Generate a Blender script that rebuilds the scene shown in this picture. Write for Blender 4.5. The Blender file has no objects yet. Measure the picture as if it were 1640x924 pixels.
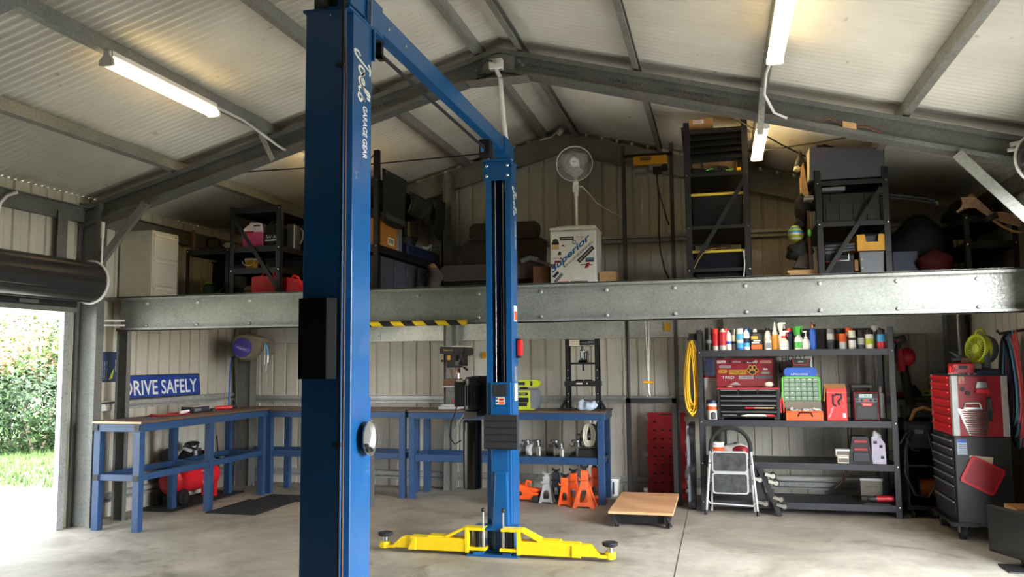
import bpy, math, random
from mathutils import Vector, Matrix
random.seed(7)
PI = math.pi
SC = bpy.context.scene
COL = SC.collection

# ---------------------------------------------------------------- materials
def lin(c):
    return tuple(((v/255.)/12.92 if v/255. <= .04045 else ((v/255.+.055)/1.055)**2.4) for v in c) + (1,)

def mat(name, rgb, rough=.5, metal=0., var=.08, scale=12., bump=0., bscale=60., spec=.5, alpha=None, trans=0., emit=None, es=0., stretch=None, coat=0., rvar=0.):
    m = bpy.data.materials.new(name); m.use_nodes = True
    nt = m.node_tree; b = nt.nodes['Principled BSDF']; L = nt.links.new
    c = lin(rgb)
    tc = nt.nodes.new('ShaderNodeTexCoord'); mp = nt.nodes.new('ShaderNodeMapping')
    L(tc.outputs['Object'], mp.inputs['Vector'])
    if stretch: mp.inputs['Scale'].default_value = stretch
    if var > 0:
        n = nt.nodes.new('ShaderNodeTexNoise'); n.inputs['Scale'].default_value = scale; n.inputs['Detail'].default_value = 4
        L(mp.outputs['Vector'], n.inputs['Vector'])
        r = nt.nodes.new('ShaderNodeValToRGB')
        r.color_ramp.elements[0].position = .3; r.color_ramp.elements[1].position = .7
        r.color_ramp.elements[0].color = tuple(v*(1-var) for v in c[:3])+(1,)
        r.color_ramp.elements[1].color = tuple(min(1, v*(1+var)) for v in c[:3])+(1,)
        L(n.outputs['Fac'], r.inputs['Fac']); L(r.outputs['Color'], b.inputs['Base Color'])
        if rvar:
            mr = nt.nodes.new('ShaderNodeMapRange'); mr.inputs['To Min'].default_value = max(0.02, rough-rvar); mr.inputs['To Max'].default_value = min(1, rough+rvar)
            L(n.outputs['Fac'], mr.inputs['Value']); L(mr.outputs['Result'], b.inputs['Roughness'])
    else:
        b.inputs['Base Color'].default_value = c
    if not (var > 0 and rvar): b.inputs['Roughness'].default_value = rough
    b.inputs['Metallic'].default_value = metal
    b.inputs['Specular IOR Level'].default_value = spec
    b.inputs['Coat Weight'].default_value = coat
    if trans: b.inputs['Transmission Weight'].default_value = trans
    if alpha is not None: b.inputs['Alpha'].default_value = alpha
    if emit:
        b.inputs['Emission Color'].default_value = lin(emit); b.inputs['Emission Strength'].default_value = es
    if bump:
        n2 = nt.nodes.new('ShaderNodeTexNoise'); n2.inputs['Scale'].default_value = bscale; n2.inputs['Detail'].default_value = 3
        L(mp.outputs['Vector'], n2.inputs['Vector'])
        bp = nt.nodes.new('ShaderNodeBump'); bp.inputs['Strength'].default_value = bump; bp.inputs['Distance'].default_value = .01
        L(n2.outputs['Fac'], bp.inputs['Height']); L(bp.outputs['Normal'], b.inputs['Normal'])
    return m

def mat_galv(name, rgb=(150,153,150), rough=.42, scale=95.):
    m = mat(name, rgb, rough, .35, .0)
    nt = m.node_tree; b = nt.nodes['Principled BSDF']; L = nt.links.new
    tc = nt.nodes.new('ShaderNodeTexCoord')
    v = nt.nodes.new('ShaderNodeTexVoronoi'); v.inputs['Scale'].default_value = scale
    n = nt.nodes.new('ShaderNodeTexNoise'); n.inputs['Scale'].default_value = 3.; n.inputs['Detail'].default_value = 5
    L(tc.outputs['Object'], v.inputs['Vector']); L(tc.outputs['Object'], n.inputs['Vector'])
    bw = nt.nodes.new('ShaderNodeSeparateColor'); L(v.outputs['Color'], bw.inputs['Color'])
    ad = nt.nodes.new('ShaderNodeMath'); ad.operation = 'MULTIPLY_ADD'; ad.inputs[1].default_value = .45
    L(bw.outputs['Red'], ad.inputs[0]); L(n.outputs['Fac'], ad.inputs[2])
    r = nt.nodes.new('ShaderNodeValToRGB'); c = lin(rgb)
    r.color_ramp.elements[0].position = .3; r.color_ramp.elements[1].position = 1.0
    r.color_ramp.elements[0].color = tuple(x*.70 for x in c[:3])+(1,); r.color_ramp.elements[1].color = tuple(min(1,x*1.2) for x in c[:3])+(1,)
    L(ad.outputs[0], r.inputs['Fac']); L(r.outputs['Color'], b.inputs['Base Color'])
    mr = nt.nodes.new('ShaderNodeMapRange'); mr.inputs['To Min'].default_value = rough-.1; mr.inputs['To Max'].default_value = rough+.16
    L(bw.outputs['Green'], mr.inputs['Value']); L(mr.outputs['Result'], b.inputs['Roughness'])
    return m

def mat_floor():
    m = bpy.data.materials.new('concrete'); m.use_nodes = True
    nt = m.node_tree; b = nt.nodes['Principled BSDF']; L = nt.links.new
    tc = nt.nodes.new('ShaderNodeTexCoord')
    def noise(s, d=6, dist=0., ro=.6):
        n = nt.nodes.new('ShaderNodeTexNoise'); n.inputs['Scale'].default_value = s; n.inputs['Detail'].default_value = d
        n.inputs['Distortion'].default_value = dist; n.inputs['Roughness'].default_value = ro
        L(tc.outputs['Object'], n.inputs['Vector']); return n
    a = noise(1.1, 8, .6); f = noise(9, 8); g = noise(90, 3)
    st = noise(1.6, 4, 1.2)
    r1 = nt.nodes.new('ShaderNodeValToRGB')
    e = r1.color_ramp.elements; e[0].position = .32; e[1].position = .68
    e[0].color = lin((130,124,112)); e[1].color = lin((182,176,164))
    L(a.outputs['Fac'], r1.inputs['Fac'])
    r2 = nt.nodes.new('ShaderNodeValToRGB')
    r2.color_ramp.elements[0].position = .3; r2.color_ramp.elements[1].position = .75
    r2.color_ramp.elements[0].color = (.66,.65,.63,1); r2.color_ramp.elements[1].color = (1.08,1.08,1.06,1)
    L(f.outputs['Fac'], r2.inputs['Fac'])
    mx = nt.nodes.new('ShaderNodeMix'); mx.data_type = 'RGBA'; mx.blend_type = 'MULTIPLY'; mx.inputs[0].default_value = .75
    L(r1.outputs['Color'], mx.inputs[6]); L(r2.outputs['Color'], mx.inputs[7])
    r3 = nt.nodes.new('ShaderNodeValToRGB')       # oil stains
    r3.color_ramp.elements[0].position = .58; r3.color_ramp.elements[1].position = .72
    r3.color_ramp.elements[0].color = (1,1,1,1); r3.color_ramp.elements[1].color = (.56,.52,.46,1)
    L(st.outputs['Fac'], r3.inputs['Fac'])
    mx2 = nt.nodes.new('ShaderNodeMix'); mx2.data_type = 'RGBA'; mx2.blend_type = 'MULTIPLY'; mx2.inputs[0].default_value = .95
    L(mx.outputs[2], mx2.inputs[6]); L(r3.outputs['Color'], mx2.inputs[7])
    L(mx2.outputs[2], b.inputs['Base Color'])
    mr = nt.nodes.new('ShaderNodeMapRange'); mr.inputs['To Min'].default_value = .38; mr.inputs['To Max'].default_value = .75
    L(f.outputs['Fac'], mr.inputs['Value']); L(mr.outputs['Result'], b.inputs['Roughness'])
    bp = nt.nodes.new('ShaderNodeBump'); bp.inputs['Strength'].default_value = .12; bp.inputs['Distance'].default_value = .004
    L(g.outputs['Fac'], bp.inputs['Height']); L(bp.outputs['Normal'], b.inputs['Normal'])
    return m

def mat_stripes(name, c1, c2, scale, rot, rough=.5, kind='wave', thr=.5, dist=0., coord='Object'):
    m = bpy.data.materials.new(name); m.use_nodes = True
    nt = m.node_tree; b = nt.nodes['Principled BSDF']; L = nt.links.new
    tc = nt.nodes.new('ShaderNodeTexCoord'); mp = nt.nodes.new('ShaderNodeMapping')
    mp.inputs['Rotation'].default_value = rot
    L(tc.outputs[coord], mp.inputs['Vector'])
    w = nt.nodes.new('ShaderNodeTexWave'); w.inputs['Scale'].default_value = scale; w.inputs['Distortion'].default_value = dist
    w.inputs['Detail'].default_value = 3
    L(mp.outputs['Vector'], w.inputs['Vector'])
    r = nt.nodes.new('ShaderNodeValToRGB')
    if kind == 'hard':
        r.color_ramp.interpolation = 'CONSTANT'; r.color_ramp.elements[1].position = thr
    r.color_ramp.elements[0].color = lin(c1); r.color_ramp.elements[1].color = lin(c2)
    L(w.outputs['Fac'], r.inputs['Fac']); L(r.outputs['Color'], b.inputs['Base Color'])
    b.inputs['Roughness'].default_value = rough
    return m

def mat_roof():
    m = mat('roof_white', (206,204,194), .42, 0, 0)
    nt = m.node_tree; b = nt.nodes['Principled BSDF']; L = nt.links.new
    tc = nt.nodes.new('ShaderNodeTexCoord')
    n = nt.nodes.new('ShaderNodeTexNoise'); n.inputs['Scale'].default_value = 1.3; n.inputs['Detail'].default_value = 6
    v = nt.nodes.new('ShaderNodeTexNoise'); v.inputs['Scale'].default_value = 11; v.inputs['Detail'].default_value = 2
    L(tc.outputs['Object'], n.inputs['Vector']); L(tc.outputs['Object'], v.inputs['Vector'])
    r = nt.nodes.new('ShaderNodeValToRGB')
    r.color_ramp.elements[0].position = .3; r.color_ramp.elements[1].position = .7
    r.color_ramp.elements[0].color = lin((192,189,178)); r.color_ramp.elements[1].color = lin((214,212,203))
    L(n.outputs['Fac'], r.inputs['Fac'])
    r2 = nt.nodes.new('ShaderNodeValToRGB')
    r2.color_ramp.elements[0].position = .70; r2.color_ramp.elements[1].position = .76
    r2.color_ramp.elements[0].color = (1,1,1,1); r2.color_ramp.elements[1].color = (.55,.5,.42,1)
    L(v.outputs['Fac'], r2.inputs['Fac'])
    mx = nt.nodes.new('ShaderNodeMix'); mx.data_type = 'RGBA'; mx.blend_type = 'MULTIPLY'; mx.inputs[0].default_value = .7
    L(r.outputs['Color'], mx.inputs[6]); L(r2.outputs['Color'], mx.inputs[7]); L(mx.outputs[2], b.inputs['Base Color'])
    return m

M = {}
def G(k, *a, **kw):
    if k not in M: M[k] = mat(k, *a, **kw)
    return M[k]
M['concrete'] = mat_floor()
M['galv'] = mat_galv('galvanised', (136,138,132))
M['galv_pale'] = mat_galv('galvanised_pale', (206,208,203), .4)
M['galv_dark'] = mat_galv('galvanised_dull', (112,114,110), .5)
M['galv_new'] = mat_galv('galvanised_bright', (172,174,170), .36)
M['roof'] = mat_roof()
G('wall', (196,193,180), .5, 0, .05, 3.)
G('wall_out', (90,95,100), .6)
G('lift_blue', (18,82,138), .28, 0, .04, 6., coat=.3)
G('bench_blue', (38,68,106), .38, 0, .1, 8.)
G('yellow', (246,212,28), .35, 0, .05, 7.)
G('black', (18,18,20), .5, 0, .1)
G('black_gloss', (12,12,13), .22, 0, .05)
G('rubber', (26,27,29), .8, 0, .15, 30., bump=.15)
G('charcoal', (35,38,44), .45, 0, .08, 15.)
G('charcoal_dark', (17,18,20), .5, 0, .08, 15.)
G('steel', (190,190,188), .28, 1., .08, 20.)
G('steel_dark', (95,95,97), .4, .9, .15, 20.)
G('chrome', (225,225,225), .12, 1., .02)
G('white', (232,230,224), .5, 0, .03)
G('fridge_white', (225,222,212), .35, 0, .03)
G('cream', (214,208,188), .5, 0, .04)
G('paint_white', (240,240,238), .5, 0, 0)
G('red', (196,28,40), .35, 0, .06)
G('red_dark', (150,24,40), .42, 0, .07)
G('red_bright', (225,40,42), .4, 0, .05)
G('orange', (238,92,30), .45, 0, .1, 12.)
G('orange_worn', (214,92,44), .6, 0, .25, 14.)
G('grey_paint', (178,180,180), .45, .2, .08)
G('navy', (22,34,66), .5, 0, .1)
G('blue', (30,90,190), .4)
G('sky_blue', (70,160,215), .4)
G('green', (60,170,60), .45)
G('lime', (184,198,44), .42, 0, .04)
G('cardboard', (178,134,86), .8, 0, .1, 25.)
G('cardboard_pale', (196,160,112), .8, 0, .08, 25.)
G('tan', (150,108,64), .8, 0, .1)
G('mustard', (222,164,36), .5, 0, .06)
G('amber', (196,136,52), .4, 0, .1)
G('grey_plastic', (112,116,124), .5, 0, .06)
G('slate', (62,67,75), .55, 0, .06)
G('dark_cloth', (34,35,38), .9, 0, .25, 20., bump=.3)
G('seat_cloth', (70,63,56), .9, 0, .12, 40., bump=.25, bscale=200)
G('ivory', (230,226,205), .45)
G('brown', (98,66,44), .7, 0, .2)
G('copper', (200,110,60), .3, .9, .1, 40.)
G('pvc', (226,226,222), .4, 0, .02)
G('bench_top', (92,70,56), .5, 0, .2, 10., stretch=(1,1,1))
G('bench_edge', (206,176,140), .6, 0, .1)
G('pink_fluid', (190,70,110), .25, 0, .04)
G('translucent', (214,210,208), .35, 0, .04)
G('rope', (196,160,132), .85, 0, .2, 40., bump=.4, bscale=90)
G('purple', (60,52,140), .45)
G('taupe', (112,104,90), .5)
G('grey_box', (66,67,76), .6, 0, .05)
G('rag', (176,190,208), .9, 0, .25, 25.)
G('mauve', (206,200,222), .6)
G('leaf', (50,70,34), .55, 0, .35, 3., spec=.3)
G('leaf_pale', (88,106,52), .55, 0, .3, 3., spec=.3)
G('leaf_dark', (36,54,30), .55, 0, .35, 3., spec=.3)
G('leaf_red', (120,84,50), .55, 0, .3, 3.)
G('bark', (150,135,118), .9, 0, .2)
G('grass', (72,94,42), .9, 0, .3, 6.)
G('drive', (158,152,143), .9, 0, .12, 2.)
G('earth', (110,120,80), .95, 0, .2, .5)
G('tube_glow', (255,240,205), .4, 0, 0, emit=(255,224,166), es=11.)
G('tube_glow_far', (255,240,205), .4, 0, 0, emit=(255,220,156), es=12.)
G('tube_glow_cool', (255,246,228), .4, 0, 0, emit=(255,242,218), es=30.)
G('alloy',(165,165,163),.25,.75,0)
G('screen_glow', (170,190,190), .4, 0, 0, emit=(170,200,200), es=.25)
G('glass_dark', (16,18,22), .12, 0, 0)
G('cover_clear', (200,210,215), .15, 0, 0, alpha=.22)
G('fan_clear', (165,166,170), .3, 0, 0, alpha=.8)
M['ply'] = mat_stripes('plywood', (196,146,104), (212,166,124), .55, (0,0,PI/2), .6, dist=14.)
G('cast_alloy',(128,125,118),.4,.6,.3,30.); G('dull_copper',(122,84,64),.4,.5,.1)
M['hazard'] = mat_stripes('hazard_stripe', (24,24,24), (244,204,20), 2.0, (0,PI/4,0), .5, 'hard', .5)

# ---------------------------------------------------------------- mesh builder (all coordinates in metres, world)
class MB:
    def __init__(s): s.v=[]; s.f=[]; s.m=[]; s.s=[]
    def add(s, vs, fs, m=0, sm=False):
        o=len(s.v); s.v += [Vector(p) for p in vs]
        for f in fs: s.f.append([o+i for i in f]); s.m.append(m); s.s.append(sm)
        return s
    def box(s, x0,y0,z0,x1,y1,z1, m=0):
        x0,x1=min(x0,x1),max(x0,x1); y0,y1=min(y0,y1),max(y0,y1); z0,z1=min(z0,z1),max(z0,z1)
        return s.add([(x0,y0,z0),(x1,y0,z0),(x1,y1,z0),(x0,y1,z0),(x0,y0,z1),(x1,y0,z1),(x1,y1,z1),(x0,y1,z1)],
            [(0,3,2,1),(4,5,6,7),(0,1,5,4),(1,2,6,5),(2,3,7,6),(3,0,4,7)], m)
    def hexa(s, p, m=0):     # 8 points, bottom ring then top ring
        return s.add(p, [(0,3,2,1),(4,5,6,7),(0,1,5,4),(1,2,6,5),(2,3,7,6),(3,0,4,7)], m)
    def bar(s, p0, p1, w, h, m=0, up=(0,0,1)):
        p0,p1=Vector(p0),Vector(p1); d=(p1-p0).normalized(); u=Vector(up)
        if abs(d.dot(u))>.99: u=Vector((0,1,0))
        r=d.cross(u).normalized(); u=r.cross(d)
        q=[]
        for p in (p0,p1):
            for a,b in ((-1,-1),(1,-1),(1,1),(-1,1)): q.append(p+r*(a*w/2)+u*(b*h/2))
        return s.add(q, [(0,3,2,1),(4,5,6,7),(0,1,5,4),(1,2,6,5),(2,3,7,6),(3,0,4,7)], m)
    def cyl(s, p0, p1, r0, r1=None, n=20, m=0, caps=True, mc=None):
        r1 = r0 if r1 is None else r1
        p0,p1=Vector(p0),Vector(p1); d=(p1-p0).normalized(); u=Vector((0,0,1)) if abs(d.z)<.95 else Vector((1,0,0))
        a=d.cross(u).normalized(); b=d.cross(a)
        ring=lambda p,r:[p+a*(r*math.cos(2*PI*i/n))+b*(r*math.sin(2*PI*i/n)) for i in range(n)]
        A,B=ring(p0,r0),ring(p1,r1)
        s.add(A+B, [(i,(i+1)%n,n+(i+1)%n,n+i) for i in range(n)], m, True)
        if caps:
            mc = m if mc is None else mc
            if r0>0: s.add(A,[tuple(range(n))[::-1]],mc)
            if r1>0: s.add(B,[tuple(range(n))],mc)
        return s
    def lathe(s, prof, base, axis=(0,0,1), n=24, ms=None, m=0, cap=True):
        base=Vector(base); d=Vector(axis).normalized(); u=Vector((1,0,0)) if abs(d.x)<.9 else Vector((0,1,0))
        a=d.cross(u).normalized(); b=d.cross(a)
        R=[[base+d*z+a*(r*math.cos(2*PI*i/n))+b*(r*math.sin(2*PI*i/n)) for i in range(n)] for r,z in prof]
        for k in range(len(prof)-1):
            mm = ms[k] if ms else m
            s.add(R[k]+R[k+1], [(i,(i+1)%n,n+(i+1)%n,n+i) for i in range(n)], mm, True)
        if cap and prof[0][0]>1e-4: s.add(R[0],[tuple(range(n))], ms[0] if ms else m)
        if cap and prof[-1][0]>1e-4: s.add(R[-1],[tuple(range(n))], ms[-1] if ms else m)
        return s
    def tube(s, pts, r, n=8, m=0, closed=False):
        P=[Vector(p) for p in pts]; K=len(P); rings=[]; prev=None
        for i in range(K):
            if closed: t=(P[(i+1)%K]-P[i-1])
            else: t=P[min(i+1,K-1)]-P[max(i-1,0)]
            t=t.normalized() if t.length>1e-9 else Vector((0,0,1))
            if prev is None:
                u=Vector((0,0,1)) if abs(t.z)<.9 else Vector((1,0,0))
                a=t.cross(u).normalized()
            else:
                a=(prev-t*prev.dot(t)); a=a.normalized() if a.length>1e-6 else t.orthogonal().normalized()
            prev=a; b=t.cross(a)
            rr = r[i] if isinstance(r,(list,tuple)) else r
            rings.append([P[i]+a*(rr*math.cos(2*PI*j/n))+b*(rr*math.sin(2*PI*j/n)) for j in range(n)])
        vs=[p for R in rings for p in R]; fs=[]
        for i in range(K if closed else K-1):
            o,q=i*n,((i+1)%K)*n
            for j in range(n): fs.append((o+j,o+(j+1)%n,q+(j+1)%n,q+j))
        s.add(vs,fs,m,True)
        if not closed:
            s.add(rings[0],[tuple(range(n))[::-1]],m); s.add(rings[-1],[tuple(range(n))],m)
        return s
    def prism(s, poly, ax, d0, d1, m=0, smooth=False):   # polygon in the plane across axis ax: 0 -> (y,z), 1 -> (x,z), 2 -> (x,y)
        def P(p,d):
            return (d,p[0],p[1]) if ax==0 else ((p[0],d,p[1]) if ax==1 else (p[0],p[1],d))
        n=len(poly); A=[P(p,d0) for p in poly]; B=[P(p,d1) for p in poly]
        s.add(A,[tuple(range(n))[::-1]],m); s.add(B,[tuple(range(n))],m)
        s.add(A+B,[(i,(i+1)%n,n+(i+1)%n,n+i) for i in range(n)],m,smooth)
        return s
    def ell(s, c, r, m=0, nu=18, nv=11, z0=-1., z1=1.):
        c=Vector(c); vs=[]; fs=[]
        for j in range(nv+1):
            ph=math.asin(z0)+(math.asin(z1)-math.asin(z0))*j/nv
            for i in range(nu):
                th=2*PI*i/nu
                vs.append(c+Vector((r[0]*math.cos(ph)*math.cos(th), r[1]*math.cos(ph)*math.sin(th), r[2]*math.sin(ph))))
        for j in range(nv):
            for i in range(nu): fs.append((j*nu+i,j*nu+(i+1)%nu,(j+1)*nu+(i+1)%nu,(j+1)*nu+i))
        return s.add(vs,fs,m,True)
    def xf(s, mtx, start=0):
        for i in range(start,len(s.v)): s.v[i]=mtx@s.v[i]
        return s
    def rot(s, c, ang, axis='Z', start=0):
        c=Vector(c); return s.xf(Matrix.Translation(c)@Matrix.Rotation(ang,4,axis)@Matrix.Translation(-c), start)
    def mirror(s, ax, c):
        for v in s.v: v[ax]=2*c-v[ax]
        s.f=[f[::-1] for f in s.f]; return s

def rrect(x0,z0,x1,z1,r,n=4):
    out=[]
    for cx,cz,a0 in ((x1-r,z0+r,-PI/2),(x1-r,z1-r,0),(x0+r,z1-r,PI/2),(x0+r,z0+r,PI)):
        for i in range(n+1):
            a=a0+PI/2*i/n; out.append((cx+r*math.cos(a),cz+r*math.sin(a)))
    return out

def wloc(o):
    v=Vector((0,0,0))
    while o is not None: v+=o.location; o=o.parent
    return v

def tag(o, label=None, cat=None, group=None, kind=None):
    if label: o['label']=label
    if cat: o['category']=cat
    if group: o['group']=group
    if kind: o['kind']=kind
    return o

def thing(name, label, cat, loc=(0,0,0), group=None, kind=None):
    o=bpy.data.objects.new(name,None); COL.objects.link(o); o.location=loc; o.empty_display_size=.1
    return tag(o,label,cat,group,kind)

def ml(ms):
    if isinstance(ms,(str,bpy.types.Material)): ms=[ms]
    return [M[x] if isinstance(x,str) else x for x in ms]

def P(parent, name, mb, ms, label=None, bev=0., kind=None, subd=0):
    me=bpy.data.meshes.new(name)
    off=wloc(parent) if parent is not None else Vector((0,0,0))
    loc=Vector((0,0,0))
    if parent is None:
        xs=[v.x for v in mb.v]; ys=[v.y for v in mb.v]; zs=[v.z for v in mb.v]
        loc=Vector(((min(xs)+max(xs))/2,(min(ys)+max(ys))/2,min(zs))); off=loc
    me.from_pydata([v-off for v in mb.v],[],mb.f)
    for m in ml(ms): me.materials.append(m)
    me.polygons.foreach_set('material_index',mb.m); me.polygons.foreach_set('use_smooth',mb.s)
    me.update()
    o=bpy.data.objects.new(name,me); COL.objects.link(o); o.location=loc
    if parent is not None: o.parent=parent
    if label: o['label']=label
    if kind: o['kind']=kind
    if bev:
        b=o.modifiers.new('b','BEVEL'); b.width=bev; b.segments=2; b.limit_method='ANGLE'; b.angle_limit=math.radians(50); b.harden_normals=False
    if subd:
        b=o.modifiers.new('s','SUBSURF'); b.levels=subd; b.render_levels=subd
    return o

def S(name, mb, ms, label, cat, group=None, kind=None, bev=0., subd=0):
    return tag(P(None,name,mb,ms,None,bev,None,subd),label,cat,group,kind)

def ST(name, mb, ms, label=None, bev=0.):
    return tag(P(None,name,mb,ms,None,bev),label,'structure' if label else None,None,'structure')

def txt(parent, s, c, right, up, w, h, m, name='lettering', shear=0., ext=.0008, font_off=0.):
    cu=bpy.data.curves.new(name,'FONT'); cu.body=s; cu.align_x='CENTER'; cu.align_y='CENTER'; cu.shear=shear; cu.extrude=0; cu.offset=font_off
    cu.resolution_u=3
    o=bpy.data.objects.new(name,cu); COL.objects.link(o); cu.materials.append(M[m] if isinstance(m,str) else m)
    bpy.context.view_layer.update()
    d=o.dimensions; sx=w/max(d.x,1e-4); sy=h/max(d.y,1e-4)
    # bounding box centre of the glyphs
    bb=[Vector(q) for q in o.bound_box]; ctr=Vector(((bb[0].x+bb[6].x)/2,(bb[0].y+bb[6].y)/2,0))
    r=Vector(right).normalized(); u=Vector(up).normalized(); n=r.cross(u)
    me=bpy.data.meshes.new_from_object(o)
    off=wloc(parent) if parent else Vector((0,0,0)); c=Vector(c)
    for v in me.vertices:
        q=v.co-ctr; v.co=c+r*(q.x*sx)+u*(q.y*sy)+n*ext-off
    bpy.data.objects.remove(o); bpy.data.curves.remove(cu)
    me.name=name
    t=bpy.data.objects.new(name,me); COL.objects.link(t)
    if parent: t.parent=parent
    return t

def copy_tree(o, parent=None):
    c=o.copy(); COL.objects.link(c)
    if parent is not None: c.parent=parent
    for ch in list(o.children): copy_tree(ch,c)
    return c

def dup(o, loc, rz=0., label=None, group=None):
    c=copy_tree(o); c.location=loc; c.rotation_euler=(0,0,rz)
    if label: c['label']=label
    if group: c['group']=group
    return c
# ---------------------------------------------------------------- room shell
XL,XR,YB,YF,XC = -6.3,2.65,10.0,-1.7,-1.85
SL = .275
def zr(x,z0=4.53): return z0-SL*abs(x-XC)

# floor (saw-cut joints are grooves with dark filler)
b=MB(); b.box(XL-.02,YF,-.12,XR+.02,YB+.02,0); ST('floor',b,'concrete','smooth grey concrete slab with brown stains')
for i,(p,q) in enumerate((((-.378,YF),(-.366,YB)),((XL,3.35),(XR,3.35)))):
    b=MB(); b.bar((p[0],p[1],.0004),(q[0],q[1],.0004),.006,.001); ST('trim_%d'%(i+1),b,'black','dark saw cut line running %s the concrete floor'%('along' if i==0 else 'across'))

# corrugated roof, inside white
def roof(x0,x1,name,label):
    n=int((YB+.05-YF)/.076*8); vs=[]; fs=[]
    for i in range(n+1):
        y=YF+i*.076/8; dz=.015*math.sin(2*PI*i/8)
        for x in (x0,x1): vs.append((x,y,zr(x)+dz+.015))
    for i in range(n): fs.append((2*i,2*i+1,2*i+3,2*i+2))
    b=MB(); b.add(vs,fs,0,True); ST(name,b,'roof',label)
roof(XL-.1,XC,'ceiling','left slope of white corrugated roof sheeting')
roof(XC,XR+.1,'ceiling.001','right slope of white corrugated roof sheeting')

# ribbed wall sheeting
def wall(name,label,P0,ud,nd,u0,u1,z0f,z1f,mt='wall'):
    """P0 origin on wall, ud direction along wall, nd direction outwards"""
    b=MB(); ud=Vector(ud); nd=Vector(nd); P0=Vector(P0)
    us=[]; k=math.floor(u0/.19)
    prof=((0,0),(.078,0),(.080,.002),(.082,0),(.156,0),(.163,.02),(.183,.02),(.19,0))
    pts=[]
    while k*.19<u1:
        for a,d in prof[:-1]:
            u=k*.19+a
            if u0<=u<=u1: pts.append((u,d))
        k+=1
    if not pts or pts[0][0]>u0+1e-4: pts=[(u0,0)]+pts
    pts.append((u1,0))
    vs=[]; fs=[]
    for u,d in pts:
        p=P0+ud*u+nd*d
        vs.append((p.x,p.y,z0f(u))); vs.append((p.x,p.y,z1f(u)))
    for i in range(len(pts)-1): fs.append((2*i,2*i+2,2*i+3,2*i+1))
    b.add(vs,fs); return ST(name,b,mt,label)
c0=lambda u:0.
wall('wall_back','cream ribbed metal wall at the far end',(0,YB,0),(1,0,0),(0,1,0),XL,XR,c0,lambda u:zr(u,4.545))
wall('wall_front','charcoal ribbed metal wall behind the viewer',(0,YF,0),(1,0,0),(0,-1,0),XL,XR,c0,lambda u:zr(u,4.545),'charcoal')
EV=zr(XL,4.545); DT=2.16
wall('wall_left','cream ribbed wall beside the blue bench',(XL,0,0),(0,1,0),(-1,0,0),6.74,YB,c0,lambda u:EV)
wall('wall_left.001','cream ribbed wall panel above the rolled door',(XL,0,0),(0,1,0),(-1,0,0),3.7,6.74,lambda u:DT,lambda u:EV)
wall('wall_left.002','cream ribbed wall left of the door opening',(XL,0,0),(0,1,0),(-1,0,0),YF,3.7,c0,lambda u:EV)
RD=2.82; R0,R1=3.75,6.5
wall('wall_right','cream ribbed wall beside the tool chest',(XR,0,0),(0,1,0),(1,0,0),R1,YB,c0,lambda u:zr(XR,4.545))
wall('wall_right.001','cream ribbed wall above the right door opening',(XR,0,0),(0,1,0),(1,0,0),R0,R1,lambda u:RD,lambda u:zr(XR,4.545))
wall('wall_right.002','cream ribbed wall beside the viewer on the right',(XR,0,0),(0,1,0),(1,0,0),YF,R0,c0,lambda u:zr(XR,4.545))

# ---- portal frames
def rafter(y,name,label):
    b=MB()
    for sgn,xe in ((-1,XL+.04),(1,XR-.04)):
        z=lambda x,o:4.41+o-SL*abs(x-XC)
        def q(o0,o1,y0,y1,m=0):
            pol=[(XC,4.41+o0),(xe,z(xe,o0)),(xe,z(xe,o1)),(XC,4.41+o1)]
            b.prism(pol,1,y0,y1,m)
        q(-.21,-.005,y+.022,y+.10); q(-.018,0,y-.03,y+.12); q(-.215,-.197,y-.03,y+.12)
        q(-.045,-.018,y-.03,y-.024); q(-.197,-.175,y-.03,y-.024)
    return ST(name,b,'galv_dark',label)
for i,y in enumerate((6.88,3.55,.25)):
    rafter(y,'portal_rafter','galvanised roof rafter pair '+('over the front edge of the mezzanine','crossing above the near lift column','behind the viewer')[i])
    for sx in (0,1):
        b=MB(); x0,x1=(XL+.02,-6.025) if sx==0 else (XR-.3,XR-.02)
        zt=4.41-SL*abs((x1 if sx==0 else x0)-XC)-.02
        xi=x1 if sx==0 else x0; s=1 if sx==0 else -1
        b.box(min(x0,x1)+.021,y-.0,0,max(x0,x1)-.021,y+.07,zt); 
        b.box(xi-s*.02,y-.035,0,xi,y+.07,zt); b.box(xi-s*.02,y-.035,0,xi-s*.05,y-.029,zt)
        b.box(x0 if sx==0 else x1-.02,y-.035,0,x0+.02 if sx==0 else x1,y+.12,zt)
        b.box(x0,y-.004,0,x1,y,.16)
        ST('portal_column',b,'galv_dark','galvanised steel portal column on the %s wall, %s'%(('left','right')[sx],('beside the mezzanine beam','beside the near lift column','behind the viewer')[i]))
for (x_,s_,w_) in ((-.12,'STRAMIT BUILDING PRODUCTS',.55),(-.72,'27-04-22  10:54',.28),(-1.36,'C20019 x 4300mm 4120723',.46)):
    txt(None,s_,(x_,6.900,4.31-SL*abs(x_-XC)),(1,0,-SL),(SL,0,1),w_,.028,'charcoal',name='printed_mark')['kind']='structure'
txt(None,'C20019 x 4300mm',(-3.0,6.900,4.31-SL*abs(-3.0-XC)),(1,0,SL),(-SL,0,1),.4,.028,'charcoal',name='printed_mark')['kind']='structure'
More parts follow.
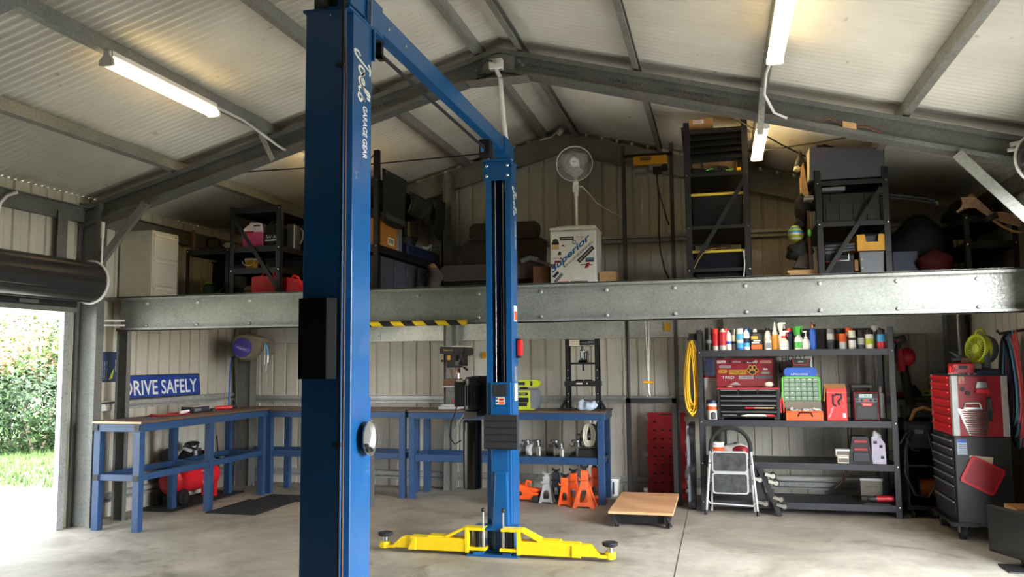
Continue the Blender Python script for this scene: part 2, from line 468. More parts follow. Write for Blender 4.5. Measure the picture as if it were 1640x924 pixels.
# apex bracket
b=MB()
b.prism([(-2.13,4.10),(-1.57,4.10),(-1.57,4.115),(-1.80,4.19),(-1.90,4.19),(-2.13,4.115)],1,6.88,6.90)
b.hexa([(-2.13,6.78,4.095),(-1.57,6.78,4.095),(-1.57,6.96,4.095),(-2.13,6.96,4.095),(-2.13,6.78,4.105),(-1.57,6.78,4.105),(-1.57,6.96,4.105),(-2.13,6.96,4.105)])
b.box(-2.0,6.885,4.15,-1.7,6.9,4.36)
for x,z in ((-2.02,4.27),(-1.95,4.31),(-1.76,4.31),(-1.66,4.28),(-1.63,4.24),(-2.06,4.23)): b.cyl((x,6.88,z),(x,6.905,z),.014,n=8)
ST('apex_bracket',b,'galv','galvanised gusset bracket under the roof apex')
# end-wall rafter
b=MB()
for xe in (XL,XR):
    b.prism([(XC,4.46),(xe,4.46-SL*abs(xe-XC)),(xe,4.19-SL*abs(xe-XC)),(XC,4.19)],1,9.86,9.88)
    b.prism([(XC,4.205),(xe,4.205-SL*abs(xe-XC)),(xe,4.19-SL*abs(xe-XC)),(XC,4.19)],1,9.82,9.9)
ST('gable_rafter',b,'galv','galvanised rafter along the top of the far wall')
# ---- purlins
def purlin(x,label,y0=YF+.02,y1=9.97):
    s=-SL if x>XC else SL; b=MB(); w=.052; t=.004
    pr=[(0,0),(w,0),(w,.016),(w-t,.016),(w-t,t),(t,t),(t,.1-t),(w-t,.1-t),(w-t,.084),(w,.084),(w,.1),(0,.1)]
    d=1 if x>XC else -1
    pol=[(x+d*(u-w/2),4.43-SL*abs(x+d*(u-w/2)-XC)+v) for u,v in pr]
    if d<0: pol=pol[::-1]
    b.prism(pol,1,y0,y1); ST('purlin',b,'galv',label)
purlin(-1.65,'galvanised ridge purlin just right of the roof ridge'); purlin(-2.05,'galvanised ridge purlin just left of the roof ridge')
purlin(-.62,'galvanised roof purlin first to the right of the ridge pair'); purlin(.43,'galvanised roof purlin above the right hand tube lights')
purlin(1.5,'galvanised roof purlin nearest the right wall'); purlin(-3.09,'galvanised roof purlin first to the left of the ridge pair')
purlin(-4.15,'galvanised roof purlin above the left hand tube lights'); purlin(-5.2,'galvanised roof purlin nearest the left wall')
b=MB(); b.box(XL+.005,YF,3.04,XL+.065,9.9,3.2); b.box(XL+.005,YF,3.19,XL+.1,9.9,3.2); ST('eave_strut',b,'galv_dark','galvanised eave strut along the top of the left wall')
b=MB(); b.box(XR-.065,YF,3.04,XR-.005,9.9,3.2); ST('eave_strut',b,'galv_dark','galvanised eave strut along the top of the right wall')
# strap bracing under the roof
for p,q,l in (((-5.06,7.2,3.54),(-2.4,9.7,4.22),'thin brace strap crossing roof purlins above the car mats rack'),((-3.6,8.2,3.93),(-5.15,9.6,3.5),'thin brace strap under the roof above the oil bottle rack'),((-.1,7.3,3.92),(1.45,9.2,3.5),'thin brace strap under the roof beside the far tube light'),((1.4,7.3,3.5),(-.05,9.4,3.92),'thin brace strap under the roof behind the cardboard box rack')):
    b=MB(); m=(Vector(p)+Vector(q))/2-Vector((0,0,.03)); b.tube([p,m,q],.008,6); ST('brace_strap',b,'charcoal_dark',l)
# ---- girts on walls (top-hat section)
def girt_x(z,x0,x1,label,m='galv_new'):
    pr=[(9.99,z),(9.94,z),(9.94,z+.022),(9.975,z+.03),(9.975,z+.046),(9.93,z+.052),(9.93,z+.088),(9.99,z+.096)]
    b=MB(); b.prism(pr,0,x0,x1); ST('girt',b,m,label)
def girt_y(z,x,y0,y1,s,label,m='galv_new'):
    pr=[(0,z),(.05,z),(.05,z+.022),(.02,z+.03),(.02,z+.046),(.06,z+.052),(.06,z+.088),(0,z+.096)]
    b=MB(); b.prism([(x+s*u,v) for u,v in pr],1,y0,y1); ST('girt',b,m,label)
girt_x(1.065,XL,XR,'galvanised girt along the far wall just above bench height'); girt_x(.10,XL,XR,'galvanised girt along the foot of the far wall'); girt_x(3.03,XL,XR,'galvanised girt along the far wall above the mezzanine')
girt_y(1.115,XL,6.9,9.9,1,'galvanised girt on the left wall under the blue sign'); girt_y(.16,XL,6.9,9.9,1,'galvanised girt along the foot of the left wall')
girt_y(1.1,XR,6.6,9.9,-1,'galvanised girt on the right wall at bench height')
b=MB(); b.box(XL,9.9,1.86,XR,9.94,2.12); b.box(XL,9.87,1.86,XR,9.9,1.875); b.box(XL,9.87,2.1,XR,9.9,2.12)
for k in range(8):
    x=-5.4+1.05*k; b.box(x,9.885,1.87,x+.06,9.9,2.0); b.cyl((x+.03,9.87,1.93),(x+.03,9.886,1.93),.014,n=8)
ST('mezzanine_ledger',b,'galv_pale','galvanised ledger under the mezzanine on the far wall')
# ---- mezzanine beam, floor and its posts
bm=thing('mezzanine_beam','long galvanised beam along the mezzanine front edge','structure',(-1.85,7.22,1.94),None,'structure')
b=MB(); b.box(-6.08,7.25,1.94,XR,7.262,2.295); b.box(-6.08,7.185,1.94,XR,7.25,1.95); b.box(-6.08,7.185,2.285,XR,7.25,2.295)
b.box(-6.08,7.185,1.94,XR,7.192,1.972); b.box(-6.28,7.185,2.262,XR,7.192,2.297); b.box(-6.28,7.193,2.287,-6.081,7.26,2.296)
P(bm,'web',b,'galv')
for k in range(14):
    for z in (2.222,1.995):
        x=-5.76+.6*k; q=MB(); q.lathe([(.018,0),(.018,.006),(.011,.016),(.0,.018)],(x,7.25,z),(0,-1,0),8); P(bm,'bolt',q,'galv_new')
b=MB(); b.box(XL+.02,7.264,2.262,XR-.01,9.93,2.297); ST('mezzanine_floor',b,'tan','mezzanine deck carrying the storage racks')
for k in range(6):
    y=7.6+.42*k; b=MB(); b.box(XL+.05,y,2.10,XR-.05,y+.004,2.262); b.box(XL+.05,y,2.10,XR-.05,y+.05,2.104); b.box(XL+.05,y,2.255,XR-.05,y+.05,2.261); ST('mezzanine_joist',b,'galv_new','galvanised joist under the mezzanine deck, row %d counted from the beam'%(k+1))
def post(x0,y0,x1,y1,z1,label,m='galv_dark'):
    b=MB(); b.box(x0,y0,0,x1,y1,z1); b.box(x1-.004,y0-.03,0,x1,y0,z1); b.box(x0,y0-.03,0,x0+.004,y0,z1); b.box(x0-.03,y0+.01,0,x1+.05,y0+.05,.006)
    for xx in (x0-.015,x1+.03): b.cyl((xx,y0+.03,.006),(xx,y0+.03,.03),.012,n=6)
    ST('mezzanine_post',b,m,label)
post(-6.12,7.28,-5.99,7.31,1.94,'galvanised post under the left end of the mezzanine beam')
post(-6.19,9.58,-5.98,9.7,2.262,'galvanised post in the far left corner behind the bench')
post(-3.36,9.75,-3.25,9.9,4.0,'galvanised post behind the drill press','galv')
post(2.40,9.70,2.58,9.85,2.262,'galvanised post in the far right corner behind the tool chest')
post(2.5,7.3,2.62,7.4,1.94,'galvanised post under the right end of the mezzanine beam')
post(-1.0+1.0,9.8,.06,9.9,4.0,'galvanised wall post behind the cardboard box rack')
# knee braces
def brace(p,q,w,label):
    b=MB(); b.bar(p,q,.012,w); b.bar(Vector(p)+Vector((0,.04,0)),Vector(q)+Vector((0,.04,0)),.08,.01); ST('knee_brace',b,'galv',label)
brace((-6.06,6.82,2.55),(-5.48,6.82,3.19),.075,'galvanised diagonal knee brace left of the white cabinet')
brace((1.83,6.82,3.16),(2.4,6.82,2.5),.085,'galvanised diagonal knee brace near the coil of rope')
brace((-6.2,7.5,2.85),(-6.2,7.95,3.1),.05,'short galvanised brace behind the white cabinet')
b=MB(); b.box(XL+.01,6.56,2.5,XL+.09,6.6,3.1); b.box(XL+.0905,6.5,2.5,XL+.0955,6.62,3.1); ST('door_mullion',b,'galv_dark','galvanised stud above the rolled door')
# door jamb left
b=MB(); b.box(XL-.03,6.70,0,XL+.03,6.735,2.5); b.box(XL+.03,6.68,0,XL+.045,6.76,2.5); b.box(XL-.03,6.735,0,XL+.02,6.75,2.5); ST('door_1',b,'galv_new','pale steel guide track of the left roller door')
b=MB(); b.box(XL-.03,3.7,0,XL+.03,3.74,2.5); ST('door_1.001',b,'galv_new','pale steel guide track at the near side of the left door')
b=MB(); b.box(XR-.03,6.5,0,XR+.03,6.53,2.9); b.box(XR-.03,3.72,0,XR+.03,3.75,2.9); ST('door_2',b,'galv_new','guide tracks of the right roller door')

def roller(x,z,y0,y1,r,label,zb,s):
    t=thing('roller_door',label,'door',(x,(y0+y1)/2,z),None,'structure')
    n=72; b=MB(); prof=[]
    for i in range(n):
        a=2*PI*i/n; rr=r-(.012 if (i%8) in (0,1) else 0)
        prof.append((x+rr*math.cos(a),z+rr*math.sin(a)))
    b.prism(prof,1,y0,y1); P(t,'curtain_roll',b,'black_door')
    for y in (y0-.015,y1-.005):
        b=MB(); b.tube([(x+(r+.008)*math.cos(2*PI*i/40),y+.01,z+(r+.008)*math.sin(2*PI*i/40)) for i in range(40)],.013,8,closed=True); P(t,'end_ring',b,'pvc')
    b=MB(); xx=x-s*(r-.04); b.box(xx-.008,y0,zb+.03,xx+.008,y1,z); 
    for k in range(3): b.box(xx-.016,y0,zb+.06+k*.085,xx+.016,y1,zb+.10+k*.085)
    P(t,'curtain',b,'black_door')
    b=MB(); b.box(xx-.02,y0,zb,xx+.02,y1,zb+.035); b.box(xx-.035,y0+.02,zb-.012,xx+.035,y1-.02,zb+.004); P(t,'bottom_rail',b,'steel')
    b=MB(); b.box(xx+s*.02,6.0,zb+.05,xx+s*.034,6.22,zb+.085); P(t,'handle',b,'steel')
G('black_door',(42,41,42),.32,0,.05)
roller(-5.99,2.405,3.76,6.70,.2,'charcoal roller door rolled up above the left doorway',2.12,1)
roller(2.40,3.06,3.76,6.70,.2,'charcoal roller door rolled up at the right frame edge',2.82,-1)
# conduits
b=MB(); b.tube([(-5.95,6.8,2.6),(-5.95,6.8,2.86)],.012); b.tube([(-5.95,6.8,2.86),(-5.95,6.8,3.02)],.02); S('conduit',b,'pvc','short white conduit rising from the roller door end ring','conduit')
b=MB(); b.tube([(-6.24,5.85,2.55),(-6.24,5.85,2.98),(-6.24,5.87,3.06),(-6.2,5.9,3.13),(-6.12,5.93,3.16)],.016); S('conduit',b,'pvc','white bent conduit above the left edge of the roller door','conduit')
b=MB(); b.tube([(2.46,9.72,0.0),(2.46,9.72,2.2)],.013); b.tube([(2.5,9.62,0.9),(2.5,9.62,2.2)],.018); S('conduit',b,'galv_new','vertical steel conduit in the far right corner','conduit')
for z in (2.02,2.07):
    b=MB(); b.tube([(-6.27,6.95,z-.02),(-6.02,7.24,z-.02)],.012); S('conduit',b,'pvc','white conduit running under the left beam end, %s of two'%('lower' if z<2.05 else 'upper'),'conduit')
b=MB()
for k in range(2):
    b.tube([(XL+.013,6.95+.1,.55+k*.06),(XL+.013,7.2,.55+k*.06)],.012)
S('pipe_length',b,'pvc','short white pipes low on the left wall','pipe')
b=MB(); b.tube([(.5,9.895,.232),(1.72,9.895,.232)],.034); S('pipe_length',b,'pvc','upper pale pipe lying along the wall behind the bottom shelf','pipe')
b=MB(); b.tube([(.5,9.87,.031),(1.72,9.87,.031)],.03); S('pipe_length',b,'pvc','lower pale pipe lying along the wall behind the bottom shelf','pipe')

# ---------------------------------------------------------------- outdoors
b=MB(); b.add([(-60,-30,-.09),(60,-30,-.09),(60,60,-.09),(-60,60,-.09)],[(0,1,2,3)]); ST('ground',b,'earth','open ground around the building')
b=MB(); b.box(-10.0,-6,-.085,XL-.02,9.0,-.015); b.prism([(-10.0,9.0),(-10,-6),(-14,-6),(-14,4.0)],2,-.085,-.02); ST('driveway',b,'drive','pale sunlit concrete driveway outside the left door')
b=MB(); b.box(XR+.02,-6,-.085,16,14,-.015); ST('driveway',b,'drive','pale concrete driveway outside the right door')
b=MB(); b.prism([(-10.0,9.0),(-6.6,9.0),(-6.6,22),(-24,22),(-24,4.0),(-14,4.0)],2,-.085,-.012); 
rnd=random.Random(3)
for i in range(9000):
    x=rnd.uniform(-15,-8.2); y=rnd.uniform(8,15.0)
    if x<-10 and y< 4+ (x+14)*1.25: continue
    if x>-10 and y<9: continue
    h=rnd.uniform(.03,.09); a=rnd.uniform(0,PI); dx,dy=.012*math.cos(a),.012*math.sin(a); lx,ly=rnd.uniform(-.03,.03),rnd.uniform(-.03,.03)
    b.add([(x-dx,y-dy,-.012),(x+dx,y+dy,-.012),(x+lx,y+ly,h)],[(0,1,2)])
S('lawn',b,'grass','bright green mown lawn between driveway and hedge','grass',None,'stuff')
def leaf_blob(c,r,n,size,seed,flat=1.):
    rn=random.Random(seed); b=MB(); vs=[]; fs=[]
    for i in range(n):
        while 1:
            d=Vector((rn.uniform(-1,1),rn.uniform(-1,1),rn.uniform(-1,1)))
            if .05<d.length<1: break
        rad=rn.uniform(.62,1.0)*(1+.18*math.sin(5*d.x+seed)*math.cos(4*d.z+seed))
        d.normalize(); p=Vector(c)+Vector((d.x*r[0],d.y*r[1],d.z*r[2]))*rad
        if p.z<0: p.z=abs(p.z)*.5
        nrm=(d+Vector((rn.uniform(-.8,.8),rn.uniform(-.8,.8),rn.uniform(-.4,.9)))).normalized()
        t=nrm.orthogonal().normalized(); t=Matrix.Rotation(rn.uniform(0,6.3),3,nrm)@t; w=nrm.cross(t); s=size*rn.uniform(.6,1.3)
        o=len(vs); vs+=[p-t*s,p+w*s*.42+nrm*s*.1,p+t*s,p-w*s*.42+nrm*s*.1]; fs.append((o,o+1,o+2,o+3))
    b.add(vs,fs); return b
def shrub(c,r,n,size,seed,m,name,label,cat,group,trunk=None,m2=None):
    t=thing(name,label,cat,(c[0],c[1],0),group)
    bb=leaf_blob(c,r,n,size,seed)
    ms=[m]
    if m2:
        ms=[m,m2]; rn=random.Random(seed)
        bb.m=[1 if (rn.random()<.35) else 0 for _ in bb.m]
    P(t,'foliage',bb,ms)
    tk=MB()
    if trunk: trunk(tk)
    else:
        for k in range(4): tk.tube([(c[0]+.1*math.cos(k*1.6),c[1]+.1*math.sin(k*1.6),-.05),(c[0]+.35*r[0]*math.cos(k*1.6),c[1]+.35*r[1]*math.sin(k*1.6),c[2])],.03,6)
    P(t,'stem',tk,'bark')
H=[(-13.4,11.9,.85,1.5,'leaf','leaf_dark','dense green hedge shrub at the left edge of the doorway view'),(-12.4,12.7,.8,1.45,'leaf_dark','leaf','dark green hedge shrub in the middle of the doorway view'),(-11.45,13.4,.82,1.45,'leaf','leaf_dark','green hedge shrub touching the door jamb'),(-14.6,11.0,.9,1.6,'leaf_dark','leaf','dark hedge shrub at the far end of the hedge row'),(-10.6,14.3,.85,1.5,'leaf','leaf_pale','green hedge shrub hidden partly behind the door jamb')]
for i,(x,y,z,r,a,m2,l) in enumerate(H):
    shrub((x,y,z),(1.0,1.0,z+.12),4200,.052,20+i,a,'hedge_shrub',l,'shrub','clipped shrubs along the lawn',None,m2)
for i,(x,y,z,l) in enumerate(((-13.4,13.2,1.75,'pale green shrub with reddish tips rising behind the hedge on the left'),(-12.3,13.9,1.8,'pale yellow green shrub rising behind the middle of the hedge'),(-11.3,14.8,1.7,'pale leafy shrub behind the hedge near the jamb'))):
    shrub((x,y,z),(1.1,1.0,.85),2600,.06,50+i,'leaf_pale','flowering_shrub',l,'shrub','pale shrubs behind the hedge',None,'leaf_red' if i!=1 else 'leaf')
def gum(x,y,h,seed,leafy,label):
    rn=random.Random(seed); t=thing('tree',label,'tree',(x,y,0),'trees beyond the hedge')
    b=MB(); tips=[]
    def br(p,d,l,r,k):
        q=p+d*l; b.tube([p,(p+q)/2+Vector((rn.uniform(-.1,.1),rn.uniform(-.1,.1),0))*l,q],[r,r*.85,r*.65],6)
        if k==0: tips.append(q); return
        for j in range(3):
            br(q,(d+Vector((rn.uniform(-.7,.7),rn.uniform(-.7,.7),rn.uniform(-.1,.5)))).normalized(),l*rn.uniform(.6,.8),r*.6,k-1)
    br(Vector((x,y,-.05)),Vector((0,0,1)),h*.36,h*.018,4)
    P(t,'trunk',b,'bark')
    f=MB()
    for q in tips:
        f2=leaf_blob(q,(.5,.5,.4),leafy,.1,rn.randint(0,9999)); o=len(f.v); f.v+=f2.v; f.f+=[[o+i for i in a] for a in f2.f]; f.m+=f2.m; f.s+=f2.s
    P(t,'foliage',f,'leaf_pale' if seed%2 else 'leaf')
gum(-20,20,5.6,11,3,'bare pale branched tree standing behind the hedge')
gum(-17.5,21.5,5.4,12,4,'bare grey branched tree next to the pale one behind the hedge')
gum(-26,27,9.5,13,34,'tall leafy tree far beyond the hedge on the left')
gum(-22,31,9,14,34,'tall leafy tree far beyond the hedge nearest the jamb')
gum(-31,25,9,15,34,'leafy tree far beyond the hedge at the outer left')

# ---------------------------------------------------------------- tube lights
def batten(x,y0,y1,z,label,gl='tube_glow'):
    t=thing('fluorescent_light',label,'light',(x,(y0+y1)/2,z),'fluorescent lights')
    b=MB(); b.prism([(x-.03,z+.03),(x+.03,z+.03),(x+.04,z+.05),(x+.035,z+.085),(x-.035,z+.085),(x-.04,z+.05)],1,y0+.021,y1-.021); P(t,'housing',b,'paint_white')
    for s in (-1,1):
        q=MB(); q.cyl((x+s*.036,y0+.03,z),(x+s*.036,y1-.03,z),.02,n=14); P(t,'tube',q,gl)
    for y in (y0,y1-.02):
        q=MB(); q.prism([(x-.06,z-.02),(x-.04,z-.028),(x+.04,z-.028),(x+.06,z-.02),(x+.055,z+.02),(x+.025,z+.05),(x+.025,z+.08),(x-.025,z+.08),(x-.025,z+.05),(x-.055,z+.02)],1,y,y+.02); P(t,'lamp_holder',q,'pvc')
batten(-4.1,4.66,5.93,3.71,'glowing twin tube light on the roof purlin at upper left')
batten(.45,4.68,5.93,3.71,'glowing twin tube light on the roof purlin at upper right')
batten(.45,7.55,8.82,3.70,'glowing twin tube light behind the rafter, right of the cardboard box rack','tube_glow_far')
batten(-4.1,7.55,8.82,3.71,'glowing twin tube light hidden behind the near lift column','tube_glow_far')
batten(.45,8.25-.64,8.25+.62,2.055,'twin tube light under the mezzanine above the spray cans','tube_glow_cool')
batten(-4.4,8.25-.64,8.25+.62,2.055,'twin tube light under the mezzanine above the blue benches','tube_glow_cool')
def cable(pts,r,m,label,cat='cable',n=6):
    b=MB(); b.tube(pts,r,n); return S(cat if cat!='cable' else 'power_cable',b,m,label,cat)
cable([(-4.1,5.93,3.78),(-4.13,6.4,3.8),(-4.1,6.7,3.74),(-4.02,6.83,3.66),(-3.95,6.84,3.62)],.012,'pvc','white cable looping from the left tube light onto the rafter')
cable([(.45,5.93,3.78),(.42,6.4,3.79),(.42,6.7,3.72),(.5,6.83,3.6),(.6,6.84,3.55)],.012,'pvc','white cable looping from the upper right tube light onto the rafter')
b=MB(); b.bar((-4.2,6.80,3.80),(-4.06,6.80,3.52),.05,.004,up=(0,1,0)); S('hanger_strap',b,'galv_new','punched metal hanger strap beside the left tube light cable','strap')
b=MB(); b.bar((.42,6.80,3.82),(.38,6.80,3.42),.05,.004,up=(0,1,0)); S('hanger_strap',b,'galv_new','punched metal hanger strap beside the upper right tube light cable','strap')
t=thing('junction_box','white junction box bolted to the rafter under the apex','junction box',(-1.845,6.83,4.19))
b=MB(); b.box(-1.91,6.77,4.19,-1.79,6.846,4.28); P(t,'box',b,'pvc',bev=.004)
b=MB(); b.tube([(-1.85,6.765,4.25),(-1.92,6.75,4.26),(-2.0,6.78,4.22),(-2.03,6.82,4.16),(-1.95,6.84,4.17)],.008); P(t,'cable',b,'black')
b=MB(); b.cyl((-1.85,6.75,4.25),(-1.85,6.77,4.25),.018,n=10); P(t,'gland',b,'steel')
b=MB(); b.tube([(-1.85,6.80,4.19),(-1.84,6.80,4.17),(-1.81,6.80,4.10),(-1.80,6.81,3.9),(-1.795,6.86,3.7),(-1.78,6.9,3.5),(-1.76,6.95,3.38)],.02,10); S('conduit',b,'pvc','white corrugated conduit dropping from the apex to the far lift column','conduit')
b=MB(); b.tube([(2.2,6.82,3.2),(2.33,6.8,3.22),(2.42,6.8,3.3)],.02); b.tube([(2.18,6.82,3.16),(2.35,6.8,3.17)],.014); S('conduit',b,'pvc','grey cables entering the right roller door end','cable')
b=MB(); b.tube([(-2.1,9.8,4.36),(-1.95,9.78,4.38),(-1.84,9.77,4.47),(-1.78,9.77,4.46)],.012); b.cyl((-1.86,9.8,4.42),(-1.8,9.74,4.46),.03,n=8); S('conduit',b,'pvc','small white cable joint at the far end of the ridge','cable')

# ---------------------------------------------------------------- world and camera
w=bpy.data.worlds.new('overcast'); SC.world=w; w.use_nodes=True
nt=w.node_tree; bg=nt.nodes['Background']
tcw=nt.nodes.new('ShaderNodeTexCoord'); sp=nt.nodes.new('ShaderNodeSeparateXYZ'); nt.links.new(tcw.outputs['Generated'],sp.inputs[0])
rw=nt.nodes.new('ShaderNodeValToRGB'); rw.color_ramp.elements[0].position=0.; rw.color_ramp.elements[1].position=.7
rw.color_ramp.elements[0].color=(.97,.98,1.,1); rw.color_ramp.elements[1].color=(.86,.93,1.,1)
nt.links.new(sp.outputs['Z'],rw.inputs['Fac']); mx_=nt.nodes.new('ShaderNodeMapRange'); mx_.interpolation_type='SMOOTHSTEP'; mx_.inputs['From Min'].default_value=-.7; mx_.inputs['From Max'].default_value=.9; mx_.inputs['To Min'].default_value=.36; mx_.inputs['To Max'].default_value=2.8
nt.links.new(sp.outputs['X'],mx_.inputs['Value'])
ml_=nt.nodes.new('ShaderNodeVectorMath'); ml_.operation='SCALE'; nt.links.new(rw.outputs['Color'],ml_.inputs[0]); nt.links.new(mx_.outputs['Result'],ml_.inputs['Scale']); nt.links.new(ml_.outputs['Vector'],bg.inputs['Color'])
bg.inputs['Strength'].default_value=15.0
cam=bpy.data.cameras.new('camera'); co=bpy.data.objects.new('camera',cam); COL.objects.link(co); SC.camera=co
yaw,pit,rol=[math.radians(a) for a in (14.21,5.06,-.53)]
cy,sy=math.cos(yaw),math.sin(yaw)
f=Vector((-sy*math.cos(pit),cy*math.cos(pit),math.sin(pit))); r=Vector((cy,sy,0)); u=r.cross(f)
cc,ss=math.cos(rol),math.sin(rol); r2=r*cc+u*ss; u2=u*cc-r*ss
co.matrix_world=Matrix(((r2.x,u2.x,-f.x,0),(r2.y,u2.y,-f.y,0),(r2.z,u2.z,-f.z,1.6),(0,0,0,1)))
cam.sensor_width=36; cam.lens=1300/1640*36; cam.clip_start=.02; cam.clip_end=300
SC.view_settings.view_transform='Standard'; SC.view_settings.look='None'; SC.view_settings.gamma=1; SC.view_settings.use_curve_mapping=False
SC.view_settings.exposure=0.
SC.cycles.use_denoising=True
SC.cycles.max_bounces=8; SC.cycles.diffuse_bounces=5; SC.cycles.glossy_bounces=3; SC.cycles.transparent_max_bounces=12
SC.cycles.caustics_reflective=False; SC.cycles.caustics_refractive=False; SC.cycles.sample_clamp_indirect=8
# ---------------------------------------------------------------- two post lift
LX=-1.845
lift=thing('vehicle_lift','tall blue two post vehicle lift with yellow swing arms','vehicle lift',(LX,5.325,0))
def my(b,s):       # built for the far column; near column is the mirror image across y = 5.325
    return b if s>0 else b.mirror(1,5.325)
def stroke(pts,w,plane,b,n=10):  # flat ribbon through points (Catmull-Rom)
    Q=[]
    P_=[pts[0]]+list(pts)+[pts[-1]]
    for i in range(1,len(P_)-2):
        p0,p1,p2,p3=[Vector(q) for q in P_[i-1:i+3]]
        for k in range(n):
            t=k/n; Q.append(.5*((2*p1)+(p2-p0)*t+(2*p0-5*p1+4*p2-p3)*t*t+(3*p1-p0-3*p2+p3)*t**3))
    Q.append(Vector(pts[-1]))
    L_=[];R_=[]
    for i,q in enumerate(Q):
        d=(Q[min(i+1,len(Q)-1)]-Q[max(i-1,0)])
        if d.length<1e-9: d=Vector((1,0))
        d.normalize(); nn=Vector((-d.y,d.x)); f_=i/(len(Q)-1); ww=w*(.75+.25*math.sin(PI*f_))
        L_.append(plane(q+nn*ww/2)); R_.append(plane(q-nn*ww/2))
    b.add(L_+R_,[(i,i+1,len(Q)+i+1,len(Q)+i) for i in range(len(Q)-1)])
def joels(parent,x,y0,z0,size,sy):
    # size along the word, sy across it
    """script word written down the column's side face, then block capitals"""
    # word runs down: word x axis -> -z ; word y axis -> +y (towards far side)
    pl=lambda q: Vector((x,y0+q.y*sy,z0-q.x*size))-wloc(parent)
    b=MB(); W=.185
    stroke([(.05,.15),(-.15,-.1),(-.05,-.45),(.2,-.25),(.45,.55),(.6,1.15)],W,pl,b)
    stroke([(.2,1.0),(.5,1.22),(.95,1.15)],W,pl,b)
    stroke([(1.05,.5),(.8,.55),(.72,.15),(.95,0),(1.2,.25),(1.12,.52),(1.0,.5),(1.3,.35),(1.45,.25)],W,pl,b)
    stroke([(1.45,.25),(1.75,.35),(1.78,.55),(1.55,.52),(1.45,.2),(1.65,0),(1.95,.15)],W,pl,b)
    stroke([(1.95,.15),(2.3,.8),(2.35,1.15),(2.15,1.0),(2.08,.3),(2.2,0),(2.4,.1)],W,pl,b)
    stroke([(2.6,1.2),(2.55,.85)],W,pl,b)
    stroke([(2.5,.1),(2.85,.65),(2.72,.45),(3.0,.2),(2.8,-.05),(2.5,.05)],W,pl,b)
    me=bpy.data.meshes.new('lettering'); me.from_pydata(b.v,[],b.f); me.materials.append(M['paint_white'])
    o=bpy.data.objects.new('lettering',me); COL.objects.link(o); o.parent=parent
for s in (1,-1):
    nm='far' if s>0 else 'near'
    b=MB(); t=.012; x0,x1,y0,y1=-1.957,-1.727,6.80,7.08; H_=3.35
    # folded C section, open side at y0; back has a stepped corner that carries the hose
    po=[(x0+.055,y0),(x0,y0),(x0,y1-.05),(x0,y1),(x1-.03,y1),(x1-.03,y1-.045),(x1,y1-.06),(x1,y0),(x1-.05,y0),(x1-.05,y0+t),(x1-t,y0+t),(x1-t,y1-.07),(x1-.042,y1-.05),(x1-.042,y1-t),(x0+t,y1-t),(x0+t,y0+t),(x0+.055,y0+t)]
    b.prism(po[::-1],2,.015,H_); c=P(lift,'column',my(b,s),'lift_blue',bev=.003)
    # writing on the +x side face
    if s>0: joels(c,x1+.002,6.89,3.12,.078,.085)
    else: joels(c,x1+.002,3.694,3.158,.078,.112)
    if s>0: txt(c,'GARAGE GEAR',(x1+.002,6.95,2.71),(0,0,-1),(0,1,0),.256,.04,'paint_white')
    else: txt(c,'GARAGE GEAR',(x1+.002,3.768,2.77),(0,0,-1),(0,1,0),	.275,.052,'paint_white',font_off=.02)
    b=MB(); b.box(x0-.015,y0-.018,3.18,x1+.015,y0,3.35); b.box(x0-.02,y0-.02,3.35,x1+.005,y1,3.365); b.prism([(x0-.02,y0-.02),(x1+.005,y0-.02),(x1-.02,y0-.06),(x0+.0,y0-.06)],2,3.35,3.36)
    hp=P(lift,'head_plate',my(b,s),'lift_blue',bev=.003)
    for bx in (x0+.02,x1-.02):
        for bz in (3.22,3.31):
            q=MB(); q.lathe([(.014,0),(.014,.008),(.008,.014),(0,.015)],(bx,y0-.018,bz),(0,-1,0),8); P(hp,'bolt',my(q,s),'chrome')
    for bx in (x0+.05,x1-.07):
        q=MB(); q.cyl((bx,y0-.03,3.36),(bx,y0-.03,3.385),.014,n=6); P(hp,'bolt',my(q,s),'chrome')
    for bx in (x0+.075,x1-.082):
        b=MB(); b.tube([(bx,y0+.05,1.40),(bx,y0+.05,3.2)],.007,8); P(lift,'cable',my(b,s),'alloy')
    b=MB(); b.cyl((LX+.01,y0+.14,.9),(LX+.01,y0+.14,2.25),.035,n=16); b.cyl((LX+.01,y0+.14,2.25),(LX+.01,y0+.14,3.1),.02,n=16); P(lift,'hydraulic_ram',my(b,s),'black_gloss')
    # carriage with pad, sticker and gusset
    b=MB(); b.box(-1.905,y0-.035,.20,-1.735,y0+.10,1.415); b.box(-1.905,y0-.045,.20,-1.755,y0-.035,1.0)
    cr=P(lift,'carriage',my(b,s),'lift_blue',bev=.004)
    b=MB(); b.hexa([(-1.885,y0-.10,.21),(-1.745,y0-.10,.21),(-1.745,y0-.03,.21),(-1.885,y0-.03,.21),(-1.868,y0-.075,.66),(-1.765,y0-.075,.66),(-1.765,y0-.03,.66),(-1.868,y0-.03,.66)]); P(cr,'gusset',my(b,s),'lift_blue',bev=.008)
    b=MB(); b.box(-1.885,y0-.05,1.295,-1.765,y0-.035,1.395); P(cr,'rubber_pad',my(b,s),'rubber')
    b=MB(); b.box(-1.865,y0-.0365,1.225,-1.785,y0-.035,1.285); st=P(cr,'warning_sticker',my(b,s),'paint_white')
    for k,(mm,xx0,xx1,zz0,zz1) in enumerate((('orange',-1.84,-1.79,1.262,1.28),('orange',-1.84,-1.79,1.23,1.252),('black',-1.835,-1.80,1.258,1.268),('black',-1.862,-1.845,1.265,1.28),('black',-1.862,-1.845,1.235,1.25))):
        q=MB(); q.box(xx0,y0-.0375,zz0,xx1,y0-.0362,zz1); P(st,'pictogram',my(q,s),mm)
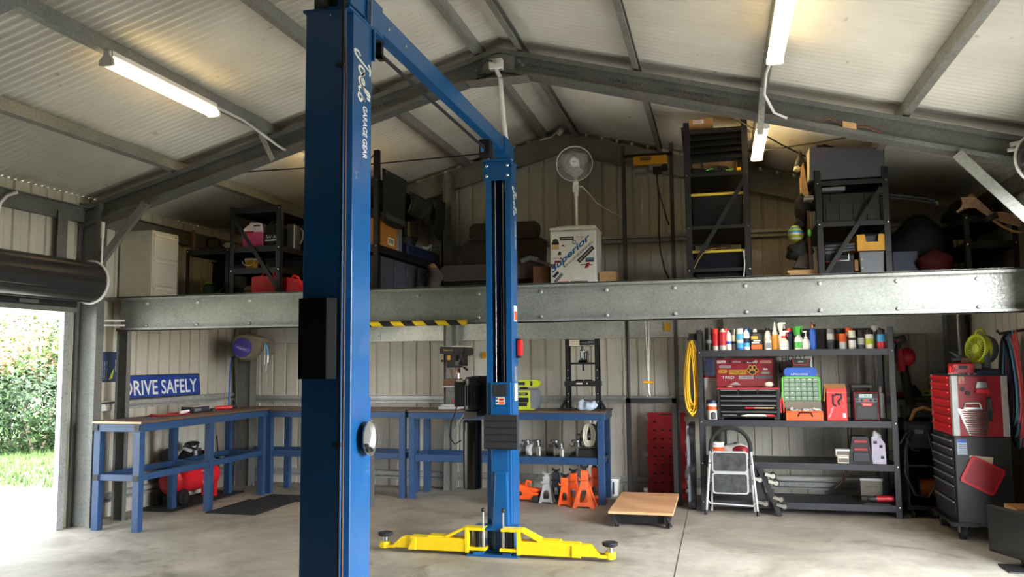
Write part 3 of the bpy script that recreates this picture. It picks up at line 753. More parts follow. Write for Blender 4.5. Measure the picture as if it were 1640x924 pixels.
    b=MB(); b.prism([(y0-.05,.853),(y0-.05,1.14)]+[p for k in range(5) for p in ((y0-.115,1.14-k*.0574),(y0-.115,1.14-k*.0574-.045),(y0-.105,1.14-k*.0574-.05))]+[(y0-.105,.853)],0,-1.953,-1.663 if s>0 else -1.748); P(cr,'door_guard',my(b,s),'rubber',bev=.004)
    b=MB(); b.prism([(-2.03,y0-.02),(-2.03,y0-.15),(-1.98,y0-.23),(-1.71,y0-.23),(-1.665,y0-.15),(-1.665,y0-.02)],2,.205,.225); b.box(-1.87,y0-.12,.03,-1.85,y0-.02,.21); b.box(-1.93,y0-.10,.03,-1.76,y0-.03,.21); P(cr,'arm_bracket',my(b,s),'lift_blue',bev=.003)
    # base plate
    b=MB(); b.prism([(-2.06,y0-.26),(-1.63,y0-.26),(-1.63,y1+.08),(-2.06,y1+.08)],2,0,.018); b.prism([(-2.0,y0-.27),(-1.93,y0-.25),(-1.93,y0-.16),(-1.76,y0-.16),(-1.76,y0-.25),(-1.69,y0-.27),(-1.69,y0-.1),(-2.0,y0-.1)],2,.018,.035); P(lift,'base_plate',my(b,s),'lift_blue')
    # swing arms
    for sx in (-1,1):
        def X_(d): return LX+sx*d
        yy=y0-.20
        b=MB()
        b.box(X_(.21),yy-.055,.03,X_(.72),yy+.055,.135); b.box(X_(.205),yy-.06,.025,X_(.235),yy+.06,.225)
        b.prism([(X_(.06),.205),(X_(.235),.205),(X_(.28),.205),(X_(.38),.135),(X_(.41),.135),(X_(.295),.235),(X_(.06),.235)][::sx],1,yy-.055,yy+.055) if False else None
        # raised gusset strap
        b.box(X_(.07),yy-.055,.205,X_(.25),yy+.055,.228)
        b.hexa([(X_(.25),yy-.055,.205),(X_(.385),yy-.055,.135),(X_(.385),yy+.055,.135),(X_(.25),yy+.055,.205),(X_(.25),yy-.055,.228),(X_(.41),yy-.055,.15),(X_(.41),yy+.055,.15),(X_(.25),yy+.055,.228)])
        b.box(X_(.38),yy-.05,.135,X_(.56),yy+.05,.15); b.box(X_(.06),yy-.055,.045,X_(.21),yy+.055,.07)
        b.hexa([(X_(.66),yy-.066,.03),(X_(.735),yy-.066,.03),(X_(.735),yy-.055,.03),(X_(.66),yy-.055,.03),(X_(.66),yy-.066,.125),(X_(.69),yy-.066,.125),(X_(.69),yy-.055,.125),(X_(.66),yy-.055,.125)])
        arm=P(lift,'swing_arm',my(b,s),'yellow',bev=.004)
        b=MB(); b.box(X_(.72),yy-.045,.038,X_(.80),yy+.045,.125); b.hexa([(X_(.80),yy-.045,.038),(X_(.90),yy-.045,.038),(X_(.90),yy+.045,.038),(X_(.80),yy+.045,.038),(X_(.80),yy-.045,.125),(X_(.86),yy-.045,.07),(X_(.86),yy+.045,.07),(X_(.80),yy+.045,.125)]); b.box(X_(.86),yy-.04,.03,X_(1.0),yy+.04,.055); b.cyl((X_(.96),yy,.025),(X_(.96),yy,.075),.045,n=20)
        P(arm,'arm_extension',my(b,s),'yellow',bev=.003)
        b=MB(); b.cyl((X_(.96),yy,.07),(X_(.96),yy,.125),.025,n=16); P(arm,'pad_screw',my(b,s),'steel')
        b=MB(); b.lathe([(.05,0),(.062,.008),(.064,.03),(.05,.034),(.04,.026),(0,.026)],(X_(.96),yy,.12),n=24); P(arm,'lifting_pad',my(b,s),'rubber')
        b=MB(); b.cyl((X_(.135),yy,.03),(X_(.135),yy,.205),.036,n=16); P(arm,'pivot_pin',my(b,s),'black_gloss')
        b=MB(); b.cyl((X_(.085),yy-.02,.06),(X_(.085),yy-.02,.36),.009,n=10); b.cyl((X_(.085),yy-.02,.08),(X_(.085),yy-.02,.2),.014,n=10); P(arm,'restraint_rod',my(b,s),'steel')
        b=MB(); b.ell((X_(.085),yy-.02,.37),(.018,.018,.02)); P(arm,'knob',my(b,s),'black')
# overhead beam and safety bar
b=MB(); b.box(-1.81,3.62,3.395,-1.74,7.0,3.52); ob_=P(lift,'overhead_beam',b,'lift_blue',bev=.004)
for yy in (3.9,6.72):
    q=MB(); q.box(-1.74,yy-.1,3.375,-1.73,yy+.1,3.53); q.box(-1.83,yy-.12,3.366,-1.735,yy+.12,3.394); P(ob_,'end_bracket',q,'lift_blue')
for yy in (4.1,4.35,6.4,6.55):
    q=MB(); q.lathe([(.012,0),(.012,.008),(0,.012)],(-1.74,yy,3.45),(1,0,0),8); P(ob_,'bolt',q,'chrome')
b=MB(); b.cyl((-1.80,4.15,3.325),(-1.80,6.25,3.325),.012,n=12); sb=P(lift,'safety_bar',b,'charcoal')
b=MB(); b.box(-1.82,4.10,3.30,-1.78,4.13,3.396); b.box(-1.82,4.10,3.30,-1.775,4.17,3.315); b.box(-1.83,4.05,3.38,-1.775,4.13,3.394); P(sb,'hinge_bracket',b,'black')
b=MB(); b.box(-1.84,6.22,3.255,-1.755,6.32,3.394); P(sb,'limit_switch',b,'black')
b=MB(); b.box(-1.825,6.21,3.29,-1.80,6.22,3.35); P(sb,'limit_switch',b,'sky_blue')
b=MB(); b.prism([(3.44,3.36),(3.72,3.36),(3.68,3.62),(3.5,3.62)],0,-1.86,-1.84); b.box(-1.93,3.6,3.365,-1.8,3.72,3.75); P(lift,'top_pulley_frame',b,'black')
# near column details
b=MB(); b.prism([(-1.945,3.555),(-1.945,3.51),(-1.80,3.51),(-1.765,3.555)],2,1.52,1.905); P(lift,'lock_cover',b,'black_gloss',bev=.003)
b=MB(); b.tube([(-1.752,3.575,3.40),(-1.75,3.577,3.2),(-1.742,3.58,3.0),(-1.741,3.58,1.9),(-1.741,3.58,0.05)],.006,8); P(lift,'hydraulic_hose',b,'brown')
b=MB(); b.box(-1.757,3.562,.05,-1.748,3.57,3.38); P(lift,'hose_channel',b,'black')
for zz in (3.05,1.2):
    b=MB(); b.box(-1.785,3.555,zz,-1.742,3.57,zz+.02); P(lift,'hose_clip',b,'black')
for xx in (-1.82,-1.80):
    b=MB(); b.cyl((xx,3.57,3.32),(xx,3.562,3.32),.004,n=8); P(lift,'screw',b,'chrome')
b=MB(); b.tube([(-1.722,3.83,3.5),(-1.722,3.83,3.36)],.006); P(lift,'lock_cable',b,'steel')
# far column labels and lock release
b=MB(); b.box(-1.73,6.93,1.62,-1.69,6.99,1.79); P(lift,'lock_handle',b,'black',bev=.004)
b=MB(); b.box(-1.71,6.92,1.64,-1.672,6.98,1.78); P(lift,'lock_handle',b,'red_bright','red safety latch handle',bev=.006)
for z0_,z1_,mm in ((1.94,2.08,'paint_white'),(1.25,1.40,'paint_white'),(1.42,1.55,'grey_plastic')):
    b=MB(); b.box(-1.727,6.88,z0_,-1.7255,6.98,z1_); P(lift,'side_label',b,mm)
b=MB(); b.box(-1.7255,6.885,1.95,-1.7245,6.975,2.03); P(lift,'side_label',b,'orange')
# power unit
b=MB(); b.box(-2.2,7.13,1.10,-1.957,7.15,1.46); b.box(-1.99,7.06,.95,-1.957,7.08,1.5); pu=P(lift,'power_unit',b,'black')
b=MB(); b.lathe([(.075,.47),(.085,.48),(.085,1.055),(.08,1.07),(.05,1.075)],(-2.155,7.02,0),n=32); P(pu,'oil_tank',b,'black_gloss')
b=MB(); b.lathe([(.06,1.15),(.072,1.17),(.072,1.30)],(-2.155,7.02,0),n=24)
for k in range(18):
    a=2*PI*k/18; b.bar((-2.155+.075*math.cos(a),7.02+.075*math.sin(a),1.20),(-2.155+.075*math.cos(a),7.02+.075*math.sin(a),1.38),.006,.02,up=(math.cos(a),math.sin(a),0))
b.lathe([(.072,1.30),(.072,1.385),(.062,1.39),(.062,1.44),(.05,1.455),(0,1.455)],(-2.155,7.02,0),n=24); P(pu,'motor',b,G('motor_black',(40,41,43),.35,0,.05))
b=MB(); b.box(-2.21,6.94,1.09,-2.09,7.1,1.15); b.cyl((-2.17,6.93,1.12),(-2.17,6.96,1.12),.018); b.cyl((-2.125,6.93,1.12),(-2.125,6.96,1.12),.018); P(pu,'pump_block',b,'steel')
b=MB(); b.tube([(-2.20,6.95,1.13),(-2.235,6.94,1.08),(-2.28,6.93,1.0)],.009); b.ell((-2.285,6.93,.99),(.016,.016,.016)); P(pu,'lowering_lever',b,'steel')
b=MB(); b.box(-2.32,7.0,1.19,-2.23,7.14,1.41); P(pu,'switch_box',b,'black',bev=.005)
b=MB(); b.lathe([(.02,0),(.024,.01),(.02,.02),(0,.022)],(-2.322,7.05,1.235),(-1,0,0),16); P(pu,'stop_button',b,'red_bright')
b=MB(); b.box(-2.30,7.02,1.41,-2.24,7.1,1.43); P(pu,'capacitor_cover',b,'pvc')
b=MB(); b.tube([(-2.29,7.0,1.2),(-2.34,6.98,1.05),(-2.35,6.97,.92),(-2.30,6.96,.86),(-2.24,6.96,.9)],.006); P(pu,'cable',b,'black')
b=MB(); b.tube([(-2.06,7.1,1.12),(-2.0,7.1,1.1),(-1.99,7.1,.9)],.008); P(pu,'hose',b,'black')

# magnetic dish on the near column
b=MB(); b.lathe([(.0,.0),(.03,.0),(.03,.012),(.05,.014),(.075,.024),(.082,.036),(.085,.038),(.083,.028),(.075,.017),(.0,.0135)][:1]+[(.03,0),(.03,.012),(.06,.014),(.08,.028),(.084,.036),(.087,.036),(.087,.033)],(-1.727,3.79,1.222),(1,0,0),36,cap=False)
b.lathe([(.087,.033),(.083,.026),(.063,.012),(.0,.0115)],(-1.727,3.79,1.222),(1,0,0),36,cap=False)
S('magnetic_dish',b,'alloy','round polished parts dish stuck to the near blue column','parts dish')
for i,(dy,dz) in enumerate(((-.035,-.035),(-.02,-.058),(.005,-.055),(.02,-.062),(-.03,-.06))):
    b=MB(); b.cyl((-1.713,3.79+dy,1.222+dz),(-1.692,3.79+dy,1.222+dz),.011,n=6); b.cyl((-1.692,3.79+dy,1.222+dz),(-1.688,3.79+dy,1.222+dz),.006,n=8); S('nut',b,'black','small dark nut in the round parts dish','nut','dark nuts in the parts dish')

# ---------------------------------------------------------------- workbenches
def bench(name,label,x0,x1,y0,y1,H_,legs,lower,shelf=None,endbox=True,top2='bench_top'):
    t=thing(name,label,'workbench',((x0+x1)/2,(y0+y1)/2,0),'blue steel workbenches')
    b=MB(); b.box(x0,y0,H_-.022,x1,y1,H_); P(t,'worktop',b,'bench_top',bev=.002)
    if y0<7: e=MB(); e.box(x0-.003,y0-.003,H_-.021,x1+.003,y0,H_-.001); P(t,'edge_strip',e,'bench_edge')
    f_=MB(); z0,z1=H_-.10,H_-.024
    f_.box(x0+.01,y0+.01,z0,x1-.01,y0+.06,z1); f_.box(x0+.01,y1-.06,z0,x1-.01,y1-.01,z1)
    f_.box(x0+.01,y0+.06,z0,x0+.06,y1-.06,z1); f_.box(x1-.06,y0+.06,z0,x1-.01,y1-.06,z1); P(t,'top_frame',f_,'bench_blue',bev=.003)
    for (lx,ly) in legs:
        q=MB(); q.box(lx-.036,ly-.036,0,lx+.036,ly+.036,z0 if True else z1); P(t,'leg',q,'bench_blue',bev=.003)
    for p,q_ in lower:
        q=MB(); q.box(min(p[0],q_[0]),min(p[1],q_[1]),p[2],max(p[0],q_[0]),max(p[1],q_[1]),q_[2]); P(t,'rail',q,'bench_blue',bev=.003)
    return t
HB=1.045
bl=bench('workbench','blue steel workbench with wooden top along the left wall',-5.95,-5.40,6.76,9.06,HB,[(x,y) for y in (6.80,7.92,8.98) for x in (-5.90,-5.445)],
  [((-5.47,6.84,.475),(-5.42,8.98,.535)),((-5.925,6.84,.475),(-5.875,8.98,.535)),((-5.87,6.775,.475),(-5.48,6.825,.535)),((-5.87,7.9,.475),(-5.48,7.94,.535)),((-5.87,8.96,.475),(-5.48,9.0,.535))])
for (xx,zz) in ((-5.90,.505),(-5.445,.505),(-5.445,.985),(-5.92,.985)):
    b=MB(); b.box(xx-.03,6.757,zz-.028,xx+.03,6.765,zz+.028); P(bl,'tube_end',b,'black')
HB2=1.03
b2=bench('workbench','blue workbench on the far wall between corner and drill press',-5.95,-3.61,9.07,9.66,HB2,[(x,y) for x in (-5.42,-3.66) for y in (9.12,9.56)],
  [((-5.40,9.10,.45),(-3.69,9.14,.52)),((-5.90,9.54,.45),(-3.69,9.58,.52)),((-3.685,9.15,.45),(-3.635,9.53,.52))])
b3=bench('workbench','blue workbench on the far wall carrying press and drill press',-3.59,-1.24,9.07,9.72,HB2-.005,[(x,y) for x in (-3.54,-1.30) for y in (9.12,9.62)],
  [((-3.5,9.10,.43),(-1.34,9.14,.51)),((-3.5,9.60,.43),(-1.34,9.64,.51)),((-3.565,9.16,.43),(-3.515,9.58,.51)),((-1.325,9.16,.43),(-1.275,9.58,.51))])
b=MB(); b.box(-2.45,9.14,.49,-1.34,9.60,.508); P(b3,'lower_shelf',b,'charcoal_dark')

# ---------------------------------------------------------------- boltless racking
def rack(label,x0,x1,y0,y1,z0,H_,shelves,m='charcoal',pw=.045,brace=None,group='black steel racks',lip=.06,board=True,name='storage_rack',holes=True,sides=True,cat='rack'):
    t=thing(name,label,cat,((x0+x1)/2,(y0+y1)/2,z0),group)
    for (px_,sx) in ((x0,1),(x1,-1)):
        for (py_,sy_) in ((y0,1),(y1,-1)):
            q=MB(); q.box(px_,py_,z0,px_+sx*pw,py_+sy_*.004,z0+H_); q.box(px_,py_,z0,px_+sx*.004,py_+sy_*pw,z0+H_)
            po=P(t,'post',q,m)
            if holes and sy_>0:
                q=MB(); k=z0+.05
                while k<z0+H_-.03:
                    q.box(px_+sx*.3*pw,py_-.0006,k,px_+sx*.3*pw+sx*.007,py_,k+.022); q.box(px_+sx*.7*pw,py_-.0006,k,px_+sx*.7*pw+sx*.007,py_,k+.022); k+=.05
                P(po,'slot_holes',q,'black')
    for sz in shelves:
        q=MB(); q.box(x0+.006,y0+.006,sz-lip,x1-.006,y0+.012,sz); q.box(x0+.006,y1-.012,sz-lip,x1-.006,y1-.006,sz)
        q.box(x0+.006,y0+.012,sz-lip,x0+.012,y1-.012,sz); q.box(x1-.012,y0+.012,sz-lip,x1-.006,y1-.012,sz)
        q.box(x0+.012,y0+.012,sz-.012,x1-.012,y1-.012,sz-.002)
        sh=P(t,'shelf',q,m,bev=.0)
        for xx in (x0+.022,x1-.022):
            q=MB(); q.lathe([(.008,0),(.008,.004),(0,.006)],(xx,y0,sz-.02),(0,-1,0),8); P(sh,'rivet',q,'chrome')
    if brace:
        q=MB(); q.bar(brace[0],brace[1],.04,.006,up=(0,1,0)); P(t,'brace',q,m)
    return t
rk=rack('long black shelving unit holding spray cans, red tool box and radio',-.225,1.715,8.9,9.5,0,1.905,[1.685,.955,.525,.125],pw=.055,lip=.065)
G('lime_green',(96,190,70),.45,0,.03); G('drawer_clear',(132,160,140),.25,0,.12,20.)
# ---------------------------------------------------------------- containers on the top shelf
ZT=1.684
def can(x,y,z,r,h,bands,cap,label,group='spray cans on the top shelf',capfrac=.24,nozzle=False,name='spray_can',cat='spray can'):
    """bands: [(fraction, material), ...] from the bottom up"""
    t=thing(name,label,cat,(x,y,z),group)
    hb=h*(1-capfrac); prof=[(r*.94,0),(r,.004)]; ms=[]; zz=0; mats=[]
    ms.append(0)
    for fr,mm in bands:
        if mm not in mats: mats.append(mm)
        zz+=fr; prof.append((r,.004+(hb-.014)*zz)); ms.append(mats.index(mm))
    prof += [(r*.9,hb)]; ms.append(ms[-1])
    b=MB(); b.lathe(prof,(x,y,z),n=20,ms=ms); P(t,'body',b,mats)
    if cap:
        b=MB()
        if nozzle: b.lathe([(r*.9,hb),(r*.75,hb+.012),(r*.4,hb+.03),(r*.3,hb+.035),(r*.3,h-.012),(r*.22,h),(0,h)],(x,y,z),n=16)
        else: b.lathe([(r*.93,hb),(r*.95,hb+.01),(r*.92,h-.006),(r*.85,h),(0,h)],(x,y,z),n=20)
        P(t,'cap',b,cap)
    return t
can(-.105,9.02,ZT,.036,.245,[(.45,'black'),(.2,'grey_plastic'),(.35,'black')],'black','black aerosol can at the left end of the top shelf')
can(-.033,9.02,ZT,.036,.235,[(.28,'grey_paint'),(.72,'red')],'red_bright','red aerosol can with silver foot, left one of the red pair')
can(.045,9.0,ZT,.039,.232,[(.28,'grey_paint'),(.72,'red')],'pvc','red aerosol can with white nozzle, right one of the red pair',nozzle=True,capfrac=.16)
can(.075,9.12,ZT,.036,.238,[(.3,'grey_paint'),(.7,'red')],'red_bright','red capped aerosol can behind the red pair')
can(.105,9.0,ZT,.03,.212,[(.4,'ivory'),(.2,'blue'),(.4,'pvc')],'pvc','slim cream aerosol can with a blue band',nozzle=True,capfrac=.2)
can(.165,9.05,ZT,.031,.225,[(.4,'taupe'),(.2,'navy'),(.4,'ivory')],'steel','slim beige aerosol can with silver cap')
can(.222,9.0,ZT,.037,.232,[(.12,'blue'),(.35,'sky_blue'),(.2,'pvc'),(.33,'sky_blue')],'pvc','sky blue aerosol can with white cap')
can(.288,9.0,ZT,.035,.222,[(.2,'pvc'),(.25,'sky_blue'),(.3,'navy'),(.25,'pvc')],'pvc','blue and white aerosol can next to the white capped blue one',nozzle=True,capfrac=.2)
can(.30,9.12,ZT,.036,.240,[(.6,'navy'),(.4,'blue')],'blue','blue capped aerosol can standing in the second row')
# jug with black label
def jug(x0,x1,y0,y1,z,h,m,cap,label,lab=None,neck=.5,group='bottles on the top shelf',name='bottle',cat='bottle',capr=.022,labs=(),shoulder=.75,hang=False):
    t=thing(name,label,cat,((x0+x1)/2,(y0+y1)/2,z),group)
    cx,cy=(x0+(x1-x0)*neck),(y0+y1)/2
    b=MB(); hs=h*shoulder; hc=h*.87
    vs=[];P0=[rrect(x0,y0,x1,y1,min(x1-x0,y1-y0)*.25,3)]
    n=len(P0[0])
    def ring(s,zz,c): return [Vector((c[0]+(p[0]-c[0])*s,c[1]+(p[1]-c[1])*s,zz)) for p in P0[0]]
    mid=((x0+x1)/2,(y0+y1)/2)
    R=[ring(.93,z,mid),ring(1,z+.006,mid),ring(1,z+hs,mid),ring(.8,z+hs+(hc-hs)*.5,mid)]
    rr=capr*.95; R.append([Vector((cx+rr*math.cos(a),cy+rr*math.sin(a),z+hc)) for a in [math.atan2(p[1]-mid[1],p[0]-mid[0]) for p in P0[0]]])
    for k in range(len(R)-1): b.add(R[k]+R[k+1],[(i,(i+1)%n,n+(i+1)%n,n+i) for i in range(n)],0,True)
    b.add(R[0],[tuple(range(n))[::-1]]); b.add(R[-1],[tuple(range(n))])
    P(t,'body',b,m)
    b=MB(); b.cyl((cx,cy,z+hc),(cx,cy,z+h),capr,capr*.95,n=16); P(t,'cap',b,cap)
    for (u0,v0,u1,v1,mm) in labs:
        b=MB(); b.box(x0+(x1-x0)*u0,y0-.0012,z+h*v0,x0+(x1-x0)*u1,y0+.001,z+h*v1); P(t,'label',b,mm)
    return t
jug(.328,.452,8.96,9.06,ZT,.222,'black','pvc','black rectangular bottle with orange and yellow label and white cap',neck=.4,shoulder=.72,labs=((.06,.05,.94,.26,'orange'),(.06,.52,.6,.66,'mustard'),(.1,.32,.7,.38,'pvc'),(.25,.42,.8,.48,'pvc')))
jug(.475,.548,9.06,9.13,ZT,.236,'translucent','black','clear round shouldered bottle with black cap and yellow label',labs=((.05,.2,.95,.5,'mustard'),),shoulder=.62)
jug(.478,.54,8.95,9.0,ZT,.128,'pvc','pvc','small white bottle with grey label in front of the clear bottle',labs=((.08,.15,.92,.6,'grey_plastic'),),shoulder=.68,capr=.016)
t=thing('bottle','amber glue bottle with tall white conical nozzle','bottle',(.583,9.04,ZT),'bottles on the top shelf')
b=MB(); b.lathe([(.036,0),(.038,.006),(.038,.13),(.03,.16),(.02,.165)],(.583,9.04,ZT)); P(t,'body',b,'amber')
b=MB(); b.lathe([(.028,.163),(.028,.19),(.02,.195),(.006,.295),(0,.297)],(.583,9.04,ZT)); P(t,'nozzle',b,'pvc')
def sprayer(x,y,z,r,h,m,head,label,trig=None,fl=1,labm=None,lev=.3):
    t=thing('spray_bottle',label,'spray bottle',(x,y,z),'spray bottles on the top shelf')
    hb=h*.62
    b=MB(); b.lathe([(r*.95,0),(r,.006),(r,hb*.65),(r*.8,hb*.82),(r*.42,hb*.95),(r*.4,hb)],(x,y,z)); P(t,'body',b,m)
    if labm:
        b=MB(); b.lathe([(r*1.01,hb*.12),(r*1.01,hb*.52)],(x,y,z),n=20); P(t,'label',b,labm)
    b=MB(); b.cyl((x,y,z+hb),(x,y,z+hb+.022),r*.52,n=16); P(t,'collar',b,trig or head)
    b=MB(); zz=z+hb+.022; top=z+h
    b.prism([(x-fl*.02,zz),(x+fl*.014,zz),(x+fl*.02,top-.018),(x+fl*.05,top-.016),(x+fl*.05,top-.004),(x+fl*.01,top),(x-fl*.03,top-.008),(x-fl*.034,top-.03)][::fl],1,y-.011,y+.011); P(t,'spray_head',b,head,bev=.003)
    b=MB(); b.prism([(x+fl*.022,top-.02),(x+fl*.03,top-.02),(x+fl*.04,top-.05),(x+fl*.036,top-.075),(x+fl*.03,top-.05)][::fl],1,y-.007,y+.007); P(t,'trigger',b,trig or head)
    return t
sprayer(.645,9.05,ZT,.036,.292,'pvc','pvc','tall white spray bottle with pale head beside the glue bottle',labm='ivory')
sprayer(.665,8.965,ZT,.046,.20,'ivory','pvc','squat cream spray bottle with red trigger',trig='red_bright',labm='pvc')
jug(.70,.765,9.05,9.13,ZT,.226,'navy','red_bright','dark bottle with wide red cap behind the squat sprayer',capr=.032,shoulder=.74)
sprayer(.815,9.0,ZT,.044,.248,'pvc','green','white and green trigger bottle in the middle of the shelf',labm='green')
sprayer(.795,9.12,ZT,.035,.25,'grey_plastic','green','grey spray bottle with green head standing behind the green one')
t=thing('pump_bottle','white hand soap pump bottle beside the blue gas cylinder','bottle',(.885,8.99,ZT),'bottles on the top shelf')
b=MB(); b.lathe([(.036,0),(.038,.006),(.038,.085),(.03,.105),(.014,.115)],(.885,8.99,ZT)); P(t,'body',b,'translucent')
b=MB(); b.lathe([(.0385,.02),(.0385,.075)],(.885,8.99,ZT)); P(t,'label',b,'pvc')
b=MB(); b.cyl((.885,8.99,ZT+.115),(.885,8.99,ZT+.135),.016); b.cyl((.885,8.99,ZT+.135),(.885,8.99,ZT+.18),.005,n=8); b.box(.86,8.983,ZT+.178,.895,8.997,ZT+.192); P(t,'pump',b,'pvc')
t=thing('gas_cylinder','slim blue gas cylinder with brass torch fitting','gas cylinder',(.957,9.0,ZT))
b=MB(); b.lathe([(.03,0),(.034,.006),(.034,.19),(.028,.21),(.014,.222)],(.957,9.0,ZT)); P(t,'body',b,'blue')
b=MB(); b.cyl((.957,9.0,ZT+.22),(.957,9.0,ZT+.25),.012,n=12); b.tube([(.957,9,ZT+.25),(.955,9,ZT+.27),(.94,9,ZT+.285)],.006); P(t,'valve',b,'copper')
b=MB(); b.cyl((.96,9.0,ZT+.25),(.985,9.0,ZT+.25),.013,n=12); P(t,'knob',b,'black')
def pcan(x,y,h,bands,cap,label,r=.037,**k): can(x,y,ZT,r,h,bands,cap,label,group='paint cans on the top shelf',name='paint_can',cat='paint can',**k)
pcan(1.128,9.0,.216,[(.45,'black'),(.2,'slate'),(.35,'grey_paint')],'grey_plastic','silver and black paint can at the left of the paint row')
pcan(1.215,9.08,.216,[(.6,'slate'),(.4,'orange_worn')],'charcoal','dark paint can with orange shoulder second in the paint row')
pcan(1.245,8.985,.16,[(.75,'grey_paint'),(.25,'orange_worn')],'orange_worn','grey paint can with orange top in front of the dark capped one',capfrac=.34)
pcan(1.322,9.09,.225,[(.8,'mustard'),(.2,'ivory')],'orange','paint can with bright orange cap at the back')
pcan(1.335,8.985,.19,[(.12,'grey_paint'),(.55,'pvc'),(.2,'charcoal'),(.13,'ivory')],'ivory','white paint can with cream cap in front of the orange cap')
pcan(1.42,9.0,.198,[(.3,'slate'),(.5,'grey_paint'),(.2,'black')],'black','grey paint can with black cap right of the cream capped can')
pcan(1.50,8.985,.196,[(.3,'ivory'),(.45,'lime'),(.25,'pvc')],'black','white and lime paint can with black cap',r=.041)
pcan(1.49,9.12,.21,[(1,'red')],'charcoal','red paint can standing behind the lime one')
pcan(1.575,9.10,.24,[(1,'grey_paint')],'pvc','paint can with white cap behind the blue and red can')
pcan(1.61,8.985,.196,[(.5,'red'),(.5,'sky_blue')],'black','blue and red paint can with black cap by the right post',r=.042)
b=MB(); b.box(-.1,9.30,ZT,1.66,9.46,ZT+.215); b.box(-.11,9.29,ZT+.195,1.67,9.47,ZT+.225)
S('storage_case',b,'black','long black case lying behind the spray cans','case',bev=.006)

# ---------------------------------------------------------------- red and black tool box with stickers
Z2=.953
t=thing('tool_box','open red lidded tool box with black drawers covered in stickers','tool box',(.285,9.1,Z2))
b=MB(); b.box(-.03,8.97,Z2+.025,.60,9.3,Z2+.335); b.box(-.03,8.97,Z2+.0,.03,9.3,Z2+.025); b.box(.54,8.97,Z2,.6,9.3,Z2+.025); P(t,'body',b,'black',bev=.005)
b=MB(); b.box(-.032,8.966,Z2+.318,.602,9.302,Z2+.335); b.box(-.02,8.98,Z2+.335,.59,9.29,Z2+.338); P(t,'top_tray',b,'red_dark')
b=MB(); b.hexa([(-.035,9.28,Z2+.33),(.575,9.28,Z2+.33),(.575,9.31,Z2+.33),(-.035,9.31,Z2+.33),(-.035,9.33,Z2+.645),(.575,9.33,Z2+.645),(.575,9.36,Z2+.645),(-.035,9.36,Z2+.645)]); lid=P(t,'lid',b,'red_dark',bev=.006)
dz=[(.265,.318,3),(.215,.26,1),(.165,.21,1),(.10,.16,1),(.035,.095,1)]
for a,c_,n in dz:
    w_=.58/n
    for k in range(n):
        q=MB(); x0=-.005+w_*k; q.box(x0+.004,8.958,Z2+a,x0+w_-.004,8.972,Z2+c_); d=P(t,'drawer',q,'black_gloss',bev=.002)
        q=MB(); q.box(x0+.01,8.950,Z2+c_-.014,x0+w_-.01,8.958,Z2+c_-.006); P(d,'pull',q,'grey_plastic')
b=MB(); b.box(.265,8.962,Z2+.285,.285,8.967,Z2+.305); P(t,'lock',b,'steel')
b=MB()
for k in range(7): b.cyl((.39+k*.028,8.965,Z2+.299),(.39+k*.028,8.963,Z2+.299),.009 if k<6 else .014,n=12)
P(t,'sticker',b,'red_bright')
b=MB(); b.prism([(.20,Z2+.045),(.27,Z2+.06),(.53,Z2+.06),(.56,Z2+.04),(.24,Z2+.04)],1,8.9565,8.958); P(t,'sticker',b,'ivory')
b=MB(); b.prism([(.45,Z2+.058),(.53,Z2+.06),(.56,Z2+.04),(.47,Z2+.04)],1,8.956,8.9575); P(t,'sticker',b,'red')
b=MB(); b.box(.25,8.9565,Z2+.12,.54,8.958,Z2+.133); P(t,'sticker',b,'rope')
b=MB(); b.box(.25,8.956,Z2+.12,.34,8.9575,Z2+.133); P(t,'sticker',b,'red')
txt(t,'GEARWRENCH',(.09,8.956,Z2+.05),(1,0,0),(0,0,1),.14,.014,'grey_paint')
# stickers on the lid (placed on its leaning face)
def lid_pt(u,v): # u 0..1 across, v metres up the lid
    return (-.03+.6*u, 9.2785+.05*(v/.315), Z2+.33+v)
UP=Vector((0,.05,.315)).normalized()
def patch(u0,u1,v0,v1,m,nm='sticker',d=.001):
    q=MB(); o=Vector((0,-d,0)); A=[Vector(lid_pt(u0,v0))+o,Vector(lid_pt(u1,v0))+o,Vector(lid_pt(u1,v1))+o,Vector(lid_pt(u0,v1))+o]
    q.add(A,[(0,1,2,3)]); return P(lid,nm,q,m)
def lt(s,u,v,w,h,m,sh=0.,d=.003): return txt(lid,s,Vector(lid_pt(u,v))+Vector((0,-d,0)),(1,0,0),UP,w,h,m,name='sticker_lettering',shear=sh)
patch(.01,.17,.263,.295,'paint_white'); lt('OFFROAD',.09,.279,.085,.018,'red')
patch(.22,.26,.265,.293,'charcoal'); lt('dba',.36,.282,.085,.026,'rag')
patch(.47,.73,.262,.284,'black'); lt('4x4',.60,.271,.09,.018,'paint_white',.2)
b=MB(); c_=Vector(lid_pt(.70,.278)); b.cyl(c_+Vector((0,-.004,0)),c_+Vector((0,0,0)),.018,n=20); P(lid,'sticker',b,'grey_paint')
patch(.77,.97,.262,.292,'rope'); lt('Suspension',.87,.277,.10,.018,'red')
patch(.05,.26,.212,.238,'grey_paint'); lt('REFLECTION',.155,.225,.10,.016,'red_dark')
lt('FOX',.87,.222,.085,.03,'black',.3); patch(.82,.90,.19,.205,'paint_white')
patch(.78,.94,.142,.172,'taupe'); lt('GARAGE',.86,.157,.07,.018,'ivory')
b=MB(); A=[]
for p in rrect(-.03+.6*.03,0,-.03+.6*.19,.038,.018,5): A.append(Vector((p[0],lid_pt(0,.155+p[1])[1]-.001,Z2+.33+.155+p[1])))
b.add(A,[tuple(range(len(A)))]); P(lid,'sticker',b,'mustard'); lt('CBC',.11,.174,.075,.022,'black')
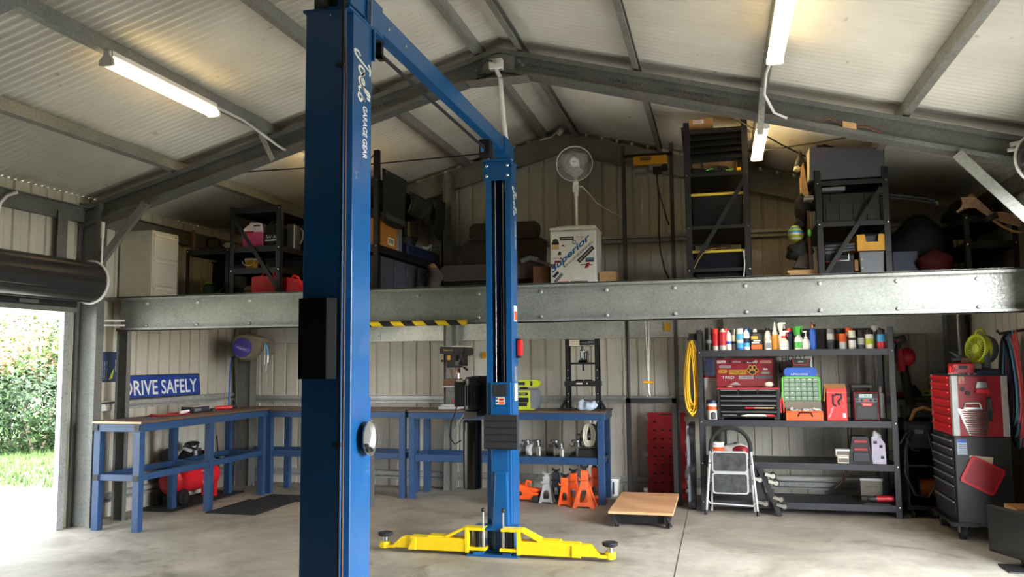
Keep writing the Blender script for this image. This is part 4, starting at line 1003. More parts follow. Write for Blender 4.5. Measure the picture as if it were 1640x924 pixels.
patch(.22,.525,.14,.19,'mustard'); lt('TYRES',.29,.165,.075,.03,'black'); lt('C',.375,.165,.025,.042,'black'); lt('BRIES',.455,.165,.075,.03,'black')
# paw print sticker: yellow outline, dark pads
def blob(u,v,ru,rv,m,d):
    q=MB(); c_=lid_pt(u,v); A=[Vector((c_[0]+ru*math.cos(a),lid_pt(u,v+rv*math.sin(a))[1]-d,c_[2]+rv*math.sin(a))) for a in [2*PI*i/20 for i in range(20)]]
    q.add(A,[tuple(range(20))]); return q
for (m_,g,d) in (('mustard',.008,.0012),('black',0,.002)):
    q=MB()
    for (u,v,ru,rv) in ((.60,.215,.014,.018),(.67,.215,.014,.018),(.565,.185,.012,.016),(.705,.185,.012,.016),(.635,.163,.03,.02)):
        z_=blob(u,v,ru+g,rv+g,m_,d); o=len(q.v); q.v+=z_.v; q.f+=[[o+i for i in f_] for f_ in z_.f]; q.m+=z_.m; q.s+=z_.s
    P(lid,'paw_sticker',q,m_)
lt('TRED',.20,.108,.13,.028,'paint_white'); patch(.39,.65,.09,.125,'grey_paint'); lt('COMP-RODS',.52,.108,.14,.02,'black')
patch(.68,.98,.095,.122,'grey_plastic'); lt('XTREME OUTBACK',.83,.108,.16,.014,'black')
b=MB(); b.prism([(.10,Z2+.36),(.22,Z2+.36),(.19,Z2+.385),(.16,Z2+.39)],1,9.2,9.205); S('small_part',b,'grey_paint','pale triangular bracket lying in the open tool box','bracket')
b=MB(); b.ell((.10,9.02,Z2+.346),(.032,.03,.012)); S('cloth_pad',b,'rope','pink cleaning pad in the left of the tool box top','pad')
b=MB(); b.ell((.505,9.06,Z2+.368),(.045,.03,.03)); S('wax_tin',b,'ivory','round pale tin standing in the tool box top','tin')
b=MB()
rn=random.Random(4)
for k in range(8): x=.0+rn.uniform(.02,.5); b.bar((x,9.05+rn.uniform(-.05,.1),Z2+.344),(x+rn.uniform(-.08,.08),9.05+rn.uniform(-.05,.1),Z2+.347),.014,.01)
S('hand_tools',b,'steel_dark','dark loose hand tools in the open tool box top','tools',None,'stuff')

# jar at left, pale sheet and blue box behind
t=thing('tub','clear tub with white label and navy lid left of the tool box','tub',(-.087,9.02,Z2))
b=MB(); b.lathe([(.056,0),(.058,.006),(.058,.165),(.054,.17)],(-.087,9.02,Z2)); P(t,'body',b,'pvc')
b=MB(); b.lathe([(.0585,.10),(.0585,.14)],(-.087,9.02,Z2)); P(t,'label',b,'orange')
b=MB(); b.lathe([(.03,0.005),(.03,.07),(.02,.09)],(-.08,8.985,Z2)); P(t,'label',b,'slate')
b=MB(); b.cyl((-.087,9.02,Z2+.17),(-.087,9.02,Z2+.205),.06,n=24); P(t,'lid',b,'navy')
b=MB(); b.box(-.15,9.2,Z2+.45,-.055,9.44,Z2+.66); S('carton',b,'navy','navy carton hanging at the left under the top shelf','carton',bev=.004)
b=MB(); b.box(-.17,9.47,Z2,-.04,9.485,Z2+.44); b.box(-.17,9.468,Z2+.43,-.04,9.47,Z2+.46,1); S('panel_sheet',b,['pvc','red_bright'],'pale sheet standing left behind the red tool box','sheet')
t=thing('sign_board','white board with black capital letters behind the green drawers','sign',(.82,9.46,Z2)); b=MB(); b.box(.62,9.45,Z2,.99,9.465,Z2+.66); P(t,'board',b,'white'); 
txt(t,'HOOT',(.80,9.448,Z2+.64),(1,0,0),(0,0,1),.26,.07,'black'); txt(t,'L',(.665,9.448,Z2+.535),(1,0,0),(0,0,1),.05,.10,'black')
b=MB(); b.box(.992,9.44,Z2,1.005,9.47,Z2+.66); P(t,'edge',b,'black')

# green parts drawer cabinet
t=thing('parts_cabinet','lime framed cabinet of small clear drawers','drawer cabinet',(.82,9.1,Z2))
b=MB(); b.box(.635,9.02,Z2,1.005,9.2,Z2+.44); P(t,'body',b,'charcoal_dark')
b=MB(); b.box(.63,9.005,Z2+.19,.645,9.2,Z2+.45); b.box(.995,9.005,Z2+.10,1.01,9.2,Z2+.45); b.box(.63,9.005,Z2+.437,1.01,9.2,Z2+.45); b.box(.63,9.005,Z2+.19,1.01,9.02,Z2+.20); P(t,'frame',b,'lime_green')
for r_ in range(5):
    for c_ in range(6):
        x=.648+c_*.058; z=Z2+.203+r_*.047
        q=MB(); q.box(x,9.0,z,x+.054,9.02,z+.043); d=P(t,'drawer',q,'drawer_clear',bev=.003)
        q=MB(); q.box(x+.015,8.992,z+.028,x+.039,9.0,z+.036); P(d,'pull',q,'grey_paint' if (r_*6+c_)%7 else 'ivory')
for c_ in range(3):
    x=.648+c_*.116; q=MB(); q.box(x,9.0,Z2+.13,x+.112,9.02,Z2+.185); P(t,'drawer',q,'drawer_clear',bev=.003)
t=thing('tool_pouch','blue padded bag lying on the green drawer cabinet','bag',(.82,9.12,Z2+.45)); b=MB(); b.prism(rrect(.66,Z2+.45,.985,Z2+.545,.035),1,9.03,9.2); P(t,'body',b,'blue',bev=.012); txt(t,'SUPERCHARGE',(.81,9.028,Z2+.475),(1,0,0),(0,0,1),.17,.018,'paint_white')
t=thing('first_aid_case','small black case with red trim on top of the blue bag','case',(.835,9.1,Z2+.545)); b=MB(); b.box(.745,9.03,Z2+.545,.925,9.17,Z2+.635); P(t,'body',b,'black',bev=.006)
b=MB(); b.tube([(.75,9.028,Z2+.632),(.757,9.028,Z2+.585),(.77,9.028,Z2+.575),(.885,9.028,Z2+.575),(.9,9.028,Z2+.585),(.905,9.028,Z2+.632)],.004); P(t,'piping',b,'red_bright'); txt(t,'CPV',(.83,9.027,Z2+.605),(1,0,0),(0,0,1),.055,.016,'paint_white',shear=.2)
# orange case with loose bits, lid up
t=thing('organiser_case','open orange organiser case full of loose fittings','case',(.84,8.98,Z2)); b=MB(); b.box(.655,8.925,Z2,1.02,9.0,Z2+.085); b.box(.655,8.925,Z2+.085,1.02,8.935,Z2+.10); P(t,'base',b,'orange',bev=.006)
b=MB(); b.box(.66,8.992,Z2+.09,1.01,9.0,Z2+.20); P(t,'lid',b,'taupe',bev=.004)
b=MB(); b.tube([(.775,8.92,Z2+.045),(.79,8.912,Z2+.085),(.9,8.912,Z2+.085),(.915,8.92,Z2+.045)],.008); P(t,'handle',b,'black')
b=MB(); rn=random.Random(9)
for k in range(26):
    x=rn.uniform(.68,.995); y=rn.uniform(8.945,8.985); b.ell((x,y,Z2+.095+rn.uniform(0,.03)),(.02,.012,.015),nu=7,nv=5)
S('fittings',b,'grey_paint','pale loose fittings heaped in the open orange case','fittings',None,'stuff')
t=thing('pliers','red handled pliers hanging beside the black drawers','pliers',(.625,8.99,Z2)); b=MB(); b.tube([(.615,8.99,Z2+.23),(.607,8.98,Z2+.15),(.612,8.98,Z2+.08)],.008); b.tube([(.625,8.99,Z2+.23),(.64,8.98,Z2+.15),(.638,8.98,Z2+.08)],.008); P(t,'handle',b,'red_bright'); b=MB(); b.tube([(.62,8.99,Z2+.22),(.62,8.99,Z2+.29)],[.012,.005]); P(t,'jaw',b,'steel_dark')
# red tool carton, radio
t=thing('tool_carton','red cardboard carton with flap open beside the radio','carton',(1.16,9.03,Z2)); b=MB(); b.box(1.06,8.95,Z2,1.255,9.13,Z2+.33); P(t,'box',b,'red_bright',bev=.003)
b=MB(); b.hexa([(1.055,8.945,Z2+.285),(1.255,8.945,Z2+.285),(1.255,8.95,Z2+.285),(1.055,8.95,Z2+.285),(1.045,9.06,Z2+.375),(1.255,9.06,Z2+.375),(1.255,9.066,Z2+.375),(1.045,9.066,Z2+.375)]); b.hexa([(1.035,8.96,Z2+.2),(1.045,8.96,Z2+.2),(1.045,9.1,Z2+.2),(1.035,9.1,Z2+.2),(1.05,8.96,Z2+.345),(1.056,8.96,Z2+.345),(1.056,9.1,Z2+.345),(1.05,9.1,Z2+.345)]); P(t,'flap',b,'cardboard')
q=MB(); q.tube([(1.14,8.947,Z2+.25),(1.12,8.947,Z2+.27),(1.12,8.947,Z2+.17),(1.15,8.947,Z2+.15)],.009); q.tube([(1.14,8.947,Z2+.27),(1.20,8.947,Z2+.265),(1.20,8.947,Z2+.23),(1.17,8.947,Z2+.2),(1.18,8.947,Z2+.16)],.010); P(t,'printed_tool',q,'charcoal')
txt(t,'Milwaukee',(1.095,8.948,Z2+.085),(.35,0,.94),(-.94,0,.35),.12,.022,'paint_white',shear=.2); txt(t,'M18 FUEL',(1.222,8.948,Z2+.19),(0,0,1),(-1,0,0),.1,.01,'rope')
b=MB(); b.box(1.21,8.946,Z2+.03,1.238,8.9495,Z2+.08); P(t,'label',b,'paint_white')
t=thing('site_radio','black jobsite radio with red trim and lit display','radio',(1.43,9.02,Z2)); b=MB(); b.box(1.31,8.95,Z2,1.565,9.15,Z2+.295); P(t,'body',b,'black',bev=.02)
b=MB(); b.tube([(1.328,8.945,Z2+.012),(1.324,8.945,Z2+.29),(1.545,8.945,Z2+.29),(1.552,8.945,Z2+.012)],.006,closed=True); P(t,'trim',b,'red_dark')
b=MB(); b.box(1.37,8.942,Z2+.235,1.495,8.951,Z2+.272); P(t,'display',b,'screen_glow'); txt(t,'93.5',(1.445,8.941,Z2+.254),(1,0,0),(0,0,1),.05,.022,'black')
b=MB(); b.box(1.335,8.944,Z2+.19,1.54,8.95,Z2+.23); P(t,'button_row',b,'grey_plastic')
for k in range(5): 
    q=MB(); x=1.352+k*.042; q.cyl((x,8.944,Z2+.21),(x,8.939,Z2+.21),.012 if k!=2 else .016,n=14); P(t,'button',q,'black' if k!=2 else 'red_bright')
b=MB(); b.prism([(1.385,Z2+.185),(1.50,Z2+.185),(1.485,Z2+.15),(1.405,Z2+.15)],1,8.944,8.951); P(t,'badge',b,'red_bright'); txt(t,'Milwaukee',(1.443,8.943,Z2+.168),(1,0,0),(0,0,1),.07,.014,'paint_white',shear=.2)
b=MB(); b.prism(rrect(1.345,Z2+.025,1.535,Z2+.145,.015),1,8.945,8.951); P(t,'speaker_grille',b,'charcoal')
b=MB(); b.box(1.30,8.97,Z2+.33,1.51,9.12,Z2+.37); b.box(1.31,9.0,Z2+.29,1.33,9.1,Z2+.34); b.box(1.48,9.0,Z2+.29,1.50,9.1,Z2+.34); P(t,'handle',b,'black',bev=.008)
# third shelf
Z3=.523
t=thing('battery_charger','black angular charger with red slots on the third shelf','charger',(1.365,9.03,Z3)); b=MB(); b.prism([(1.255,Z3),(1.475,Z3),(1.465,Z3+.12),(1.435,Z3+.275),(1.29,Z3+.275),(1.265,Z3+.12)],1,8.96,9.12); P(t,'body',b,'black',bev=.012)
for z0 in (.13,.21): b=MB(); b.box(1.30,8.952,Z3+z0,1.43,8.97,Z3+z0+.03); P(t,'slot',b,'red_dark',bev=.004)
b=MB(); b.box(1.29,8.95,Z3+.02,1.45,8.965,Z3+.115); P(t,'front_cover',b,'charcoal',bev=.006)
t=thing('paper_bag','pale mauve paper bag with gathered top beside the charger','bag',(1.535,9.03,Z3)); b=MB(); b.prism([(1.47,Z3),(1.605,Z3),(1.60,Z3+.20),(1.56,Z3+.27),(1.475,Z3+.27)],1,8.98,9.08); P(t,'bag',b,'mauve',bev=.008)
b=MB(); b.tube([(1.53,9.02,Z3+.265),(1.52,9.02,Z3+.29),(1.51,9.02,Z3+.325)],[.05,.035,.012]); P(t,'gathered_top',b,'pvc')
for (x,z,w) in ((1.49,.20,.035),(1.545,.16,.03),(1.555,.05,.03)): b=MB(); b.box(x,8.9785,Z3+z,x+w,8.98,Z3+z+.03); P(t,'print',b,'navy')
for k,(z0,l) in enumerate(((0,'lower of two small pale cartons left of the charger'),(.072,'upper of two small pale cartons left of the charger'))):
    t=thing('small_carton',l,'carton',(1.20,9.02,Z3+z0)); b=MB(); w=.055 if k==0 else .07; b.box(1.2-w,8.98,Z3+z0,1.2+w,9.07,Z3+z0+.068); P(t,'box',b,'pvc' if k else 'ivory',bev=.002); b=MB(); b.box(1.2-w+.008,8.9785,Z3+z0+.01,1.2+w-.008,8.98,Z3+z0+.05); P(t,'label',b,'taupe')
t=thing('paint_tub','white plastic tub with orange label behind the step stool','tub',(-.045,9.05,Z3)); b=MB(); b.lathe([(.06,0),(.066,.17),(.07,.175),(.07,.19),(0,.19)],(-.045,9.05,Z3)); P(t,'tub',b,'pvc'); b=MB(); b.lathe([(.0645,.09),(.066,.14)],(-.045,9.05,Z3)); P(t,'label',b,'orange')
b=MB(); rn=random.Random(2); b.ell((.15,9.1,Z3+.08),(.17,.12,.09),nu=14,nv=9)
for v in b.v: v.x+=rn.uniform(-.02,.02); v.z=max(Z3+.001,v.z+rn.uniform(-.015,.02))
S('plastic_bag',b,'translucent','crumpled translucent bag behind the step stool','bag')
b=MB(); b.ell((.19,9.0,Z3+.11),(.085,.05,.05)); S('rag',b,'red_dark','dark red rag poking out of the translucent bag','rag')
# bottom shelf
Z4=.123
t=thing('metal_junction_box','pale grey metal box standing on the bottom shelf','box',(1.49,9.3,Z4)); b=MB(); b.box(1.385,9.2,Z4,1.60,9.34,Z4+.22); P(t,'box',b,'taupe',bev=.004); txt(t,'FIRE PANEL',(1.49,9.198,Z4+.14),(1,0,0),(0,0,1),.13,.016,'charcoal'); b=MB(); b.box(1.38,9.195,Z4+.2,1.605,9.345,Z4+.225); P(t,'lid',b,'grey_paint')
t=thing('angle_grinder','red and black angle grinder lying on the bottom shelf','grinder',(1.55,9.0,Z4)); b=MB(); b.cyl((1.5,9.0,Z4+.05),(1.66,9.0,Z4+.055),.035,.03,n=16); P(t,'motor',b,'red'); b=MB(); b.tube([(1.5,9,Z4+.05),(1.45,9,Z4+.045),(1.42,9,Z4+.05)],[.034,.03,.018]); P(t,'gear_head',b,'steel_dark'); b=MB(); b.cyl((1.40,9.0,Z4+.07),(1.40,9.0,Z4+.076),.05,n=20); b.box(1.38,8.95,Z4,1.62,9.05,Z4+.012); P(t,'disc',b,'charcoal_dark')
b=MB(); b.tube([(1.33,9.5,.95),(1.32,9.48,.6),(1.28,9.45,.4),(1.24,9.42,.28),(1.15,9.4,.2)],.006); b.tube([(1.36,9.5,.95),(1.355,9.48,.6),(1.30,9.45,.4),(1.25,9.42,.27)],.006); S('power_lead',b,'brown','brown lead hanging behind the right end of the shelves','cable')

# ---------------------------------------------------------------- yellow extension lead on the rack post
b=MB(); rn=random.Random(5)
for k in range(15):
    w=.05+.012*k%5*.01+rn.uniform(0,.05); x0=-.285+rn.uniform(-.02,.02); pts=[]
    top=1.79+rn.uniform(-.02,.01); bot=.99+rn.uniform(0,.12); yy=8.97+rn.uniform(-.03,.03)
    for i in range(28):
        a=2*PI*i/28; ww=w*(.35+.65*(1-math.sin(a))/2)
        pts.append((x0+ww*math.cos(a),yy+.02*math.sin(2*a+k),(top+bot)/2+(top-bot)/2*math.sin(a)))
    b.tube(pts,.0065,6,closed=True)
G('cord_yellow',(246,196,40),.45,0,.04)
S('extension_lead',b,'cord_yellow','coiled yellow extension lead hanging on the left rack post','extension lead')
b=MB(); b.tube([(-.25,8.99,1.84),(-.29,8.97,1.83),(-.32,8.96,1.80)],.012); b.box(-.31,8.95,1.80,-.22,9.02,1.87); S('hook',b,'black','black hook holding the yellow lead','hook')

# ---------------------------------------------------------------- step stool
t=thing('step_stool','folded grey two step stool with black curved handle','step stool',(.075,8.75,0))
def tilt(z): return 8.80-.09*z   # leans back
b=MB(); L_=[(-.175,8.77,.0),(-.15,8.79,.35),(-.115,8.81,.66)]
arc=[(.085+.20*math.cos(a),8.82,.68+.20*math.sin(a)) for a in [PI-PI*i/14 for i in range(15)]]
b=MB(); b.tube([(-.175,8.76,.02),(-.115,8.815,.68)],.013,10); b.tube([(.335,8.76,.02),(.285,8.815,.68)],.013,10); b.tube([(-.16,8.77,.15),(-.13,8.765,.115),(.29,8.765,.10),(.32,8.77,.135)],.009,8); P(t,'frame',b,'grey_paint')
for q_ in (-.178,.337): b=MB(); b.tube([(q_,8.758,0),(q_,8.762,.05)],.017,10); P(t,'foot',b,'black')
b=MB(); b.tube([(-.118,8.812,.64)]+arc+[(.288,8.812,.64)],.02,12); P(t,'grip',b,'rubber')
for zz,y_ in ((.43,8.775),(.215,8.757)):
    b=MB(); b.prism(rrect(-.105,zz,.255,zz+.215,.03),1,y_,y_+.028); s_=P(t,'step',b,'grey_paint',bev=.004)
    b=MB(); b.prism(rrect(-.09,zz+.014,.24,zz+.20,.022),1,y_-.004,y_+.001); P(s_,'tread',b,G('tread',(52,54,54),.7,0,.55,18.,bump=.1))
for q_ in ((-.10,-.12),(.27,.31)): b=MB(); b.tube([(q_[0],8.84,.66),(q_[1],8.89,.02)],.011,8); P(t,'rear_leg',b,'grey_paint')
for zz in (.32,.52): b=MB(); b.tube([(-.14,8.79,zz),(.30,8.79,zz)],.006); P(t,'rivet_bar',b,'steel_dark')
# caster dolly leaning on shelf
t=thing('creeper_dolly','narrow black frame with chrome caster wheels leaning on the bottom shelf','dolly',(.46,8.83,0))
b=MB(); b.bar((.37,8.83,.47),(.51,8.80,.13),.055,.02,up=(0,1,0)); b.bar((.32,8.86,.47),(.40,8.86,.13),.09,.015,up=(0,1,0)); b.bar((.51,8.80,.13),(.55,8.80,.0),.05,.02,up=(0,1,0)); P(t,'frame',b,'black')
for (x,z) in ((.46,.40),(.49,.33),(.53,.17),(.56,.10),(.33,.36),(.38,.12)):
    q=MB(); q.cyl((x+.035,8.80,z),(x+.035,8.85,z),.036,n=20); w=P(t,'caster_wheel',q,'rubber')
    q=MB(); q.cyl((x+.035,8.797,z),(x+.035,8.80,z),.024,n=16); q.bar((x-.04,8.80,z+.02),(x+.035,8.80,z),.035,.03); P(w,'chrome_fork',q,'chrome')
# creepers standing at left of the rack
def creeper(name,label,x0,x1,y,z1,m,lean):
    t=thing(name,label,'creeper',((x0+x1)/2,y,0))
    n=26; L_=[];R_=[]
    for i in range(n+1):
        f_=i/n; z=z1*f_; w=1.0
        d=.0
        if f_>.62: d=0
        w_=(x1-x0)/2*(1-.10*math.exp(-((f_-.28)/.08)**2)-.06*math.exp(-((f_-.66)/.03)**2))
        c_=(x0+x1)/2; L_.append((c_-w_,z)); R_.append((c_+w_,z))
    b=MB(); b.prism(L_+R_[::-1],1,y,y+.035) 
    for v in b.v: v.y+=lean*v.z
    P(t,'deck',b,m,bev=.008)
    q=MB()
    for c_ in range(4):
        for r_ in range(9):
            x=x0+(x1-x0)*(.2+.2*c_); z=.08+z1*.1*r_
            if c_ in(1,2) and r_>7: continue
            q.cyl((x,y-.001+lean*z,z),(x,y+.004+lean*z,z),.018,n=12)
    P(t,'holes',q,'charcoal_dark'); return t
cr_=creeper('mechanic_creeper','red moulded mechanic creeper leaning upright on the far wall',-.85,-.40,9.60,.97,G('creeper_red',(178,32,46),.5,0,.12,5.),.25)
for xx,zz in ((-.86,.9),(-.86,.5),(-.39,.9),(-.39,.5),(-.86,.1),(-.39,.1)):
    b=MB(); b.cyl((xx-.02,9.56+.25*zz,zz),(xx+.02,9.56+.25*zz,zz),.03,n=16); P(cr_,'caster',b,'grey_paint')
b=MB(); b.box(-.70,9.595+.24,.93,-.56,9.6+.25,.955); P(cr_,'hand_slot',b,'charcoal_dark')
t=thing('mechanic_creeper','dark creeper with side casters standing on edge by the left rack post','creeper',(-.31,9.15,0))
b=MB(); pr=[(9.0,0.03),(9.02,.0),(9.4,.0),(9.45,.5),(9.4,.9),(9.05,.9),(8.98,.86),(9.0,.72),(9.04,.64),(9.03,.52),(8.96,.44),(8.99,.36),(9.04,.28),(9.0,.15)]
b.prism(pr,0,-.335,-.285); P(t,'deck',b,'charcoal',bev=.01)
b=MB(); b.box(-.36,9.0,.02,-.335,9.38,.88); P(t,'underside',b,'grey_plastic')
for zz in (.82,.42,.06):
    b=MB(); b.cyl((-.33,8.97,zz),(-.29,8.97,zz),.032,n=16); w=P(t,'caster',b,'rubber'); b=MB(); b.prism([(8.95,zz-.02),(9.0,zz-.01),(9.0,zz+.04),(8.97,zz+.03)],0,-.318,-.30); P(w,'bracket',b,'chrome')

# ---------------------------------------------------------------- tool chest on roller cabinet
TX0,TX1,TY0,TY1=1.985,2.43,7.97,8.72
t=thing('roller_cabinet','charcoal roller tool cabinet on casters by the right wall','tool cabinet',((TX0+TX1)/2,(TY0+TY1)/2,0))
b=MB(); b.box(TX0,TY0,.15,TX1,TY1,.895); P(t,'body',b,'charcoal',bev=.006)
zs=[(.80,.865),(.72,.79),(.64,.71),(.56,.63),(.48,.55),(.34,.47),(.20,.33)]
for a,c_ in zs:
    q=MB(); q.box(TX0-.012,TY0+.04,a,TX0,TY1-.04,c_); d=P(t,'drawer',q,'charcoal',bev=.003)
    q=MB(); q.box(TX0-.024,TY0+.05,c_-.018,TX0-.012,TY1-.05,c_-.006); P(d,'pull',q,'grey_plastic')
b=MB(); b.box(TX0-.05,TY0-.03,.125,TX1+.02,TY1+.03,.155); b.prism(rrect(TX0-.07,TY0-.04,TX0+.16,TY0+.03,.02),2,.125,.16); P(t,'base_bumper',b,'black',bev=.008)
for (cx,cy_) in ((TX0+.04,TY0+.06),(TX0+.04,TY1-.06),(TX1-.05,TY0+.06),(TX1-.05,TY1-.06)):
    q=MB(); q.cyl((cx-.022,cy_,.06),(cx+.022,cy_,.06),.06,n=24); w=P(t,'caster',q,'rubber')
    q=MB(); q.box(cx-.03,cy_-.03,.06,cx-.024,cy_+.03,.126); q.box(cx+.024,cy_-.03,.06,cx+.03,cy_+.03,.126); q.box(cx-.03,cy_-.03,.12,cx+.03,cy_+.03,.126); P(w,'fork',q,'steel')
b=MB(); b.box(TX0+.02,TY0-.0015,.74,TX0+.10,TY0,.87); l_=P(t,'label',b,'rag'); b=MB(); b.box(TX0+.022,TY0-.003,.845,TX0+.098,TY0-.0015,.868); P(l_,'label_band',b,'blue')
for k in range(5): b=MB(); b.box(TX0+.03,TY0-.003,.76+k*.016,TX0+.09,TY0-.0015,.766+k*.016); P(l_,'print',b,'grey_plastic')
b=MB(); b.prism([(TX0+.115,.735),(TX0+.30,.72),(TX0+.29,.66),(TX0+.115,.67)],1,TY0-.0015,TY0); P(t,'label',b,'ivory')
b=MB(); b.cyl((TX0-.002,TY0+.3,.88),(TX0-.006,TY0+.3,.88),.012); P(t,'lock',b,'steel')
# red tray stuck on the side, rotated
t=thing('magnetic_tray','square red tray stuck at a tilt on the charcoal cabinet side','tray',(TX0+.20,TY0-.01,.55))
b=MB(); b.prism(rrect(-.145,-.125,.145,.125,.03),1,0,.022); b.xf(Matrix.Translation((TX0+.205,TY0-.026,.565))@Matrix.Rotation(math.radians(27),4,'Y')); P(t,'tray',b,'red',bev=.006)
b=MB(); b.prism(rrect(-.125,-.105,.125,.105,.025),1,-.002,.002); b.xf(Matrix.Translation((TX0+.205,TY0-.026,.565))@Matrix.Rotation(math.radians(27),4,'Y')); P(t,'base_recess',b,'red_dark')
# top chest
t=thing('tool_chest','red top tool chest with grey corner posts and spanners on its side','tool chest',((TX0+TX1)/2,(TY0+TY1)/2,.895))
X0,X1,Y0_,Y1_=TX0+.005,TX1-.0,TY0+.01,TY1-.03
b=MB(); b.box(X0,Y0_,.897,X1,Y1_,1.425); P(t,'body',b,'red_dark',bev=.005)
for (cx,cy_) in ((X0,Y0_),(X1-.045,Y0_),(X0,Y1_-.045)):
    q=MB(); q.box(cx-.004,cy_-.004,.90,cx+.05,cy_+.05,1.428); P(t,'corner_post',q,'grey_paint',bev=.006)
b=MB(); b.box(X0-.004,Y0_-.004,1.425,X1+.004,Y1_+.004,1.437); P(t,'top',b,'charcoal',bev=.003)
zs=[(1.37,1.42),(1.30,1.36),(1.225,1.29),(1.15,1.215),(1.075,1.14),(1.0,1.065),(.91,.99)]
for a,c_ in zs:
    q=MB(); q.box(X0-.012,Y0_+.05,a,X0,Y1_-.05,c_); d=P(t,'drawer',q,'red',bev=.003)
    q=MB(); q.box(X0-.026,Y0_+.06,c_-.02,X0-.012,Y1_-.06,c_-.006); P(d,'pull',q,'red_bright')
b=MB(); b.box(X0+.06,Y0_-.0015,1.36,X0+.105,Y0_,1.42); st=P(t,'sticker',b,'rope'); b=MB(); b.prism([(X0+.068,1.365),(X0+.082,1.41),(X0+.09,1.375),(X0+.098,1.395),(X0+.1,1.365)],1,Y0_-.003,Y0_-.0015); P(st,'print',b,'red')
for (dx,dz_) in ((.085,1.31),(.125,1.275)):
    b=MB(); b.cyl((X0+dx,Y0_,dz_),(X0+dx,Y0_-.014,dz_),.019,n=20); S('magnet_knob',b,'black','round black magnet on the red chest side, %s of two'%('left' if dx<.1 else 'right'),'magnet')
t=thing('magnetic_holder','silver and red holder tray on the red chest side','holder',(X0+.235,Y0_-.02,1.29)); b=MB(); b.prism([(X0+.185,1.32),(X0+.20,1.375),(X0+.27,1.375),(X0+.285,1.32)],1,Y0_-.03,Y0_); P(t,'bracket',b,'steel',bev=.005); b=MB(); b.box(X0+.18,Y0_-.045,1.275,X0+.29,Y0_,1.315); P(t,'tray',b,'red',bev=.006)
t=thing('torch','silver and black torch stuck upright on the red chest side','torch',(X0+.285,Y0_-.02,1.05)); b=MB(); b.prism(rrect(X0+.265,1.03,X0+.305,1.235,.012),1,Y0_-.028,Y0_); P(t,'body',b,'black',bev=.004); b=MB(); b.prism(rrect(X0+.269,1.12,X0+.301,1.228,.008),1,Y0_-.036,Y0_-.026); P(t,'lens',b,'chrome')
# spanner rack
b=MB(); b.tube([(X0+.085,Y0_-.012,1.14),(X0+.10,Y0_-.014,1.19),(X0+.21,Y0_-.014,1.19),(X0+.23,Y0_-.012,1.14)],.008); b.box(X0+.085,Y0_-.012,1.135,X0+.235,Y0_-.004,1.15)
S('spanner_holder',b,'steel','chrome handled spanner holder on the red chest side','spanner holder')
for k in range(12):
    z=1.128-k*.0195; w=.115-.0045*k; xc=X0+.165+.002*k
    b=MB(); b.bar((xc-w,Y0_-.008,z),(xc+w,Y0_-.008,z),.006,.009)
    b.lathe([(.0,0),(.012-.0003*k,0),(.012-.0003*k,.008),(0,.008)],(xc-w,Y0_-.004,z),(0,-1,0),10); b.lathe([(.004,0),(.011-.0003*k,0),(.011-.0003*k,.008),(.004,.008)],(xc+w,Y0_-.004,z),(0,-1,0),10)
    S('spanner',b,'chrome','chrome spanner hanging sideways on the red chest, number %d from the top of the fan'%(k+1),'spanner','spanners on the red chest side')
# things on the chest
ZC=1.437
t=thing('cordless_fan','lime and grey round workshop fan tilted on the tool chest','fan',(2.30,8.2,ZC))
fc=Vector((2.285,8.16,1.665)); ax=Vector((-.90,-.40,.12)).normalized()
b=MB(); b.lathe([(.10,.0),(.105,.035),(.12,.055),(.132,.05),(.135,.0),(.13,-.02)],fc,ax,32,cap=False); P(t,'front_ring',b,'lime')
b=MB(); b.lathe([(.105,.0),(.03,-.02),(0,-.02)],fc,ax,32); P(t,'back_plate',b,'charcoal')
b=MB(); b.lathe([(.13,-.02),(.135,-.03),(.12,-.09),(.07,-.12),(0,-.125)],fc,ax,32); P(t,'rear_shell',b,'slate')
b=MB(); b.lathe([(.045,.025),(.04,.045),(0,.05)],fc,ax,20); P(t,'hub',b,'lime')
b=MB(); a_=ax.cross(Vector((0,0,1))).normalized(); c2=ax.cross(a_)
for k in range(28):
    an=2*PI*k/28; d=a_*math.cos(an)+c2*math.sin(an); b.bar(fc+ax*.033+d*.04,fc+ax*.038+d*.108,.006,.006)
P(t,'grille',b,'lime')
b=MB(); b.tube([fc+Vector((-.03,0,.125)),fc+Vector((-.02,0,.165)),fc+Vector((.02,0,.175)),fc+Vector((.05,0,.13))],.012); P(t,'handle',b,'lime')
b=MB(); b.bar(fc+Vector((.02,-.12,0)),(2.31,8.06,ZC+.05),.05,.025); b.bar(fc+Vector((.06,.10,-.02)),(2.33,8.22,ZC+.05),.05,.025); b.box(2.24,8.02,ZC+.0,2.40,8.28,ZC+.05); P(t,'stand',b,'slate',bev=.01)
t=thing('red_case','red plastic case with black panel on the tool chest','case',(2.12,8.12,ZC)); b=MB(); b.box(2.02,8.04,ZC,2.20,8.2,ZC+.1); P(t,'body',b,'red',bev=.012); b=MB(); b.box(2.07,8.036,ZC+.05,2.14,8.042,ZC+.08); P(t,'panel',b,'black'); 
for xx in (2.035,2.165): b=MB(); b.box(xx,8.034,ZC+.035,xx+.025,8.042,ZC+.05); P(t,'latch',b,'red_dark')
t=thing('impact_driver','dark cordless driver lying on the red case','driver',(2.1,8.12,ZC+.1)); b=MB(); b.tube([(2.04,8.12,ZC+.13),(2.1,8.12,ZC+.14),(2.16,8.12,ZC+.13)],[.02,.03,.034]); b.tube([(2.13,8.12,ZC+.13),(2.06,8.10,ZC+.18),(2.02,8.1,ZC+.21)],[.018,.016,.005]); P(t,'body',b,'charcoal'); b=MB(); b.box(2.11,8.08,ZC+.1,2.19,8.16,ZC+.15); P(t,'battery',b,'brown',bev=.006)
